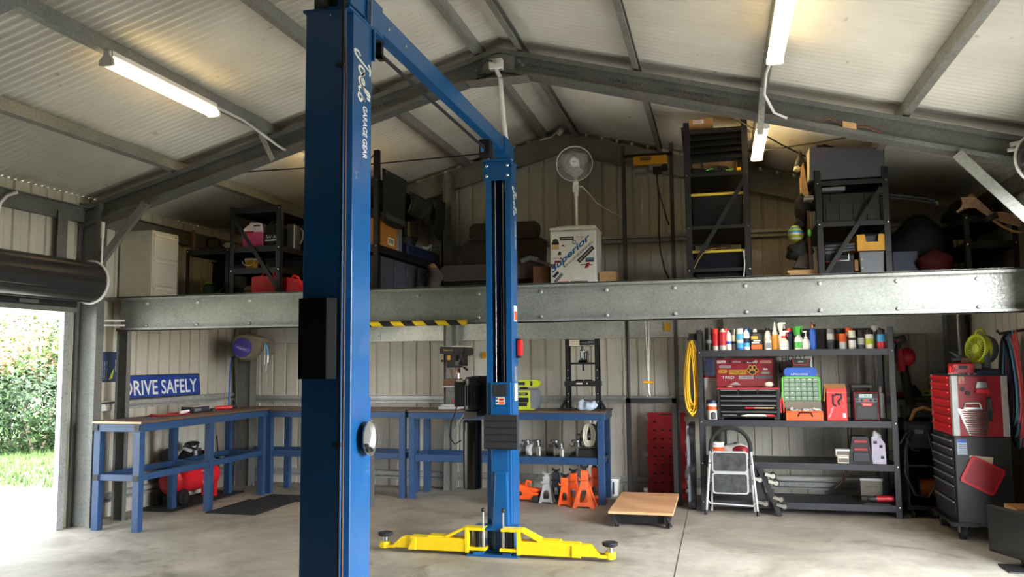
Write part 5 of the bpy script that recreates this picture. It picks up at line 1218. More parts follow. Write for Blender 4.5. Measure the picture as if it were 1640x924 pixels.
b=MB(); b.box(2.23,8.0,ZC,2.39,8.0+.02,ZC+.02); b.box(2.2,7.985,ZC,2.38,8.03,ZC+.03); S('blue_case',b,'navy','flat navy case under the fan on the tool chest','case')
b=MB(); b.tube([(1.995,8.02,ZC+.02),(2.0,8.03,ZC+.07),(2.03,8.03,ZC+.06),(2.01,8.04,ZC+.02)],.014); b.box(1.99,8.0,ZC,2.05,8.05,ZC+.02); S('pipe_cutter',b,'red_bright','small red pipe cutter at the corner of the tool chest','cutter')
b=MB(); rn=random.Random(8)
for k in range(9):
    x=rn.uniform(2.0,2.3); b.bar((x,7.992,ZC+.006),(x+rn.uniform(-.05,.05),8.03,ZC+.008),.012,.012)
S('hand_tools',b,'grey_paint','small loose tools along the front edge of the chest top','tools',None,'stuff')

# ---------------------------------------------------------------- welder on trolley, blower, things behind
t=thing('welder_trolley','black welding machine on a trolley with copper wire spool','welder',(1.93,9.15,0))
b=MB(); b.box(1.78,8.98,.08,2.08,9.6,.12); b.box(1.79,8.98,.12,1.81,9.58,.86); b.box(2.05,8.98,.12,2.07,9.58,.86); b.box(1.79,9.55,.12,2.07,9.58,.95); b.box(1.79,8.99,.50,2.07,9.57,.52); P(t,'frame',b,'charcoal_dark')
b=MB(); b.box(1.79,9.0,.68,2.07,9.55,.95); P(t,'machine',b,'black',bev=.01)
b=MB(); b.box(1.83,8.985,.80,2.03,9.0,.92); P(t,'control_panel',b,'charcoal'); 
b=MB(); b.box(1.88,8.98,.83,1.96,8.986,.87); P(t,'display',b,'grey_plastic')
b=MB(); b.cyl((1.90,9.02,.30),(2.03,9.02,.30),.085,n=28); P(t,'wire_spool',b,'copper')
for q_ in (1.885,2.03): b=MB(); b.cyl((q_,9.02,.30),(q_+.015,9.02,.30),.11,n=28); P(t,'spool_flange',b,'black')
b=MB(); b.tube([(1.87,8.98,.85),(1.78,8.93,.7),(1.76,8.92,.45),(1.84,8.9,.24),(1.96,8.9,.22),(2.03,8.9,.33),(2.05,8.93,.55),(2.0,8.97,.85)],.013); b.tube([(1.83,8.98,.88),(1.74,8.93,.75),(1.66,8.95,.66),(1.6,9.2,.6)],.011); b.tube([(1.86,8.98,.86),(1.80,8.93,.78),(1.84,8.92,.68),(1.9,8.95,.66)],.009); P(t,'welding_lead',b,'black')
for (x,y,r_) in ((1.83,9.02,.04),(2.03,9.02,.04)):
    q=MB(); q.cyl((x-.015,y,r_),(x+.015,y,r_),r_,n=18); P(t,'caster',q,'steel_dark')
for x in (1.76,2.10): q=MB(); q.cyl((x-.02,9.56,.1),(x+.02,9.56,.1),.1,n=24); P(t,'wheel',q,'rubber')
b=MB(); b.box(1.82,9.12,.955,2.10,9.35,1.10); b.box(1.84,9.10,.97,2.08,9.13,1.08,1); S('welding_helmet_box',b,['charcoal_dark','black'],'dark open box on top of the welder','box',bev=.02)
b=MB(); b.tube([(1.86,9.05,.957),(1.9,9.03,1.06),(1.98,9.03,1.09),(2.08,9.05,1.06),(2.12,9.06,.957)],.018); S('helmet_band',b,'tan','curved tan band lying on the welder','band')
t=thing('leaf_blower','red and black cordless leaf blower hanging on the far wall','leaf blower',(1.95,9.7,.95))
b=MB(); b.tube([(1.945,9.70,1.52),(1.955,9.69,1.45),(1.99,9.69,1.2),(2.03,9.69,.93)],[.05,.045,.05,.052],14); P(t,'nozzle_tube',b,'charcoal_dark')
b=MB(); b.ell((1.995,9.69,1.60),(.085,.075,.10)); b.tube([(1.93,9.69,1.44),(1.935,9.69,1.55),(1.92,9.69,1.68)],[.052,.05,.035],14); P(t,'fan_housing',b,'red')
b=MB(); b.tube([(1.92,9.69,1.68),(1.86,9.68,1.63),(1.87,9.68,1.56),(1.92,9.69,1.54)],.022); b.tube([(1.89,9.69,1.66),(1.92,9.69,1.76)],.028); P(t,'handle',b,'black')
b=MB(); b.box(1.87,9.64,1.745,1.985,9.74,1.83); b.rot((1.93,9.69,1.79),math.radians(-14),'Y'); P(t,'battery',b,'black',bev=.01)
b=MB(); b.box(1.86,9.63,1.77,1.93,9.642,1.79); P(t,'battery_label',b,'red_dark')
b=MB(); b.box(1.84,9.80,1.135,2.44,9.93,1.15); ST('ledge_shelf',b,'galv_dark','narrow metal ledge on the far wall behind the blower')
b=MB(); b.box(1.86,9.82,1.15,2.0,9.92,1.21); S('red_box',b,'red_dark','flat red box on the wall ledge behind the blower','box',bev=.006)
t=thing('charger','black charger on the wall ledge right of the blower','charger',(2.07,9.86,1.15)); b=MB(); b.prism([(2.0,1.15),(2.14,1.15),(2.14,1.2),(2.08,1.29),(2.0,1.29)],1,9.8,9.92); P(t,'body',b,'charcoal_dark',bev=.008)
t=thing('tape_measure','lime and black tape measure on the wall ledge','tape measure',(2.2,9.84,1.15)); b=MB(); b.prism([(2.15,1.17),(2.25,1.17),(2.235,1.225),(2.15,1.225)],1,9.80,9.88); P(t,'body',b,'lime',bev=.006); b=MB(); b.box(2.145,9.795,1.15,2.255,9.885,1.172); P(t,'base',b,'black'); b=MB(); b.box(2.17,9.797,1.19,2.22,9.80,1.21); P(t,'label',b,'charcoal')
t=thing('power_outlet','white double power outlet on the far wall with plug','outlet',(1.93,9.93,1.06)); b=MB(); b.box(1.90,9.80,1.05,2.0,9.93,1.13); P(t,'plate',b,'pvc',bev=.006); b=MB(); b.tube([(1.95,9.78,1.08),(1.95,9.76,1.04),(1.92,9.76,.9),(1.87,9.77,.8),(1.85,9.78,.72)],.008); P(t,'cable',b,'pvc')
b=MB(); b.lathe([(.05,0),(.055,.01),(.055,.22),(.02,.25),(.018,.30)],(1.68,9.6,.953),n=18) if False else b.lathe([(.04,0),(.04,.25),(.014,.27),(.014,.33),(0,.33)],(1.655,9.42,.953),n=18); S('spray_can',b,'grey_paint','grey bottle beside the right rear rack post','bottle')
# red and blue air hoses hung on the right wall
for i,(m_,dx,l) in enumerate((('hose_red',0,'coil of red air hose hanging on the right wall'),('hose_blue',.03,'coil of pale blue air hose hanging beside the red hose'),('hose_navy',.06,'coil of dark navy hose hanging behind the red hose'))):
    b=MB(); rn=random.Random(30+i)
    for k in range(4):
        y0=8.13+.05*i+rn.uniform(-.03,.03); w=.10+.04*k; top=1.82-.02*k; bot=.78+.07*rn.random()+.05*k
        pts=[(XR-.08-dx*.6-.015*k,y0+w*(.5+.5*(1-math.sin(a))/2)*math.cos(a),(top+bot)/2+(top-bot)/2*math.sin(a)) for a in [2*PI*j/32 for j in range(32)]]
        b.tube(pts,.009,6,closed=True)
    S('air_hose',b,G(m_,[(226,96,104),(110,170,205),(40,52,80)][i],.4,0,.03),l,'hose')
b=MB(); b.tube([(XR-.001,8.16,1.83),(XR-.2,8.16,1.80),(XR-.22,8.16,1.83)],.012); S('hose_hook',b,'black','black wall hook carrying the red and blue hoses','hook')
b=MB(); b.box(XR-.012,8.45,1.16,XR-.004,8.80,1.66); S('wall_board',b,'white','white board fixed to the right wall behind the fan','board')
# monitor on the floor
t=thing('computer_monitor','black flat monitor standing on the floor at the right edge','monitor',(2.12,6.93,0))
b=MB(); b.box(-.30,-.018,.06,.30,.018,.42); b.xf(Matrix.Translation((2.17,7.06,0))@Matrix.Rotation(math.radians(-66),4,'Z')); P(t,'housing',b,'black',bev=.004)
b=MB(); b.box(-.285,-.0215,.08,.285,-.018,.405); b.xf(Matrix.Translation((2.17,7.06,0))@Matrix.Rotation(math.radians(-66),4,'Z')); P(t,'screen',b,'glass_dark')
b=MB(); b.box(2.03,6.86,0,2.40,7.12,.012); b.box(2.18,7.0,.012,2.25,7.09,.15); P(t,'stand',b,'charcoal_dark')
b=MB(); b.box(2.28,7.45,0,2.6,7.75,.37); S('cardboard_box',b,'cardboard','plain cardboard box on the floor beside the monitor','cardboard box',bev=.004)
b=MB(); b.box(2.30,7.2,.0,2.6,7.42,.26); S('grey_crate',b,'grey_plastic','grey crate behind the monitor at the right edge','crate',bev=.01)
G('mustard_dull',(204,150,34),.5,0,.06)
# ---------------------------------------------------------------- signs and small things on the left wall
t=thing('road_sign','blue DRIVE SAFELY road sign leaning above the left bench','sign',(XL+.05,8.2,1.215))
b=MB(); pr=rrect(7.46,1.215,8.90,1.475,.02); b.prism(pr,0,XL+.03,XL+.04)
for v in b.v: v.x-=.10*(v.z-1.215)
P(t,'border',b,'black')
b=MB(); b.prism(rrect(7.475,1.225,8.885,1.465,.015),0,XL+.038,XL+.042)
for v in b.v: v.x-=.10*(v.z-1.215)
P(t,'plate',b,G('sign_blue',(20,62,150),.4,0,.05))
txt(t,'DRIVE',(XL+.0315,7.83,1.332),(0,1,0),(-.1,0,1),.56,.165,'paint_white',font_off=.014); txt(t,'SAFELY',(XL+.0315,8.50,1.332),(0,1,0),(-.1,0,1),.66,.165,'paint_white',font_off=.014)
t=thing('wall_banner','navy contractor notice fixed on the left wall beside the post','notice',(XL+.01,7.33,1.41)); b=MB(); b.box(XL+.004,7.215,1.41,XL+.012,7.46,1.73); P(t,'panel',b,G('notice_navy',(16,54,98),.5))
for k,(s_,w) in enumerate((('Authorised',.20),('contractor',.20),('working with',.21))): txt(t,s_,(XL+.0125,7.245+.035*k,1.535),(0,0,1),(0,-1,0),w,.022,'rag')
b=MB(); b.prism([(7.345,1.43),(7.40,1.45),(7.425,1.56),(7.38,1.5)],0,XL+.0125,XL+.0135); P(t,'leaf_mark',b,'lime'); txt(t,'essential',(XL+.0125,7.44,1.58),(0,0,1),(0,-1,0),.12,.016,'paint_white')
t=thing('switch_box','white switch strip on the left wall at bench height','switch box',(XL+.03,7.29,1.11)); b=MB(); b.box(XL+.0,7.175,1.11,XL+.06,7.41,1.205); P(t,'box',b,'pvc',bev=.006)
for k in range(3): b=MB(); b.box(XL+.06,7.20+k*.07,1.13,XL+.066,7.25+k*.07,1.185); P(t,'socket',b,'white')
# hose reel
t=thing('hose_reel','grey air hose reel with purple disc hanging at the far left corner','hose reel',(-5.72,9.0,1.6))
rc=Vector((-5.72,9.05,1.79)); A=Vector((.22,-.975,0)).normalized(); Bx=Vector((.975,.22,0)).normalized()
def rp(u,v,d): return rc+Bx*u+Vector((0,0,1))*v+A*d
prof=[(-.165,.03),(-.15,.12),(-.08,.175),(.02,.18),(.14,.15),(.235,.12),(.24,.06),(.20,.05),(.19,.0),(.13,-.10),(.05,-.155),(-.04,-.165),(-.12,-.12),(-.16,-.05)]
b=MB(); n=len(prof); vs=[rp(u,v,-.09) for u,v in prof]+[rp(u,v,.06) for u,v in prof]+[rp(u*.88,v*.88,.085) for u,v in prof]
b.add(vs,[(i,(i+1)%n,n+(i+1)%n,n+i) for i in range(n)]+[(n+i,n+(i+1)%n,2*n+(i+1)%n,2*n+i) for i in range(n)],0,True); b.add(vs[:n],[tuple(range(n))[::-1]]); b.add(vs[2*n:],[tuple(range(n))]); P(t,'housing',b,'taupe',bev=.006)
b=MB(); b.cyl(rp(-.03,.0,.08),rp(-.03,.0,.095),.122,.118,32); P(t,'side_disc',b,'purple')
b=MB(); b.bar(rp(-.12,.02,.098),rp(.07,-.045,.098),.045,.006,up=A); P(t,'disc_label',b,G('violet',(92,84,170),.4)); txt(t,'hose reel',rp(-.03,-.012,.1025),(rp(.07,-.045,0)-rp(-.12,.02,0)),(.0,0,1),.11,.018,'paint_white')
b=MB(); b.tube([rp(.21,.07,0),rp(.245,.02,0),rp(.265,-.04,0),rp(.265,-.10,0)],.011); P(t,'blue_hose',b,'sky_blue')
b=MB(); b.tube([rp(.265,-.1,0),rp(.265,-.19,0)],.016); b.tube([rp(.265,-.19,0),rp(.245,-.24,0),rp(.24,-.30,0),rp(.265,-.31,0),rp(.275,-.25,0)],.007); b.tube([rp(.225,.08,0),rp(.225,-.22,0)],.004); P(t,'coupling',b,'steel')
b=MB(); b.tube([rp(-.12,-.09,-.02),rp(-.19,-.12,-.03),rp(-.22,-.2,-.05),rp(-.23,-.45,-.05),rp(-.23,-.72,-.05)],.009); P(t,'feed_hose',b,'blue')
b=MB(); b.box(-5.95,9.2,1.70,-5.65,9.56,1.9); P(t,'bracket',b,'galv_dark')
# bench things
t=thing('battery_charger','grey battery charger lying on the left workbench','battery charger',(-5.75,8.1,HB)); b=MB(); b.box(-5.86,7.98,HB,-5.70,8.28,HB+.075); P(t,'body',b,'charcoal',bev=.008); b=MB(); b.box(-5.865,7.975,HB+.068,-5.695,8.285,HB+.078); P(t,'lid',b,'grey_paint',bev=.004)
b=MB(); b.box(-5.698,8.0,HB+.02,-5.696,8.12,HB+.05); P(t,'label',b,'grey_plastic')
b=MB(); b.tube([(-5.78,7.98,HB+.03),(-5.75,7.85,HB+.012),(-5.82,7.7,HB+.012),(-5.72,7.55,HB+.012),(-5.66,7.4,HB+.012),(-5.72,7.3,HB+.03),(-5.8,7.36,HB+.012),(-5.70,7.5,HB+.012),(-5.58,7.62,HB+.012),(-5.62,7.8,HB+.012),(-5.7,7.9,HB+.02)],.009); P(t,'lead',b,'red_dark')
b=MB(); b.bar((-5.74,7.80,HB+.02),(-5.70,7.9,HB+.03),.03,.03); P(t,'clip',b,'pvc')
t=thing('cordless_tool','red and black air tool lying on the left workbench beyond the charger','air tool',(-5.7,8.62,HB)); b=MB(); b.tube([(-5.78,8.5,HB+.025),(-5.7,8.6,HB+.03),(-5.66,8.66,HB+.03)],.024); P(t,'body',b,'red'); b=MB(); b.tube([(-5.66,8.66,HB+.03),(-5.64,8.71,HB+.05)],.02); b.tube([(-5.79,8.5,HB+.02),(-5.75,8.38,HB+.018),(-5.68,8.33,HB+.015)],.015); P(t,'handle',b,'black')
# compressor on mat
b=MB(); b.box(-6.24,7.75,0,-5.78,9.15,.012); S('floor_mat',b,'rubber','plain black rubber mat under the red compressor','mat')
def tile_mat(x0,y0,x1,y1,z,label):
    b=MB(); b.box(x0,y0,z,x1,y1,z+.012)
    nx=int((x1-x0)/.09); ny=int((y1-y0)/.09)
    for i in range(nx):
        for j in range(ny):
            xx=x0+.045+i*(x1-x0-.02)/nx; yy=y0+.045+j*(y1-y0-.02)/ny
            b.lathe([(.036,.012),(.036,.017),(.022,.017),(.02,.012)],(xx,yy,z),n=10)
    S('floor_mat',b,'rubber',label,'mat','ring pattern rubber mats')
tile_mat(-5.38,7.78,-4.78,8.62,0,'ring patterned rubber mat nearest the bench legs'); tile_mat(-5.30,8.62,-4.2,9.0,0,'ring patterned rubber mat lying further back toward the far bench')
t=thing('air_compressor','red air compressor with wheels under the left workbench','compressor',(-6.02,8.4,.012))
ty0,ty1,tx,tz,tr=7.98,8.84,-6.02,.27,.15
b=MB(); b.lathe([(.0,0),(.09,.01),(.13,.035),(tr,.08),(tr,ty1-ty0-.08),(.13,ty1-ty0-.035),(.09,ty1-ty0-.01),(0,ty1-ty0)],(tx,ty0,tz),(0,1,0),32); tk=P(t,'tank',b,'red')
b=MB(); b.prism([(8.42,tz+.08),(8.56,tz+.08),(8.55,tz-.04),(8.49,tz-.09),(8.43,tz-.04)],0,tx+.1505,tx+.153)
for v in b.v: v.x=tx+math.sqrt(max(.0,.152**2-(v.z-tz)**2))+(.002 if v.x>tx+.151 else 0)
P(tk,'badge',b,'grey_paint')
b=MB(); b.prism([(8.445,tz+.065),(8.535,tz+.065),(8.53,tz-.03),(8.49,tz-.065),(8.45,tz-.03)],0,tx+.1505,tx+.153)
for v in b.v: v.x=tx+math.sqrt(max(.0,.154**2-(v.z-tz)**2))+(.002 if v.x>tx+.151 else 0)
P(tk,'badge_print',b,'charcoal')
for q_ in (tx-.08,tx+.07): b=MB(); b.box(q_,8.73,.012,q_+.03,8.79,.2); P(t,'foot',b,'red')
for yy in (8.1,):
    for s_ in (-1,1):
        q=MB(); q.lathe([(.02,0),(.08,.0),(.09,.01),(.09,.04),(.08,.05),(.02,.05)],(tx+s_*.13-.025,yy,.102),(1,0,0),28); w=P(t,'wheel',q,'rubber')
        q=MB(); q.cyl((tx+s_*.13-.03,yy,.102),(tx+s_*.13+.03,yy,.102),.035,n=16); P(w,'hub',q,'charcoal')
b=MB(); b.cyl((tx-.12,8.1,.102),(tx+.12,8.1,.102),.012); b.box(tx-.06,8.07,.102,tx+.06,8.13,.2); P(t,'axle',b,'black')
b=MB(); b.cyl((tx-.05,8.12,.55),(tx-.05,8.40,.55),.085,n=24); b.lathe([(.09,0),(.095,.02),(.095,.05)],(tx-.05,8.12,.55),(0,-1,0),24); P(t,'motor',b,'black')
b=MB(); b.box(tx-.12,8.0,.41,tx+.06,8.7,.43); b.box(tx-.1,8.05,.43,tx+.04,8.15,.48); P(t,'platform',b,'black')
b=MB(); b.cyl((tx-.03,8.5,.43),(tx-.03,8.5,.6),.07,n=20)
for k in range(6): b.cyl((tx-.03,8.5,.5+k*.018),(tx-.03,8.5,.508+k*.018),.088,n=20)
b.tube([(tx,8.15,.62),(tx+.05,8.25,.66),(tx+.06,8.4,.60),(tx+.02,8.5,.63)],.014); P(t,'pump_head',b,'steel_dark')
b=MB(); b.tube([(tx+.05,8.05,.55),(tx+.07,8.12,.63),(tx+.02,8.2,.64),(tx+.06,8.32,.59)],.022); P(t,'delivery_pipe',b,'grey_paint')
b=MB(); b.ell((tx-.02,8.45,.66),(.07,.11,.03)); P(t,'air_filter',b,'black')
b=MB(); b.box(tx-.06,8.62,.45,tx+.06,8.74,.56); b.tube([(tx+.02,8.7,.5),(tx+.04,8.82,.47),(tx+.06,8.9,.42)],.02); P(t,'pressure_switch',b,'black')
b=MB(); b.box(tx-.0,8.62,.56,tx+.05,8.75,.568); P(t,'switch_cap',b,'red')
b=MB(); b.tube([(tx,8.84,.28),(tx+.02,8.95,.27),(tx-.03,9.0,.35),(tx-.1,9.05,.7)],.008); P(t,'hose',b,'black')

# ---------------------------------------------------------------- bench at the far wall
HB3=HB2-.005
t=thing('drill_press','black bench drill press on the far workbench','drill press',(-3.12,9.5,HB3))
b=MB(); b.box(-3.28,9.30,HB3,-3.03,9.66,HB3+.03); b.prism([(-3.27,HB3+.03),(-3.04,HB3+.03),(-3.07,HB3+.055),(-3.24,HB3+.055)],1,9.33,9.62); P(t,'base',b,'grey_paint',bev=.004)
b=MB(); b.cyl((-3.13,9.6,HB3+.04),(-3.13,9.6,1.72),.03,n=18); P(t,'column',b,'steel')
b=MB(); b.box(-3.26,9.35,1.285,-3.01,9.58,1.30); b.hexa([(-3.17,9.5,1.23),(-3.09,9.5,1.23),(-3.09,9.64,1.23),(-3.17,9.64,1.23),(-3.2,9.4,1.285),(-3.06,9.4,1.285),(-3.06,9.62,1.285),(-3.2,9.62,1.285)]); b.cyl((-3.13,9.6,1.2),(-3.13,9.6,1.29),.045,n=16); P(t,'table',b,'grey_paint',bev=.003)
b=MB(); b.prism([(-3.27,1.69),(-3.27,1.755),(-3.255,1.775),(-2.965,1.765),(-2.945,1.745),(-2.95,1.67),(-3.0,1.66)],1,9.32,9.66); hd=P(t,'belt_cover',b,'black',bev=.006)
b=MB(); b.box(-3.262,9.33,1.765,-2.97,9.65,1.78); P(hd,'cover_lid',b,'ivory')
txt(t,'Hawkswood',(-3.16,9.3195,1.732),(1,0,0),(0,0,1),.12,.022,'mustard',shear=.2)
b=MB(); b.box(-3.20,9.36,1.52,-3.07,9.60,1.69); b.box(-3.07,9.4,1.54,-3.0,9.60,1.67); P(t,'head',b,'black',bev=.008)
b=MB(); b.box(-3.185,9.357,1.61,-3.145,9.36,1.665); P(t,'warning_label',b,'mustard')
b=MB(); b.tube([(-3.2,9.42,1.60),(-3.27,9.42,1.602)],.012); b.ell((-3.275,9.42,1.602),(.014,.014,.014)); P(t,'depth_stop',b,'black')
b=MB(); b.cyl((-3.1,9.45,1.44),(-3.1,9.45,1.53),.022,n=16); b.cyl((-3.1,9.45,1.34),(-3.1,9.45,1.44),.007,n=10); b.tube([(-3.18,9.45,1.5),(-3.16,9.45,1.42),(-3.12,9.45,1.34)],.006); b.cyl((-3.16,9.45,1.44),(-3.16,9.45,1.5),.014); P(t,'chuck',b,'dull_copper')
b=MB(); b.cyl((-3.05,9.36,1.57),(-3.05,9.33,1.57),.03,n=16)
hub=Vector((-3.04,9.33,1.57))
for d in (Vector((.07,-.02,.15)),Vector((.11,-.02,-.07)),Vector((.02,-.02,-.1))):
    b.tube([hub,hub+d],.007,8)
P(t,'feed_hub',b,'steel_dark')
b=MB()
for d in (Vector((.07,-.02,.15)),Vector((.11,-.02,-.07)),Vector((.02,-.02,-.1))): b.tube([hub+d*.7,hub+d*1.15],.014,8)
P(t,'feed_handle',b,'black')
b=MB(); b.box(-3.245,9.38,1.30,-3.045,9.52,1.385); S('timber_block',b,'brown','brown timber block sitting on the drill press table','block',bev=.003)
b=MB(); b.prism([(-2.92,1.625),(-2.89,1.64),(-2.865,1.635),(-2.865,1.70),(-2.885,1.715),(-2.92,1.70)],1,9.94,10.0); S('yellow_hook',b,'mustard','small yellow holder on the far wall above the lift motor','holder',bev=.004)
# bench sander
t=thing('bench_sander','lime and grey belt sander at the left of the far bench','sander',(-2.2,9.4,HB3))
b=MB(); b.prism(rrect(-2.36,HB3+.0,-2.08,HB3+.235,.04),1,9.33,9.55); P(t,'body',b,'grey_plastic',bev=.006)
b=MB(); b.box(-2.36,9.315,HB3+.005,-2.155,9.335,HB3+.225); P(t,'front_panel',b,'lime',bev=.006)
b=MB(); b.prism(rrect(-2.33,HB3+.085,-2.17,HB3+.14,.01),1,9.31,9.317); b.prism(rrect(-2.33,HB3+.165,-2.18,HB3+.20,.012),1,9.31,9.317); b.box(-2.3,9.31,HB3+.04,-2.19,9.317,HB3+.08); P(t,'panel_label',b,'black'); txt(t,'RYOBI',(-2.255,9.3095,HB3+.182),(1,0,0),(0,0,1),.09,.018,'lime')
b=MB(); b.box(-2.30,9.40,HB3+.235,-2.22,9.48,HB3+.265); P(t,'arm',b,'charcoal')
b=MB(); b.prism(rrect(-2.45,HB3+.262,-2.045,HB3+.345,.038),1,9.34,9.44); P(t,'belt_housing',b,'lime',bev=.006)
b=MB(); b.box(-2.42,9.335,HB3+.285,-2.22,9.341,HB3+.32); b.box(-2.155,9.335,HB3+.275,-2.13,9.341,HB3+.33); P(t,'belt_label',b,'charcoal')
b=MB(); b.box(-2.38,9.28,HB3,-2.1,9.32,HB3+.012); P(t,'foot_plate',b,'lime')
# shop press
t=thing('shop_press','black hydraulic shop press standing on the far bench','shop press',(-1.53,9.35,HB3))
xa,xb,yp=-1.735,-1.335,9.35
for x in (xa,xb-.055):
    b=MB(); b.box(x,yp,HB3,x+.055,yp+.012,1.84); b.box(x,yp,HB3,x+.008,yp+.07,1.84); b.box(x+.047,yp,HB3,x+.055,yp+.07,1.84); c_=P(t,'upright',b,'charcoal_dark')
    for k in range(5): 
        q=MB(); q.cyl((x+.028,yp-.001,1.12+k*.09),(x+.028,yp+.002,1.12+k*.09),.007,n=10); P(c_,'pin_hole',q,'grey_paint')
b=MB(); b.box(xa+.0,yp-.005,1.755,xb,yp+.06,1.84); tb=P(t,'top_beam',b,'charcoal_dark',bev=.003)
b=MB(); b.box(xa+.055,yp-.008,1.765,xa+.17,yp-.005,1.83); P(tb,'label',b,'ivory'); b=MB(); b.box(xa+.17,yp-.008,1.765,xb-.06,yp-.005,1.83); P(tb,'label',b,'black')
b=MB(); b.tube([(xa+.05,yp-.008,1.763),(xb-.055,yp-.008,1.763),(xb-.055,yp-.008,1.832),(xa+.05,yp-.008,1.832)],.003,6,closed=True); P(tb,'label_edge',b,'ivory')
txt(tb,'HAFCO',(xa+.115,yp-.010,1.81),(1,0,0),(0,0,1),.09,.018,'red'); txt(tb,'10T PRESS',(xa+.115,yp-.010,1.782),(1,0,0),(0,0,1),.09,.012,'charcoal'); b=MB(); b.box(xa+.19,yp-.0095,1.79,xa+.26,yp-.008,1.80); b.box(xa+.27,yp-.0095,1.79,xa+.335,yp-.008,1.815); P(tb,'print',b,'grey_plastic')
b=MB(); b.box(xa+.05,yp+.0,1.545,xb-.05,yp+.05,1.568); b.box(xa+.195,yp+.015,1.47,xa+.215,yp+.035,1.545); P(t,'ram_plate',b,'charcoal_dark')
b=MB(); b.prism([(xa+.155,1.568),(xa+.265,1.568),(xa+.255,1.60),(xa+.165,1.60)],1,yp-.02,yp+.07); b.cyl((xa+.20,yp+.02,1.60),(xa+.20,yp+.02,1.715),.03,n=18); b.cyl((xa+.20,yp+.02,1.715),(xa+.20,yp+.02,1.757),.018,n=14); b.tube([(xa+.255,yp,1.59),(xa+.265,yp,1.66),(xa+.255,yp,1.70)],.018); P(t,'bottle_jack',b,'black_gloss')
b=MB(); b.cyl((xa+.20,yp+.02,1.685),(xa+.20,yp+.02,1.70),.034,n=18); b.box(xa+.185,yp-.012,1.62,xa+.215,yp-.008,1.70); P(t,'jack_label',b,'grey_paint')
b=MB(); b.box(xa-.01,yp-.03,1.295,xb+.01,yp-.01,1.355); b.box(xa-.01,yp+.07,1.295,xb+.01,yp+.09,1.355); P(t,'bed_beam',b,'charcoal_dark',bev=.003)
b=MB(); b.prism([(xa+.10,1.355),(xa+.20,1.355),(xa+.20,1.37),(xa+.13,1.372)],1,yp-.02,yp+.06); P(t,'press_plate',b,'black'); b=MB(); b.prism([(xa+.22,1.355),(xa+.31,1.355),(xa+.305,1.372),(xa+.225,1.372)],1,yp-.02,yp+.06); P(t,'press_plate',b,'black')
b=MB(); b.box(xa+.13,yp-.032,1.318,xa+.20,yp-.03,1.335); b.cyl((xa+.255,yp-.03,1.327),(xa+.255,yp-.034,1.327),.009); P(t,'bed_label',b,'ivory')
for x in (xa+.01,xb-.02):
    s_=-1 if x<-1.5 else 1
    b=MB(); b.box(x-.03,yp-.12,HB3,x+.04,yp+.2,HB3+.02); P(t,'foot',b,'charcoal_dark')
    b=MB(); b.bar((x+s_*.02,yp+.03,HB3+.10),(x+s_*.07,yp+.03,HB3+.01),.012,.03); P(t,'foot_brace',b,'charcoal_dark')
b=MB(); b.bar((-1.80,9.24,HB3+.012),(-1.66,9.22,HB3+.018),.05,.024); b.tube([(-1.66,9.22,HB3+.018),(-1.52,9.25,HB3+.018)],.012); S('hand_tool',b,'black','black tool lying at the foot of the shop press','tool')
b=MB(); rn=random.Random(11); b.ell((-1.47,9.24,HB3+.045),(.115,.08,.06),nu=26,nv=14)
for v in b.v:
    v.z=max(HB3+.001,v.z+.03*math.sin(40*v.x+3)*math.cos(35*v.y)+rn.uniform(-.004,.004)); v.x+=.012*math.sin(60*v.z); v.y+=.012*math.cos(50*v.x)
S('rag',b,'rag','crumpled pale blue rag on the bench inside the shop press','rag')
# parts on the lower shelf
ZS=.508
def carb(x,y,s,seed,label,tower=False,disc=False):
    rn=random.Random(seed); t=thing('metal_casting',label,'engine part',(x,y,ZS),'metal parts on the lower bench shelf')
    b=MB(); b.cyl((x-.07*s,y,ZS+.06*s),(x+.05*s,y,ZS+.06*s),.052*s,n=18); b.cyl((x-.085*s,y-.0,ZS+.06*s),(x-.07*s,y,ZS+.06*s),.065*s,n=18); b.cyl((x+.02*s,y-.02*s,ZS),(x+.02*s,y-.02*s,ZS+.10*s),.04*s,n=14); b.cyl((x+.05*s,y,ZS+.06*s),(x+.10*s,y,ZS+.055*s),.03*s,n=14); P(t,'body',b,'cast_alloy')
    b=MB(); b.cyl((x,y+.01,ZS+.09*s),(x,y+.01,ZS+.15*s),.05*s,.035*s,n=18); b.cyl((x-.01,y+.01,ZS+.15*s),(x-.01,y+.01,ZS+.17*s),.055*s,n=18); b.box(x+.06*s,y-.04*s,ZS,x+.11*s,y+.06*s,ZS+.05*s); P(t,'cap',b,'steel_dark')
    if tower:
        b=MB(); b.tube([(x+.03,y,ZS+.17*s),(x+.03,y,ZS+.22*s),(x+.065,y,ZS+.22*s),(x+.065,y,ZS+.17*s)],.008); b.box(x,y-.03,ZS+.22*s,x+.1,y+.03,ZS+.235*s); P(t,'tower',b,'steel_dark')
    if disc:
        b=MB(); b.cyl((x-.09*s,y-.05*s,ZS+.065*s),(x-.06*s,y-.06*s,ZS+.065*s),.062*s,n=24); P(t,'flange',b,'grey_paint'); b=MB(); b.cyl((x-.1*s,y-.047*s,ZS+.065*s),(x-.09*s,y-.05*s,ZS+.065*s),.012*s,n=10); P(t,'bore',b,'black')
        b=MB(); b.tube([(x-.02,y,ZS+.12*s),(x-.02,y,ZS+.17*s),(x+.03,y,ZS+.17*s),(x+.03,y,ZS+.12*s)],.008); P(t,'handle',b,'black')
    return t
carb(-2.19,9.30,1.0,1,'metal pump casting partly behind the far lift column')
carb(-2.07,9.30,1.0,2,'metal casting with round pale flange and black handle',disc=True)
carb(-1.86,9.33,1.0,3,'bare metal casting third along the lower bench shelf')
carb(-1.78,9.22,.85,5,'small bare metal casting in front of the third one')
carb(-1.60,9.30,1.05,4,'metal casting with a tall bracket tower on top',tower=True)
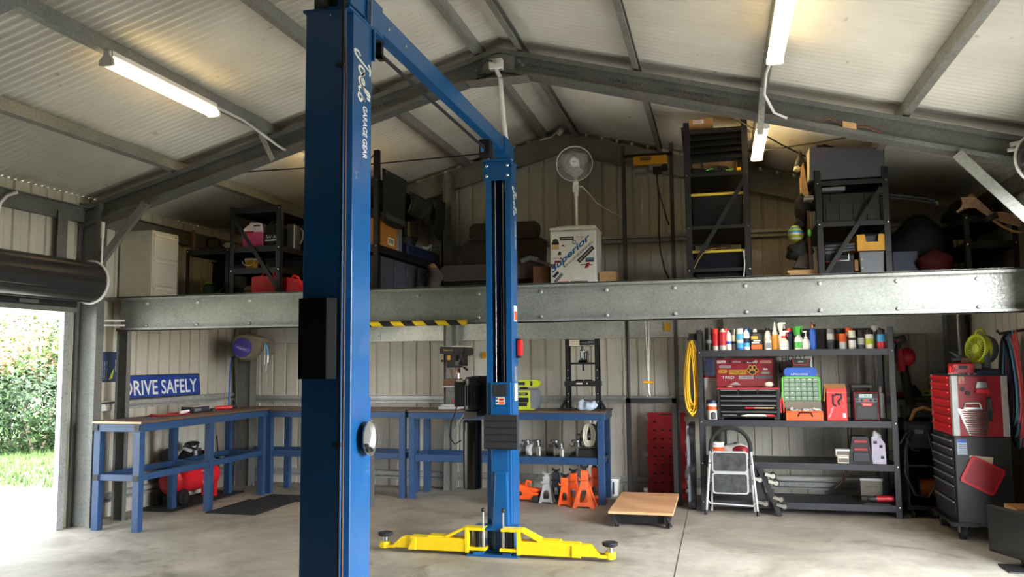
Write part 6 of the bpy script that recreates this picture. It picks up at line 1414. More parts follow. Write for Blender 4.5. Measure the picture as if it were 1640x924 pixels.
t=thing('drop_saw','silver and black motor unit with pale coiled lead on the lower shelf','motor',(-1.42,9.32,ZS)); b=MB(); b.box(-1.56,9.15,ZS,-1.34,9.5,ZS+.09); b.box(-1.55,9.16,ZS+.09,-1.35,9.48,ZS+.105); P(t,'base',b,'black',bev=.006)
b=MB(); b.cyl((-1.555,9.30,ZS+.235),(-1.41,9.30,ZS+.235),.058,n=24); P(t,'motor',b,'steel')
b=MB(); b.cyl((-1.46,9.33,ZS+.28),(-1.40,9.33,ZS+.28),.08,n=24); b.box(-1.40,9.28,ZS+.1,-1.35,9.4,ZS+.32); b.tube([(-1.37,9.3,ZS+.25),(-1.35,9.32,ZS+.38)],.03); P(t,'guard',b,'black')
b=MB()
for k in range(3): b.tube([(-1.47+.02*k+.05*math.cos(a),9.22-.006*k,ZS+.24+.12*math.sin(a)) for a in [2*PI*i/20 for i in range(20)]],.008,6,closed=True)
b.tube([(-1.5,9.24,ZS+.12),(-1.46,9.22,ZS+.115),(-1.40,9.22,ZS+.13)],.01); P(t,'cable',b,'ivory')
# jack stands
def jackstand(x,y,h,w,m,label,grp,dark='charcoal_dark',rz=0,ped=None):
    t=thing('jack_stand',label,'jack stand',(x,y,0),grp); s0=w/2; hb=h*.62
    def leg4(b,ins):
        pass
    for fy,sg in ((y-s0*.8,-1),(y+s0*.8,1)):
        b=MB(); yt=y+sg*.035
        # A shaped face with a window
        def pt(u,v): # v 0..1 height of base
            ww=s0*(1-v)+.035*v; return Vector((x+u*ww,fy+(yt-fy)*v,hb*v))
        out=[pt(-1,0),pt(-.62,0),pt(-.58,.07),pt(.58,.07),pt(.62,0),pt(1,0),pt(1,1),pt(-1,1)]
        win=[pt(-.45,.22),pt(.45,.22),pt(.50,.55),pt(.28,.66),pt(-.28,.66),pt(-.50,.55)]
        fs=[(0,1,2,8,13,7),(2,3,9,8),(3,4,5,6,10,9),(6,7,12,11,10),(7,13,12)]
        fs=[(0,1,2),(0,2,8),(0,8,13),(0,13,7),(2,3,9),(2,9,8),(3,4,5),(3,5,9),(9,5,10),(5,6,10),(6,11,10),(6,7,11),(7,12,11),(7,13,12)]
        th=Vector((0,-sg*.006,0)); V_=out+win
        b.add(V_,fs); b.add([v+th for v in V_],[f_[::-1] for f_ in fs]); n8=8
        b.add(out+[v+th for v in out],[(i,(i+1)%n8,n8+(i+1)%n8,n8+i) for i in range(n8)])
        b.add(win+[v+th for v in win],[(i,n8-2+i,n8-2+(i+1)%6,(i+1)%6) for i in range(6)])
        P(t,'leg_face',b,m)
    b=MB()
    for s_ in (-1,1):
        b.hexa([(x+s_*s0*.93-.003,y-s0*.8,0),(x+s_*s0*.93+.003,y-s0*.8,0),(x+s_*s0*.93+.003,y-s0*.35,0),(x+s_*s0*.93-.003,y-s0*.35,0),(x+s_*.033-.003,y-.035,hb),(x+s_*.033+.003,y-.035,hb),(x+s_*.033+.003,y+.0,hb),(x+s_*.033-.003,y+.0,hb)])
        b.hexa([(x+s_*s0*.93-.003,y+s0*.35,0),(x+s_*s0*.93+.003,y+s0*.35,0),(x+s_*s0*.93+.003,y+s0*.8,0),(x+s_*s0*.93-.003,y+s0*.8,0),(x+s_*.033-.003,y-.0,hb),(x+s_*.033+.003,y,hb),(x+s_*.033+.003,y+.035,hb),(x+s_*.033-.003,y+.035,hb)])
    P(t,'leg_side',b,m)
    b=MB(); b.box(x-.037,y-.037,hb*.95,x+.037,y+.037,h*.86); P(t,'sleeve',b,m,bev=.003)
    b=MB(); b.box(x-.022,y-.022,h*.86,x+.022,y+.022,h*.93); b.prism([(x-.045,h),(x-.02,h*.95),(x+.02,h*.95),(x+.045,h),(x+.04,h*.92),(x-.04,h*.92)],1,y-.025,y+.025); P(t,'saddle',b,ped or dark)
    b=MB(); b.tube([(x+.03,y-.045,hb*1.05),(x-.05,y-.05,hb*1.03),(x-.06,y-.04,hb*1.12)],.008); P(t,'ratchet_lever',b,m)
    return t
jackstand(-1.93,9.15,.34,.17,'grey_paint','pale grey jack stand in front of its twin under the bench','grey jack stands',ped='grey_paint')
jackstand(-1.86,9.33,.36,.17,'slate','grey jack stand behind the pale one under the bench','grey jack stands')
jackstand(-1.70,9.02,.35,.145,'orange','small bright orange jack stand at the front under the bench','small orange jack stands')
jackstand(-1.635,9.21,.38,.15,'orange','small orange jack stand behind the other small one','small orange jack stands')
jackstand(-1.465,8.94,.46,.25,'orange_worn','big worn orange jack stand at the front beside the bench leg','large orange jack stands')
jackstand(-1.395,9.22,.46,.25,'orange_worn','big worn orange jack stand behind its twin beside the bench leg','large orange jack stands')
t=thing('floor_jack','orange trolley jack on the floor behind the far lift column','trolley jack',(-2.15,9.2,0))
b=MB(); b.prism([(-2.30,.03),(-2.05,.03),(-2.02,.10),(-2.12,.12),(-2.2,.19),(-2.27,.2),(-2.31,.12)],1,9.12,9.14); b.prism([(-2.30,.03),(-2.05,.03),(-2.02,.10),(-2.12,.12),(-2.2,.19),(-2.27,.2),(-2.31,.12)],1,9.26,9.28); P(t,'side_plate',b,'orange',bev=.004)
b=MB(); b.hexa([(-2.16,9.15,.09),(-2.02,9.15,.115),(-2.02,9.25,.115),(-2.16,9.25,.09),(-2.17,9.15,.16),(-2.0,9.15,.14),(-2.0,9.25,.14),(-2.17,9.25,.16)]); b.tube([(-2.2,9.2,.15),(-2.16,9.19,.23),(-2.12,9.18,.21)],.02); P(t,'lift_arm',b,'orange')
for (x,y) in ((-2.06,9.12),(-2.06,9.28),(-2.29,9.12),(-2.29,9.28)): b=MB(); b.cyl((x,y-.02,.04),(x,y+.02,.04),.04,n=18); P(t,'wheel',b,'steel_dark')
t=thing('wheel_dolly','round black dolly on small casters left of the far lift column','dolly',(-2.42,9.0,0)); b=MB(); b.lathe([(.17,0.10),(.185,.105),(.185,.125),(.17,.12),(.14,.105),(0,.105)],(-2.36,8.95,0),n=28); P(t,'tray',b,'black')
for a in (3.6,4.9,.6,2.): 
    b=MB(); x,y=-2.36+.14*math.cos(a),8.95+.14*math.sin(a); b.cyl((x-.012,y,.03),(x+.012,y,.03),.03,n=16); b.box(x-.015,y-.015,.05,x+.015,y+.015,.105); P(t,'caster',b,'grey_plastic')
t=thing('plastic_tub','white square plastic bucket at the right end of the bench','bucket',(-1.26,9.75,0)); b=MB(); b.hexa([(-1.35,9.68,0),(-1.2,9.68,0),(-1.2,9.83,0),(-1.35,9.83,0),(-1.365,9.665,.2),(-1.185,9.665,.2),(-1.185,9.845,.2),(-1.365,9.845,.2)]); P(t,'tub',b,'pvc',bev=.01); b=MB(); b.box(-1.37,9.66,.185,-1.18,9.85,.205); P(t,'rim',b,'white'); b=MB(); b.box(-1.25,9.66,.03,-1.235,9.672,.17); P(t,'slot',b,'charcoal')
# hazard strip on the beam edge
b=MB(); n=10
b.prism([(7.183+.0,1.93),(7.165,1.933),(7.155,1.945),(7.155,1.965),(7.165,1.977),(7.183,1.98)],0,-3.35,-2.25,smooth=True); S('hazard_strip',b,'hazard','yellow and black hazard foam along the beam lower edge','hazard strip')

# ---------------------------------------------------------------- goods hoist with platform
t=thing('goods_hoist','small goods hoist with timber platform and tall steel guide rails','goods hoist',(-.76,8.7,0))
for x in (-1.0,-.46):
    b=MB(); b.box(x-.022,9.2,0,x-.017,9.245,4.05); b.box(x+.017,9.2,0,x+.022,9.245,4.05); b.box(x-.022,9.24,0,x+.022,9.245,4.05); b.box(x-.022,9.2,0,x-.010,9.204,4.05); b.box(x+.010,9.2,0,x+.022,9.204,4.05); P(t,'guide_rail',b,'galv_dark')
b=MB(); b.box(-1.015,9.1,.10,-.965,9.15,1.17); b.box(-.515,9.1,.10,-.465,9.15,1.17); b.box(-1.015,9.1,1.12,-.465,9.15,1.17); b.box(-1.015,9.1,.08,-.465,9.15,.13); b.box(-1.0,9.14,.9,-.98,9.2,1.0); b.box(-.5,9.14,.9,-.46,9.2,1.0); b.box(-1.0,9.14,.3,-.98,9.2,.4); b.box(-.5,9.14,.3,-.46,9.2,.4); P(t,'carriage_frame',b,'black')
b=MB(); b.box(-1.07,7.88,.135,-.46,9.04,.16); P(t,'platform',b,'ply',bev=.002)
b=MB(); b.box(-1.02,7.95,.04,-.97,9.12,.133); b.box(-.55,7.95,.04,-.5,9.12,.133); b.box(-1.02,8.0,.07,-.5,8.05,.132); b.box(-1.02,8.9,.07,-.5,8.95,.132); b.box(-1.0,8.02,.03,-.52,8.035,.08); b.box(-1.02,7.97,0,-.98,8.01,.04); b.box(-.54,7.97,0,-.5,8.01,.04); b.box(-1.02,8.95,0,-.5,8.99,.04); P(t,'platform_frame',b,'black')
for x in (-1.03,-.52):
    b=MB(); b.bar((x,7.95,.10),(x+.04,7.94,.02),.02,.012); P(t,'latch',b,'steel_dark')
t=thing('electric_hoist','yellow electric rope hoist hung between the guide rails','electric hoist',(-.7,9.22,3.75))
b=MB(); b.box(-.88,9.16,3.80,-.50,9.27,3.905); P(t,'cover',b,'mustard_dull',bev=.012)
b=MB(); b.box(-.80,9.155,3.852,-.68,9.162,3.888); P(t,'badge',b,'charcoal'); txt(t,'DAYTON',(-.74,9.153,3.87),(1,0,0),(0,0,1),.1,.018,'mustard')
b=MB(); b.cyl((-.86,9.22,3.755),(-.74,9.22,3.755),.045,n=20); b.cyl((-.70,9.22,3.77),(-.56,9.22,3.77),.055,n=20); b.tube([(-.86,9.2,3.70),(-.74,9.2,3.705)],.012); P(t,'drum',b,'steel')
b=MB(); b.box(-.66,9.15,3.70,-.56,9.25,3.77); b.cyl((-.56,9.22,3.77),(-.5,9.22,3.78),.05,n=18); P(t,'motor_cap',b,'black')
b=MB(); b.tube([(-.62,9.16,3.7),(-.60,9.16,3.4),(-.61,9.16,3.0),(-.60,9.16,2.8),(-.56,9.17,2.6),(-.52,9.18,2.5),(-.52,9.18,2.3)],.009); b.tube([(-.62,9.16,3.6),(-.58,9.16,3.4),(-.53,9.17,3.2),(-.50,9.18,3.1)],.007); P(t,'control_cable',b,'black')
b=MB(); b.box(-1.0,9.2,3.905,-.44,9.24,3.94); P(t,'mount_bar',b,'charcoal_dark')
b=MB(); b.tube([(-.80,9.2,3.72),(-.795,9.18,2.3),(-.78,9.15,1.9),(-.765,9.13,1.36)],.0035,6); b.tube([(-.73,9.2,3.72),(-.76,9.16,1.3)],.003,6); P(t,'wire_rope',b,'steel')
b=MB(); b.tube([(-.765,9.13,1.33),(-.765,9.13,1.24),(-.745,9.13,1.20),(-.765,9.13,1.175),(-.785,9.13,1.195)],.009); P(t,'hook',b,'steel')
b=MB(); b.cyl((-.82,9.13,1.345),(-.71,9.13,1.345),.014,n=12); P(t,'stop_bar',b,'mustard')
b=MB(); b.box(-.62,9.84,1.93,-.55,9.88,2.03); S('yellow_limit_box',b,'mustard','small yellow box on the galvanised ledger behind the hoist rails','box',bev=.008)
G('yellow_dull',(206,186,70),.45,0,.04); G('tub_black',(22,24,30),.25,0,.05)
G('green_dark',(26,66,48),.5); G('pink_pale',(214,196,200),.3,0,.03); G('plastic_black',(20,20,21),.16,0,.1); G('amber_box',(186,120,46),.7,0,.06); G('fridge_blue',(30,92,150),.4,0,.05); G('shade_heap',(24,34,36),.7,0,.2)
# ---------------------------------------------------------------- mezzanine, left
ZM=2.2985
t=thing('filing_cabinet','cream steel filing cabinet on the mezzanine at far left','filing cabinet',(-6.06,7.64,ZM))
b=MB(); b.box(-6.27,7.43,ZM,-5.862,7.86,3.035); P(t,'body',b,'cream',bev=.005)
for z0,z1 in ((2.735,3.005),(2.44,2.725),(ZM+.02,2.43)):
    b=MB(); b.box(-5.862,7.445,z0,-5.85,7.845,z1); d=P(t,'drawer',b,'cream',bev=.004)
    b=MB(); b.box(-5.85,7.455,z1-.035,-5.838,7.835,z1-.02); P(d,'handle_lip',b,'ivory')
b=MB(); b.cyl((-5.85,7.80,2.995),(-5.843,7.80,2.995),.01,n=12); P(t,'lock',b,'steel')
r1=rack('low black storage rack on the mezzanine right of the cream cabinet',-5.80,-5.25,7.92,8.75,ZM,.58,[2.875,2.335],'charcoal_dark',holes=False)
b=MB(); b.box(-5.72,8.02,2.876,-5.42,8.30,2.92); b.tube([(-5.66,8.1,2.90),(-5.66,8.1,3.02),(-5.56,8.1,3.03),(-5.5,8.1,3.0),(-5.48,8.1,2.91)],.016); S('carry_tray',b,'charcoal_dark','dark tray with arched handle on the low rack','tray')
b=MB(); b.cyl((-5.77,8.0,2.876),(-5.77,8.0,3.06),.025,n=14); b.lathe([(.025,0),(.018,.02),(.015,.05),(0,.052)],(-5.77,8.0,3.06)); S('spray_can',b,'brown','brown bottle with pale tip beside the cream cabinet','bottle')
b=MB(); b.box(-5.63,8.35,2.876,-5.45,8.5,2.99); S('small_carton',b,'cardboard','brown carton behind the arched handle on the low rack','carton',bev=.003)
b=MB(); b.cyl((-5.42,8.12,2.93),(-5.36,8.10,2.93),.04,n=16); b.cyl((-5.36,8.10,2.93),(-5.30,8.08,2.925),.035,.02,n=16); S('pipe_fitting',b,'pvc','white plastic pipe fitting lying on the low rack','pipe fitting')
b=MB(); b.box(-5.36,8.45,2.876,-5.26,8.6,2.96); S('small_carton',b,'tan','tan carton at the right end of the low rack','carton',bev=.003)
t=thing('feed_bag','pale paper bag in a dark red bucket near the left wall','bag',(-5.3,8.95,ZM)); b=MB(); b.prism([(-5.55,2.30),(-5.1,2.30),(-5.06,3.0),(-5.6,3.0)],1,8.85,9.15); P(t,'bucket',b,'red_dark',bev=.02); b=MB(); b.hexa([(-5.62,8.88,2.98),(-5.2,8.88,2.98),(-5.2,9.1,2.98),(-5.62,9.1,2.98),(-5.68,8.9,3.14),(-5.36,8.9,3.2),(-5.36,9.08,3.2),(-5.68,9.08,3.14)]); P(t,'bag',b,'seat_cloth',bev=.02)
t=thing('watering_can','dark green watering can on the lower shelf of the low rack','watering can',(-5.58,8.1,2.336)); b=MB(); b.lathe([(.08,0),(.085,.01),(.085,.14),(.06,.16)],(-5.6,8.1,2.336),n=20); b.tube([(-5.52,8.1,2.38),(-5.44,8.1,2.44),(-5.38,8.1,2.5)],[.02,.015,.03]); P(t,'body',b,'green_dark'); b=MB(); b.tube([(-5.66,8.1,2.37),(-5.72,8.1,2.45),(-5.66,8.1,2.52),(-5.58,8.1,2.5)],.012); P(t,'handle',b,'lime')
# oil rack
r2=rack('tall black rack of oil bottles on the mezzanine left of the lift',-5.035,-4.43,7.6,9.35,ZM,.965,[3.25,2.832,2.60,2.335],'charcoal_dark',brace=((-5.0,7.592,3.16),(-4.46,7.592,2.38)),holes=False,pw=.055)
def oil(x0,x1,y0,y1,z,h,m,capm,label,labs=(),handle=True):
    t=thing('oil_jug',label,'jug',((x0+x1)/2,(y0+y1)/2,z),'oil and coolant jugs on the black rack'); w=x1-x0
    pr=[(x0,z),(x1,z),(x1,z+h*.72),(x1-w*.06,z+h*.9),(x1-w*.35,z+h*.93),(x0+w*.35,z+h*.9),(x0+w*.05,z+h*.72)]
    b=MB(); b.prism(pr,1,y0,y1); P(t,'body',b,m,bev=.015)
    b=MB(); b.cyl((x0+w*.3,(y0+y1)/2,z+h*.89),(x0+w*.3,(y0+y1)/2,z+h),.025,n=14); P(t,'cap',b,capm)
    if handle:
        b=MB(); b.box(x0+w*.55,y0-.002,z+h*.79,x0+w*.85,y0+.002,z+h*.85); P(t,'handle_hole',b,'black')
    for (u0,v0,u1,v1,mm) in labs: b=MB(); b.box(x0+w*u0,y0-.003,z+h*v0,x0+w*u1,y0,z+h*v1); P(t,'label',b,mm)
    return t
o1=oil(-4.93,-4.69,7.68,7.82,2.832,.285,'pink_pale','pvc','clear jug half full of pink coolant on the oil rack',((.12,.35,.6,.55,'black'),(.1,.56,.55,.62,'red_dark')))
b=MB(); b.box(-4.932,7.676,2.834,-4.688,7.824,3.0); P(o1,'pink_coolant',b,'pink_fluid',bev=.012)
o2=oil(-4.685,-4.50,7.70,7.86,2.832,.29,'black_gloss','black','black 5W oil jug right of the pink coolant jug',((.08,.22,.92,.27,'pvc'),)); txt(o2,'5W-30',(-4.595,7.697,2.94),(1,0,0),(0,0,1),.12,.035,'rag')
t=thing('oil_jug','grey jug with pale edge behind the right post of the oil rack','jug',(-4.47,7.95,2.832),'oil and coolant jugs on the black rack'); b=MB(); b.prism([(7.86,2.832),(8.04,2.832),(8.04,3.02),(8.0,3.09),(7.88,3.1),(7.86,3.05)],0,-4.62,-4.435); P(t,'body',b,'slate',bev=.012); b=MB(); b.tube([(-4.433,8.02,2.90),(-4.42,8.05,2.96),(-4.42,8.05,3.04),(-4.433,8.02,3.07)],.012); P(t,'handle',b,'grey_plastic')
b=MB(); b.box(-4.436,7.885,2.84,-4.432,7.895,3.09); P(t,'sight_strip',b,'pvc')
t=thing('oil_jug','black oil jug with yellow flame label at the right of the oil rack','jug',(-4.48,8.22,2.832),'oil and coolant jugs on the black rack'); b=MB(); b.prism([(8.12,2.832),(8.36,2.832),(8.36,3.02),(8.3,3.08),(8.16,3.1),(8.12,3.04)],0,-4.60,-4.44); P(t,'body',b,'black_gloss',bev=.012); b=MB(); b.cyl((-4.52,8.18,3.09),(-4.52,8.18,3.13),.025); P(t,'cap',b,'black')
b=MB(); b.box(-4.441,8.18,3.02,-4.437,8.34,3.05); P(t,'label',b,'mustard'); b=MB(); b.prism([(8.21,2.96),(8.25,2.94),(8.30,2.96),(8.31,2.985),(8.26,3.01),(8.21,2.99)],0,-4.441,-4.437); P(t,'label',b,'orange'); b=MB(); b.box(-4.441,8.19,2.85,-4.437,8.34,2.92); P(t,'label',b,'ivory'); b=MB(); b.box(-4.437,8.2,2.88,-4.4365,8.33,2.90); P(t,'label',b,'black')
t=thing('pail','small yellow pail with white rim on the oil rack','pail',(-4.97,7.8,2.60)); b=MB(); b.lathe([(.06,0),(.072,.11)],(-4.92,7.85,2.601),n=20); P(t,'body',b,'mustard'); b=MB(); b.lathe([(.072,.11),(.077,.112),(.077,.13),(.07,.13)],(-4.92,7.85,2.601),n=20); b.tube([(-4.92+.075*math.cos(a),7.78,2.70-.05*math.sin(a)) for a in [PI*i/8 for i in range(9)]],.004); P(t,'rim',b,'pvc')
t=thing('fuel_can','red plastic fuel can on the bottom shelf of the oil rack','fuel can',(-4.67,7.75,2.336)); b=MB(); b.prism(rrect(-4.80,2.336,-4.50,2.515,.03),1,7.66,7.86); P(t,'body',b,'red',bev=.01); b=MB(); b.tube([(-4.74,7.76,2.51),(-4.72,7.76,2.56),(-4.6,7.76,2.56),(-4.58,7.76,2.51)],.014); P(t,'handle',b,'red_bright')
t=thing('fuel_can','red fuel can with pouring handle right of the oil rack post','fuel can',(-4.33,7.75,ZM)); b=MB(); b.prism([(-4.40,ZM),(-4.25,ZM),(-4.25,2.40),(-4.30,2.47),(-4.40,2.50)],1,7.68,7.84); P(t,'body',b,'red',bev=.012); b=MB(); b.tube([(-4.38,7.76,2.49),(-4.36,7.76,2.52),(-4.31,7.76,2.50),(-4.27,7.76,2.42)],.013); P(t,'handle',b,'red_bright')
b=MB(); b.ell((-4.575,7.64,2.545),(.03,.02,.05)); b.bar((-4.59,7.64,2.60),(-4.60,7.64,2.62),.02,.02); S('oval_bottle',b,'seat_cloth','pale oval bottle wedged behind the oil rack brace','bottle')
b=MB(); b.ell((-4.88,7.8,2.39),(.09,.07,.05)); S('rag',b,'taupe','drab rag bundle on the bottom shelf of the oil rack','rag')

# ---------------------------------------------------------------- mezzanine, centre rack with hung mats
r3=rack('tall black rack with hanging car mats left of the far lift column',-3.95,-3.37,7.7,9.85,ZM,1.50,[3.50,2.81],'charcoal_dark',holes=False,pw=.055,lip=.08)
def mat_hang(y0,y1,zt,zb,label,m='rubber',x=-3.364,wav=.0):
    n=10; k=8; vs=[];fs=[]
    for i in range(n+1):
        for j in range(k+1):
            f=i/n; g=j/k; y=y0+(y1-y0)*g
            zz=zt+(zb-zt)*f+(.03*math.sin(PI*g) if i==n else 0)*-1
            xx=x+.012*math.sin(3*f+2*g)+wav*math.sin(9*g+5*f)*f
            if i==n and (j==0 or j==k): zz+=.04
            vs.append((xx,y,zz))
    for i in range(n):
        for j in range(k): fs.append((i*(k+1)+j,i*(k+1)+j+1,(i+1)*(k+1)+j+1,(i+1)*(k+1)+j))
    b=MB(); b.add(vs,fs,0,True); o=S('car_mat',b,m,label,'mat')
    s=o.modifiers.new('s','SOLIDIFY'); s.thickness=.012; return o
mat_hang(7.78,8.42,3.62,3.07,'black rubber car mat hanging nearest on the centre rack')
mat_hang(8.50,9.30,3.52,3.24,'crumpled black plastic sheet hanging in the middle of the centre rack','plastic_black',-3.35,.035)
mat_hang(9.40,10.0-.05,3.62,3.14,'black rubber car mat hanging at the far end of the centre rack')
b=MB(); b.box(-3.352,7.84,3.10,-3.340,8.38,3.155); S('mat_badge',b,'slate','grey plate sewn on the nearest hanging car mat','badge')
b=MB()
for k in range(4): b.box(-3.36,7.84+k*.14,3.585,-3.345,7.86+k*.14,3.61)
S('clip',b,'grey_plastic','small clips along the top of the nearest hanging car mat','clip',None,'stuff')
t=thing('shelf_carton','orange brown carton on the centre rack shelf','carton',(-3.6,8.1,2.811)); b=MB(); b.box(-3.85,7.80,2.811,-3.40,8.28,3.10); P(t,'box',b,'amber_box',bev=.004); b=MB(); b.box(-3.40,8.03,2.85,-3.397,8.2,2.93); P(t,'label',b,'ivory')
b=MB(); 
for k in range(3): b.box(-3.396,8.05+k*.045,2.865,-3.395,8.075+k*.045,2.915)
P(t,'label_print',b,'charcoal')
b=MB(); b.box(-3.7,8.36,2.811,-3.42,8.5,3.02); S('paper_stack',b,'grey_plastic','grey paper roll pack beside the orange brown carton','pack',bev=.02)
t=thing('storage_tub','dark blue tub with round basket lid on the centre rack','tub',(-3.6,9.0,2.811)); b=MB(); b.box(-3.85,8.62,2.811,-3.40,9.7,2.95); P(t,'tub',b,'navy',bev=.02); b=MB(); b.lathe([(.14,0),(.17,.08),(.18,.09)],(-3.55,8.85,2.95),n=24); P(t,'basket',b,'black')
b=MB(); b.tube([(-3.42,9.1,2.96),(-3.40,9.25,2.97),(-3.40,9.35,3.02),(-3.42,9.4,2.97)],.018); S('clamp',b,'grey_paint','pale metal clamp on the dark blue tub','clamp')
t=thing('panelled_cupboard','slate grey cupboard with panelled doors at the foot of the centre rack','cupboard',(-3.6,8.4,ZM)); b=MB(); b.box(-3.9,7.75,ZM,-3.385,9.2,2.70); P(t,'body',b,'slate',bev=.004)
for k in range(4):
    y0=7.78+k*.35; b=MB(); b.box(-3.385,y0,ZM+.02,-3.368,y0+.33,2.69); b2_=MB(); d=P(t,'door',b,'slate',bev=.004); b=MB(); b.box(-3.368,y0+.06,ZM+.06,-3.364,y0+.27,2.63); P(d,'panel',b,'slate',bev=.003); b=MB(); b.box(-3.37,y0+.012,2.55,-3.355,y0+.022,2.62); P(d,'hinge',b,'grey_plastic')
b=MB(); rn=random.Random(21); b.ell((-3.08,8.6,2.50),(.085,.09,.2),nu=16,nv=12)  # plain bundle in place of a small red and white doll
for i,v in enumerate(b.v): v.x+=.02*math.sin(30*v.z); v.y+=.02*math.cos(25*v.z); v.z=max(v.z,ZM+.001)
b.m=[1 if (sum(b.v[i].z for i in f_)/len(f_))<2.42 else (2 if (sum(b.v[i].z for i in f_)/len(f_))>2.63 else 0) for f_ in b.f]
S('cloth_bundle',b,['seat_cloth','red_dark','tan'],'pale and red bundle standing in for a small figure beside the grey bench seat','cloth')
# bench seat
t=thing('car_bench_seat','grey brown car bench seat with two headrests behind the far lift column','car seat',(-2.5,9.35,ZM))
for x0,x1 in ((-2.97,-2.48),(-2.44,-1.97)):
    b=MB(); b.prism(rrect(x0,2.55,x1,3.06,.06),1,9.25,9.42)
    for v in b.v: v.y+=.22*(v.z-2.55)
    P(t,'backrest',b,'seat_cloth',bev=.03)
    m_=(x0+x1)/2; b=MB(); b.prism(rrect(m_-.17,3.05,m_+.17,3.26,.07),1,9.32,9.44)
    for v in b.v: v.y+=.2*(v.z-3.05)
    P(t,'headrest',b,'seat_cloth',bev=.025)
b=MB(); b.prism(rrect(-3.06,2.50,-1.90,2.68,.08),1,8.72,9.3); P(t,'cushion',b,'seat_cloth',bev=.04)
b=MB(); b.box(-3.0,8.8,ZM,-1.95,9.3,2.5); P(t,'base_frame',b,'charcoal_dark')
b=MB(); b.box(-1.94,8.6,ZM,-1.76,9.1,2.62); S('wooden_crate',b,'brown','brown wooden crate between bench seat and white fridge','crate',bev=.005)
b=MB(); b.tube([(-2.1,8.7,2.69),(-2.0,8.72,2.73),(-1.9,8.7,2.70)],.03); b.bar((-1.9,8.7,2.69),(-1.78,8.7,2.645),.05,.03); S('sheet_roll',b,'grey_plastic','grey and rust cloth roll at the end of the bench seat','roll')
# fridge
FX0,FX1,FY,FZ=-1.728,-1.232,8.5,3.02
t=thing('bar_fridge','white bar fridge covered in stickers on the mezzanine','fridge',((FX0+FX1)/2,8.72,ZM))
b=MB(); b.box(FX0,FY+.04,ZM,FX1,8.95,FZ-.03); P(t,'body',b,'fridge_white',bev=.008)
b=MB(); b.box(FX0-.006,FY+.01,FZ-.032,FX1+.006,8.96,FZ); b.box(FX0+.06,FY+.06,FZ,FX1-.01,FY+.075,FZ+.022); P(t,'top_panel',b,'fridge_white',bev=.008)
b=MB(); b.box(FX0+.003,FY,ZM+.03,FX1-.003,FY+.04,FZ-.045); dr=P(t,'door',b,'fridge_white',bev=.01)
def fs(x0,z0,x1,z1,m,d=.001): 
    b=MB(); b.box(FX0+x0,FY-d,z0,FX0+x1,FY-d+.0008,z1); return P(dr,'sticker',b,m)
def fq(pts,m,d=.001):
    b=MB(); b.add([(FX0+p[0],FY-d,p[1]) for p in pts],[tuple(range(len(pts)))]); return P(dr,'sticker',b,m)
fs(.11,2.875,.26,2.915,'black'); txt(dr,'CAMP RANGER',(FX0+.185,FY-.003,2.895),(1,0,0),(0,0,1),.125,.016,'ivory')
txt(dr,'Ridge',(FX0+.33,FY-.002,2.905),(1,0,0),(0,0,1),.075,.022,'red'); txt(dr,'RYDER',(FX0+.33,FY-.002,2.885),(1,0,0),(0,0,1),.06,.008,'red_dark')
fs(.022,2.78,.10,2.86,'cardboard_pale'); fs(.022,2.835,.10,2.86,'black',.002); fq([(.03,2.86),(.095,2.86),(.09,2.885),(.062,2.9),(.035,2.885)],'seat_cloth')
b=MB(); b.tube([(FX0+.265+.018*math.cos(a),FY-.001,2.853+.018*math.sin(a)) for a in [2*PI*i/20 for i in range(20)]],.004,6,closed=True); P(dr,'sticker',b,'black')
fq([(.125,2.815),(.165,2.81),(.16,2.825),(.14,2.83)],'charcoal'); fq([(.085,2.72),(.125,2.72),(.12,2.755),(.1,2.76),(.09,2.74)],'charcoal')
fs(.03,2.685,.10,2.690,'grey_plastic'); fq([(.10,2.675),(.135,2.675),(.12,2.70)],'red'); fs(.05,2.635,.12,2.66,'red_dark'); fs(-.0,2.595,.06,2.625,'black'); fs(.015,2.603,.045,2.617,'red_bright',.002)
d_=Vector((.70,0,.71)).normalized(); u_=Vector((-.71,0,.70)).normalized()
c0_=Vector((FX0+.235,FY-.0015,2.715))
fq([(.015,2.505),(.035,2.49),(.475,2.875),(.43,2.92)],'ivory',.0012)
tx_=txt(dr,'Superior',c0_+Vector((-.01,-.002,.012)),Vector((.76,0,.65)),Vector((-.65,0,.76)),.56,.085,'fridge_blue',shear=.35,font_off=.028)
txt(dr,'ENGINEERING',Vector((FX0+.31,FY-.0035,2.72)),Vector((.76,0,.65)),Vector((-.65,0,.76)),.40,.022,'black',font_off=.01)
fq([(.02,2.49),(.05,2.475),(.10,2.53),(.08,2.55)],'navy',.002)
fq([(.29,2.655),(.325,2.625),(.485,2.775),(.455,2.81)],'black',.0025); txt(dr,'DIRT INNOVATOR',(FX0+.39,FY-.0045,2.718),Vector((.72,0,.69)),Vector((-.69,0,.72)),.19,.018,'ivory')
fs(.385,2.635,.475,2.68,'slate'); fs(.39,2.66,.47,2.672,'sky_blue',.002)
fq([(.33,2.60),(.38,2.605),(.46,2.595),(.46,2.605),(.40,2.615),(.33,2.61)],'charcoal'); fq([(.37,2.57),(.41,2.57),(.435,2.625),(.40,2.625)],'charcoal',.002); fq([(.39,2.57),(.41,2.57),(.435,2.625),(.415,2.625)],'red',.003)
fq([(.035,2.435),(.06,2.41),(.145,2.51),(.12,2.53)],'grey_plastic',.001)
fs(.08,2.405,.205,2.435,'red_dark'); fs(.22,2.405,.40,2.435,'brown'); txt(dr,"I'D  WHAT?",(FX0+.31,FY-.003,2.42),(1,0,0),(0,0,1),.15,.016,'ivory')
b=MB(); b.cyl((FX0+.18,FY-.001,2.945),(FX0+.18,FY-.004,2.945),.008,n=12); P(dr,'lock',b,'paint_white')
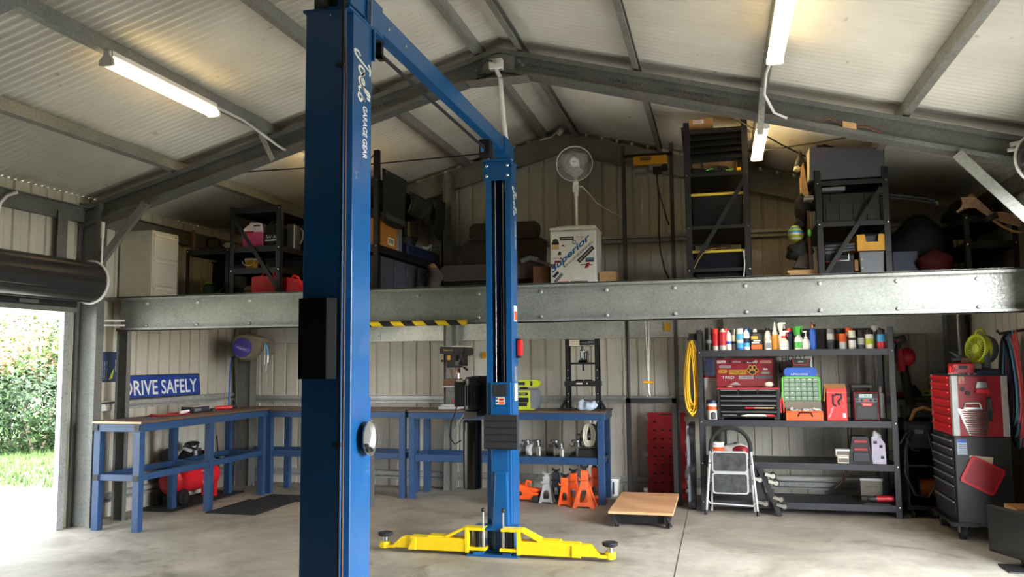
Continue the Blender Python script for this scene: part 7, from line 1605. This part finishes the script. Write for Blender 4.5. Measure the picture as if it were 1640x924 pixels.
# pedestal fan
t=thing('pedestal_fan','white pedestal fan standing on top of the bar fridge','fan',(-1.475,8.75,FZ))
b=MB(); b.bar((-1.60,8.75,FZ+.012),(-1.36,8.75,FZ+.012),.03,.018); b.bar((-1.48,8.62,FZ+.012),(-1.48,8.88,FZ+.012),.03,.018); P(t,'foot',b,'black')
b=MB(); b.cyl((-1.472,8.75,FZ+.02),(-1.475,8.75,3.40),.014,.017,n=14); P(t,'pole',b,'white')
b=MB(); b.cyl((-1.475,8.75,3.40),(-1.477,8.75,3.56),.026,.03,n=16); b.box(-1.51,8.72,3.44,-1.44,8.735,3.52); b.cyl((-1.478,8.75,3.56),(-1.48,8.77,3.70),.02,n=12); P(t,'control_stem',b,'white')
hc=Vector((-1.48,8.70,3.755)); ax=Vector((.12,-.98,.08)).normalized(); e1=ax.cross(Vector((0,0,1))).normalized(); e2=e1.cross(ax)
b=MB(); b.lathe([(.0,-.13),(.05,-.13),(.065,-.08),(.06,-.03),(0,-.03)],hc,ax,20); P(t,'motor_housing',b,'white')
b=MB()
for k in range(3):
    a0=2*PI*k/3+.5; L_=[]
    for i in range(9):
        for j in range(5):
            rr=.04+.125*j/4; sp_=(i/8-.5)*(.9+.9*math.sin(PI*min(1,(rr-.03)/.15)))
            if j==4: rr-=.03*abs(i/8-.5)*2
            a=a0+sp_; L_.append(hc+ax*(.01+.03*(i/8-.5))+e1*(rr*math.cos(a))+e2*(rr*math.sin(a)))
    b.add(L_,[(i*5+j,i*5+j+1,(i+1)*5+j+1,(i+1)*5+j) for i in range(8) for j in range(4)],0,True)
P(t,'blade',b,'fan_clear')
b=MB(); b.lathe([(.05,.02),(.052,.05),(.045,.06),(0,.062)],hc,ax,24); hb_=P(t,'hub_badge',b,'white'); b=MB(); b.bar(hc+ax*.063-e1*.018,hc+ax*.063+e1*.018,.006,.002,up=ax); P(hb_,'mark',b,'grey_plastic')
b=MB()
for rr,dd in ((.20,.0),(.198,-.012),(.10,.045),(.055,.055)): b.tube([hc+ax*dd+e1*(rr*math.cos(a))+e2*(rr*math.sin(a)) for a in [2*PI*i/40 for i in range(40)]],.004 if rr>.15 else .0016,6,closed=True)
for k in range(60):
    a=2*PI*k/60; d=e1*math.cos(a)+e2*math.sin(a); b.tube([hc+ax*.055+d*.05,hc+ax*.045+d*.12,hc+ax*.0+d*.2,hc-ax*.07+d*.12,hc-ax*.09+d*.05],.0011,3)
P(t,'guard',b,'white')
b=MB(); b.tube([(-1.44,8.73,3.50),(-1.40,8.73,3.50),(-1.33,8.8,3.42),(-1.27,8.9,3.34),(-1.20,9.0,3.30),(-1.10,9.1,3.25),(-1.03,9.18,3.22)],.004); P(t,'cord',b,'white')
b=MB(); b.box(-1.205,8.56,ZM,-1.03,8.8,2.53); S('small_carton',b,'cardboard_pale','small pale carton on the mezzanine right of the fridge','carton',bev=.003)
b=MB(); b.box(-1.0,8.7,ZM,-.3,9.1,2.37); S('timber_sheet',b,'ply','stack of timber offcuts lying behind the mezzanine edge by the rails','timber')

# ---------------------------------------------------------------- mezzanine, rack with cardboard boxes
before_=set(bpy.data.objects)
r4=rack('tall black rack of tubs with yellow lids right of the hoist rails',-.285,.345,8.3,9.5,ZM,1.72,[3.47,2.915,2.47],'charcoal_dark',brace=((-.24,8.292,2.46),(.30,8.292,3.38)),holes=False,pw=.06,lip=.035)
t=thing('louvred_panel','dark louvred panel standing across the top of the yellow lid rack','panel',(.03,8.35,3.60))
for k in range(5):
    b=MB(); z=3.62+k*.068; b.hexa([(-.22,8.30,z),(.29,8.30,z),(.29,8.32,z),(-.22,8.32,z),(-.22,8.34,z+.06),(.29,8.34,z+.06),(.29,8.36,z+.06),(-.22,8.36,z+.06)]); P(t,'slat',b,'charcoal_dark')
b=MB(); b.box(-.22,8.37,3.60,.29,8.39,3.95); P(t,'back_board',b,'charcoal_dark')
for xx in (-.225,.275): b=MB(); b.box(xx,8.35,3.472,xx+.02,8.40,3.95); P(t,'stile',b,'charcoal_dark')
t=thing('parcel_box','brown cardboard box with white label on top of the louvred panel','cardboard box',(-.11,8.5,3.952)); b=MB(); b.box(-.235,8.40,3.952,.015,8.62,4.085); P(t,'box',b,'cardboard',bev=.003); b=MB(); b.box(-.185,8.398,4.03,-.08,8.4,4.068); l_=P(t,'label',b,'paint_white'); 
for k in range(3): b=MB(); b.box(-.18,8.3965,4.036+k*.01,-.10,8.398,4.04+k*.01); P(l_,'print',b,'red_dark')
b=MB(); b.box(-.30,8.45,3.80,-.255,8.60,4.02); 
for v in b.v: v.x-=.05*(v.z-3.8)
S('blue_folder',b,'slate','dull blue folder standing at the left top of the yellow lid rack','folder',bev=.004)
b=MB(); b.hexa([(.16,8.45,3.952),(.40,8.45,3.90),(.40,8.65,3.90),(.16,8.65,3.952),(.25,8.45,3.99),(.33,8.45,3.985),(.33,8.65,3.985),(.25,8.65,3.99)]); S('folded_cover',b,'taupe','folded drab cover at the top right of the yellow lid rack','cover',bev=.005)
b=MB(); b.box(-.235,8.44,3.472,-.10,8.62,3.60); b.box(-.10,8.42,3.472,.235,8.62,3.615); S('open_carton',b,'cardboard','long opened brown carton on the upper shelf of the yellow lid rack','cardboard box',bev=.004)
b=MB(); b.box(.236,8.5,3.53,.30,8.56,3.555); S('spirit_level',b,'yellow','yellow bar end sticking out beside the opened carton','bar')
b=MB(); b.hexa([(-.22,8.32,3.472),(.12,8.32,3.472),(.12,8.41,3.472),(-.22,8.41,3.472),(-.2,8.34,3.54),(.08,8.34,3.50),(.08,8.4,3.50),(-.2,8.4,3.54)]); S('laptop_bag',b,'black','flat black bag in front of the opened carton','bag',bev=.008)
b=MB()
for k in range(5): b.tube([(.04+.02*k+.035*math.cos(a),8.34+.008*k,3.51+.028*math.sin(a)) for a in [2*PI*i/12 for i in range(12)]],.007,6,closed=True)
S('cable_bundle',b,'black','small bundle of black cables on the front bag','cable')
b=MB(); b.tube([(-.07,8.315,3.50),(-.02,8.31,3.512),(.0,8.31,3.51)],.006); b.tube([(.13,8.32,3.49),(.2,8.33,3.50)],.006); S('green_strap',b,'lime_green','thin lime strap lying across the front bag','strap')
def tub(z0,z1,label,m='tub_black'):
    t=thing('storage_tub',label,'tub',(.03,8.85,z0),'black tubs with yellow lids'); b=MB(); b.hexa([(-.21,8.36,z0),(.27,8.36,z0),(.27,9.2,z0),(-.21,9.2,z0),(-.225,8.345,z1),(.285,8.345,z1),(.285,9.22,z1),(-.225,9.22,z1)]); P(t,'tub',b,m,bev=.01)
    b=MB(); b.box(-.24,8.33,z1,.30,9.235,z1+.028); P(t,'lid',b,'yellow_dull',bev=.006)
    for zz in (z0+(z1-z0)*.35,z0+(z1-z0)*.7): b=MB(); b.box(-.215,8.338,zz,.275,8.352,zz+.012); P(t,'rib',b,m)
tub(2.917,3.235,'black storage tub with pale yellow lid on the middle shelf'); tub(2.472,2.635,'black storage tub with yellow lid on the lower shelf')
b=MB(); b.box(-.2,8.36,ZM,.28,9.2,2.43); S('storage_tub',b,'tub_black','black lidless tub on the floor of the yellow lid rack','tub',bev=.015)
b=MB(); b.tube([(-.215,8.285,2.475),(-.17,8.28,2.56),(-.12,8.28,2.63),(-.02,8.285,2.672),(.10,8.29,2.675)],.006); S('orange_cord',b,'tan','tan cord draped over the lower yellow lid','cord')
b=MB(); b.tube([(.27,8.29,2.64),(.275,8.285,2.5),(.26,8.285,2.35)],.006); S('white_cord',b,'pvc','white cord hanging below the lower yellow lid','cord')
# this rack stands 0.38 m nearer and a little lower under the sloping roof
for o in [o for o in bpy.data.objects if o not in before_]:
    w_=wloc(o)
    if o.type=='MESH':
        for v in o.data.vertices:
            q=v.co+w_; v.co=Vector((q.x*.952,q.y-.38,ZM+(q.z-ZM)*.925))
            o['w0']=0
fin_=[o for o in bpy.data.objects if o not in before_]
old_={o:wloc(o) for o in fin_}
for o in fin_:
    if o.parent is None: l=o.location.copy(); o.location=(l.x*.952,l.y-.38,ZM+(l.z-ZM)*.925)
for o in fin_:
    if o.type=='MESH':
        w_=wloc(o)
        for v in o.data.vertices: v.co-=w_
        del o['w0']
# ---------------------------------------------------------------- mezzanine, right rack with grey box
r5=rack('black rack carrying the large grey box on the right of the mezzanine',.925,1.565,8.0,9.4,ZM,1.055,[3.25,2.86,2.335],'charcoal_dark',brace=((.97,7.992,2.34),(1.50,7.992,3.16)),holes=False,pw=.055,lip=.045)
t=thing('large_box','large dark grey box lying on top of the right rack','box',(1.22,8.3,3.355)); b=MB(); b.hexa([(.885,8.02,3.268),(1.535,8.02,3.268),(1.535,8.62,3.268),(.885,8.62,3.268),(.895,8.0,3.585),(1.545,8.0,3.53),(1.545,8.62,3.53),(.895,8.62,3.585)]); P(t,'box',b,'grey_box',bev=.006)
b=MB(); b.add([(.884,8.05,3.29),(.884,8.6,3.29),(.893,8.6,3.585),(.893,8.05,3.585)],[(0,3,2,1)]); P(t,'pale_side',b,'ivory')
b=MB(); b.tube([(.95,8.3,3.60),(1.0,8.25,3.65),(1.06,8.25,3.65),(1.10,8.25,3.60)],.014); b.add([(1.04,8.2,3.66),(1.25,8.3,3.595),(1.1,8.4,3.60)],[(0,1,2)]); S('light_stand',b,'charcoal_dark','dark folded stand lying on the large grey box','stand')
b=MB(); b.box(.99,8.05,3.252,1.20,8.3,3.262) if False else b.box(.99,8.01,3.16,1.19,8.3,3.19); S('paper_stack',b,'grey_plastic','pale grey folded board under the top of the right rack','board')
t=thing('tool_case','dark ribbed tool case on the middle shelf of the right rack','case',(1.24,8.3,2.862)); b=MB(); b.box(.99,8.06,2.862,1.50,8.5,3.14); P(t,'body',b,'charcoal_dark',bev=.01)
for k in range(4): b=MB(); b.box(1.02+.12*k,8.05,2.88,1.07+.12*k,8.06,3.05); P(t,'rib',b,'black')
for xx in (1.06,1.36): b=MB(); b.box(xx,8.045,3.06,xx+.07,8.06,3.12); P(t,'latch',b,'black')
t=thing('storage_crate','grey lidded tote under the yellow bin on the right rack','tote',(1.39,8.2,2.336)); b=MB(); b.hexa([(1.30,8.04,2.337),(1.50,8.04,2.337),(1.50,8.5,2.337),(1.30,8.5,2.337),(1.285,8.025,2.575),(1.51,8.025,2.575),(1.51,8.52,2.575),(1.285,8.52,2.575)]); P(t,'tote',b,'grey_plastic',bev=.01)
for zz in (2.42,2.5): b=MB(); b.cyl((1.31,8.028,zz),(1.31,8.024,zz),.008,n=10); P(t,'stud',b,'grey_paint')
t=thing('parts_bin','bright yellow open front bin on the grey tote','bin',(1.4,8.2,2.577)); b=MB(); b.prism([(1.275,2.577),(1.512,2.577),(1.515,2.73),(1.46,2.73),(1.45,2.66),(1.35,2.66),(1.34,2.73),(1.272,2.73)],1,8.01,8.02); b.box(1.272,8.02,2.577,1.285,8.5,2.73); b.box(1.503,8.02,2.577,1.515,8.5,2.73); b.box(1.272,8.49,2.577,1.515,8.5,2.73); b.box(1.272,8.01,2.577,1.515,8.5,2.59); P(t,'bin',b,'mustard',bev=.005)
b=MB(); b.box(1.30,8.06,2.60,1.49,8.45,2.75); S('bin_contents',b,'charcoal','dark contents filling the yellow bin','contents',bev=.03)
t=thing('storage_crate','black crate with red handle rail at the lower left of the right rack','crate',(1.1,8.2,2.336)); b=MB(); b.box(.995,8.06,2.337,1.25,8.5,2.56); P(t,'crate',b,'tub_black',bev=.01); b=MB(); b.bar((1.0,8.05,2.49),(1.12,8.05,2.50),.012,.012); P(t,'handle',b,'red_dark'); b=MB(); b.tube([(1.12,8.05,2.50),(1.20,8.05,2.50),(1.20,8.05,2.56)],.005); P(t,'wire',b,'steel')
b=MB(); 
for k in range(3): b.bar((1.0,8.08,2.58+k*.03),(1.26,8.08,2.60+k*.025),.05,.02)
S('timber_rail',b,'slate','grey rails lying on the black crate','rails')
b=MB(); b.box(1.25,8.05,2.40,1.28,8.12,2.50); S('small_carton',b,'tan','small tan carton between crate and grey tote','carton')
# clutter at the left end of the right rack
def bundle(c,r,m,label,seed,name='cloth_bundle',cat='cloth',amp=.18):
    rn=random.Random(seed); b=MB(); b.ell(c,r,nu=18,nv=12)
    for v in b.v:
        d=(v-Vector(c)); k=1+amp*math.sin(6*d.x/r[0]*.7+seed)*math.cos(5*d.z/r[2]*.7+seed*2)+rn.uniform(-.03,.03); v.xyz=Vector(c)+d*k
    return S(name,b,m,label,cat)
bundle((.83,8.3,3.03),(.07,.12,.16),'dark_cloth','dark jacket bundle hanging on the left side of the right rack',1)
bundle((.80,8.28,2.86),(.055,.09,.09),'dark_cloth','small black bag hanging below the dark jacket',6,'bag','bag')
b=MB(); b.ell((.76,8.25,2.80),(.075,.08,.085),0,18,12); b.m=[(1 if int((sum(b.v[i].z for i in f_)/len(f_))*60)%3==0 else (2 if int((sum(b.v[i].z for i in f_)/len(f_))*60)%3==1 else 0)) for f_ in b.f]; S('helmet',b,['pvc','sky_blue','lime'],'white helmet with blue and lime stripes at the left of the right rack','helmet')
bundle((.78,8.25,2.62),(.13,.12,.10),'dark_cloth','black cloth heap at the left foot of the right rack',3)
b=MB(); b.hexa([(.72,8.15,2.46),(.90,8.15,2.44),(.90,8.3,2.44),(.72,8.3,2.46),(.79,8.15,2.60),(.90,8.15,2.57),(.90,8.3,2.57),(.79,8.3,2.60)]); S('paper_sheets',b,'seat_cloth','pale crumpled paper below the black cloth heap','paper')
b=MB(); b.box(.68,8.1,2.37,.92,8.5,2.40); b.box(.66,8.1,2.402,.92,8.5,2.43); S('flat_cardboard',b,'cardboard_pale','flattened cardboard sheets stacked left of the right rack','cardboard')
b=MB(); b.box(.62,8.1,ZM,.92,8.55,2.37); S('cardboard_box',b,'cardboard','low cardboard box at the left foot of the right rack','cardboard box',bev=.004)
b=MB(); b.prism([(.83,3.15),(.90,3.13),(.88,3.30),(.855,3.5),(.83,3.45)],1,8.25,8.42); S('paper_roll',b,'cardboard_pale','orange brown cardboard hanging at the top left of the right rack','cardboard',bev=.005)
bundle((.84,8.35,3.5),(.05,.08,.12),'charcoal_dark','dark fabric roll beside the large grey box',8,'fabric_roll','fabric')
bundle((.80,8.3,3.45),(.035,.04,.03),'ivory','small cream glove at the upper left of the right rack',9,'glove','glove')
b=MB(); b.box(.84,8.1,3.10,.92,8.3,3.12); b.box(.84,8.1,3.125,.92,8.3,3.14); S('book',b,'grey_paint','pale folded papers sticking out left of the right rack','papers')
b=MB(); b.box(.86,8.12,2.43,.88,8.3,3.0); S('folder',b,'brown','brown folder edge at the left of the right rack','folder')
b=MB(); b.ell((.87,8.10,2.78),(.02,.03,.035)); S('green_tag',b,'lime_green','small bright green tag at the left of the right rack','tag')
# far right dark corner
for k,(z,l) in enumerate(((3.10,'lower pale tube pointing right from the right rack'),(3.125,'upper pale tube pointing right from the right rack'))):
    b=MB(); b.tube([(1.38,8.3,z+.054),(1.58,8.3,z+.02),(1.80,8.25,z-.02),(1.99,8.2,z-.075)],.012); S('tent_pole',b,'slate',l,'pole')
r6=rack('black rack under the coil of rope at the right end of the mezzanine',2.17,2.60,8.0,9.2,ZM,.58,[2.86,2.62,2.335],'charcoal_dark',holes=False)
b=MB()
for k in range(5):
    o=.022*k; b.tube([(2.13+.02*k,8.02,2.90+o*.3),(2.17,7.96+.01*k,2.93+o),(2.26,7.95,2.925+o*.9),(2.34,7.95,2.86+o*.6),(2.39,7.95,2.82+o*.4),(2.46,7.95,2.79+o*.8),(2.54,7.96,2.76+o*.9),(2.62,7.98,2.74+o*1.2)],.012,8)
b.tube([(2.39,7.95,2.80),(2.46,7.94,2.74),(2.54,7.94,2.69),(2.62,7.96,2.68)],.012,8)
S('rope_coil',b,'rope','tan rope bound in a long coil on the far right rack','rope')
b=MB(); b.tube([(2.37,7.94,2.84),(2.385,7.935,2.80)],[.06,.055]); S('rope_tie',b,'charcoal','dark tie wrapped round the tan rope','tie')
bundle((1.99,8.25,2.45),(.15,.12,.13),G('red_bag',(84,20,28),.85,0,.2),'dark red bag on the mezzanine left of the rope rack',12,'bag','bag',.16)
bundle((1.95,8.75,2.62),(.3,.35,.35),'shade_heap','large added dark green tarp heap behind the dark red bag',14,'tarp','tarp',.1)  # dark heap added for the shade under the low roof
bundle((2.36,8.6,2.98),(.2,.3,.13),'dark_cloth','dark cover heaped on the rope rack',15,'cover','cover')
t=thing('mallet','wooden headed mallet standing behind the rope','mallet',(2.27,8.1,2.95)); b=MB(); b.tube([(2.16,8.1,2.90),(2.24,8.1,3.0)],.018); P(t,'handle',b,'slate'); b=MB(); b.ell((2.275,8.1,3.04),(.03,.03,.03)); P(t,'head',b,'rope')
b=MB(); b.box(1.62,8.3,ZM,1.85,8.8,2.60); S('storage_tub',b,'navy','navy tub on the mezzanine floor between right rack and red bag','tub',bev=.01)

b=MB(); b.box(1.02,6.83,3.43,1.12,6.86,3.475); 
for v in b.v: v.z-=.27*(v.x-1.07)
S('timber_offcut',b,'cardboard_pale','small pale timber offcut resting on the rafter lip','offcut')
b=MB(); b.tube([(.85,6.86,3.50),(.92,6.84,3.525),(1.0,6.85,3.475)],.008); b.tube([(1.12,6.85,3.44),(1.2,6.84,3.43),(1.32,6.86,3.37)],.008); S('power_cable',b,'brown','thin dark cable lying along the rafter beside the offcut','cable')

def filler_tub(x0,y0,z0,x1,y1,z1,label):  # black tubs added to make the rack insides look dark
    t=thing('storage_tub',label,'tub',((x0+x1)/2,(y0+y1)/2,z0)); b=MB(); b.box(x0,y0,z0,x1,y1,z1-.02); P(t,'tub',b,'tub_black',bev=.012); b=MB(); b.box(x0-.008,y0-.008,z1-.02,x1+.008,y1+.008,z1); P(t,'lid',b,'black',bev=.004)
filler_tub(-5.76,8.35,2.337,-5.29,8.72,2.79,'added black tub darkening the low rack behind the green watering can')
filler_tub(-4.97,8.45,2.337,-4.50,9.25,2.54,'added black tub darkening the back of the oil rack bottom shelf')
filler_tub(-4.97,8.2,2.602,-4.50,9.25,2.78,'added black tub darkening the back of the oil rack behind the yellow pail')
filler_tub(-4.97,8.55,2.834,-4.50,9.25,3.10,'added black tub darkening the back of the oil rack top shelf')
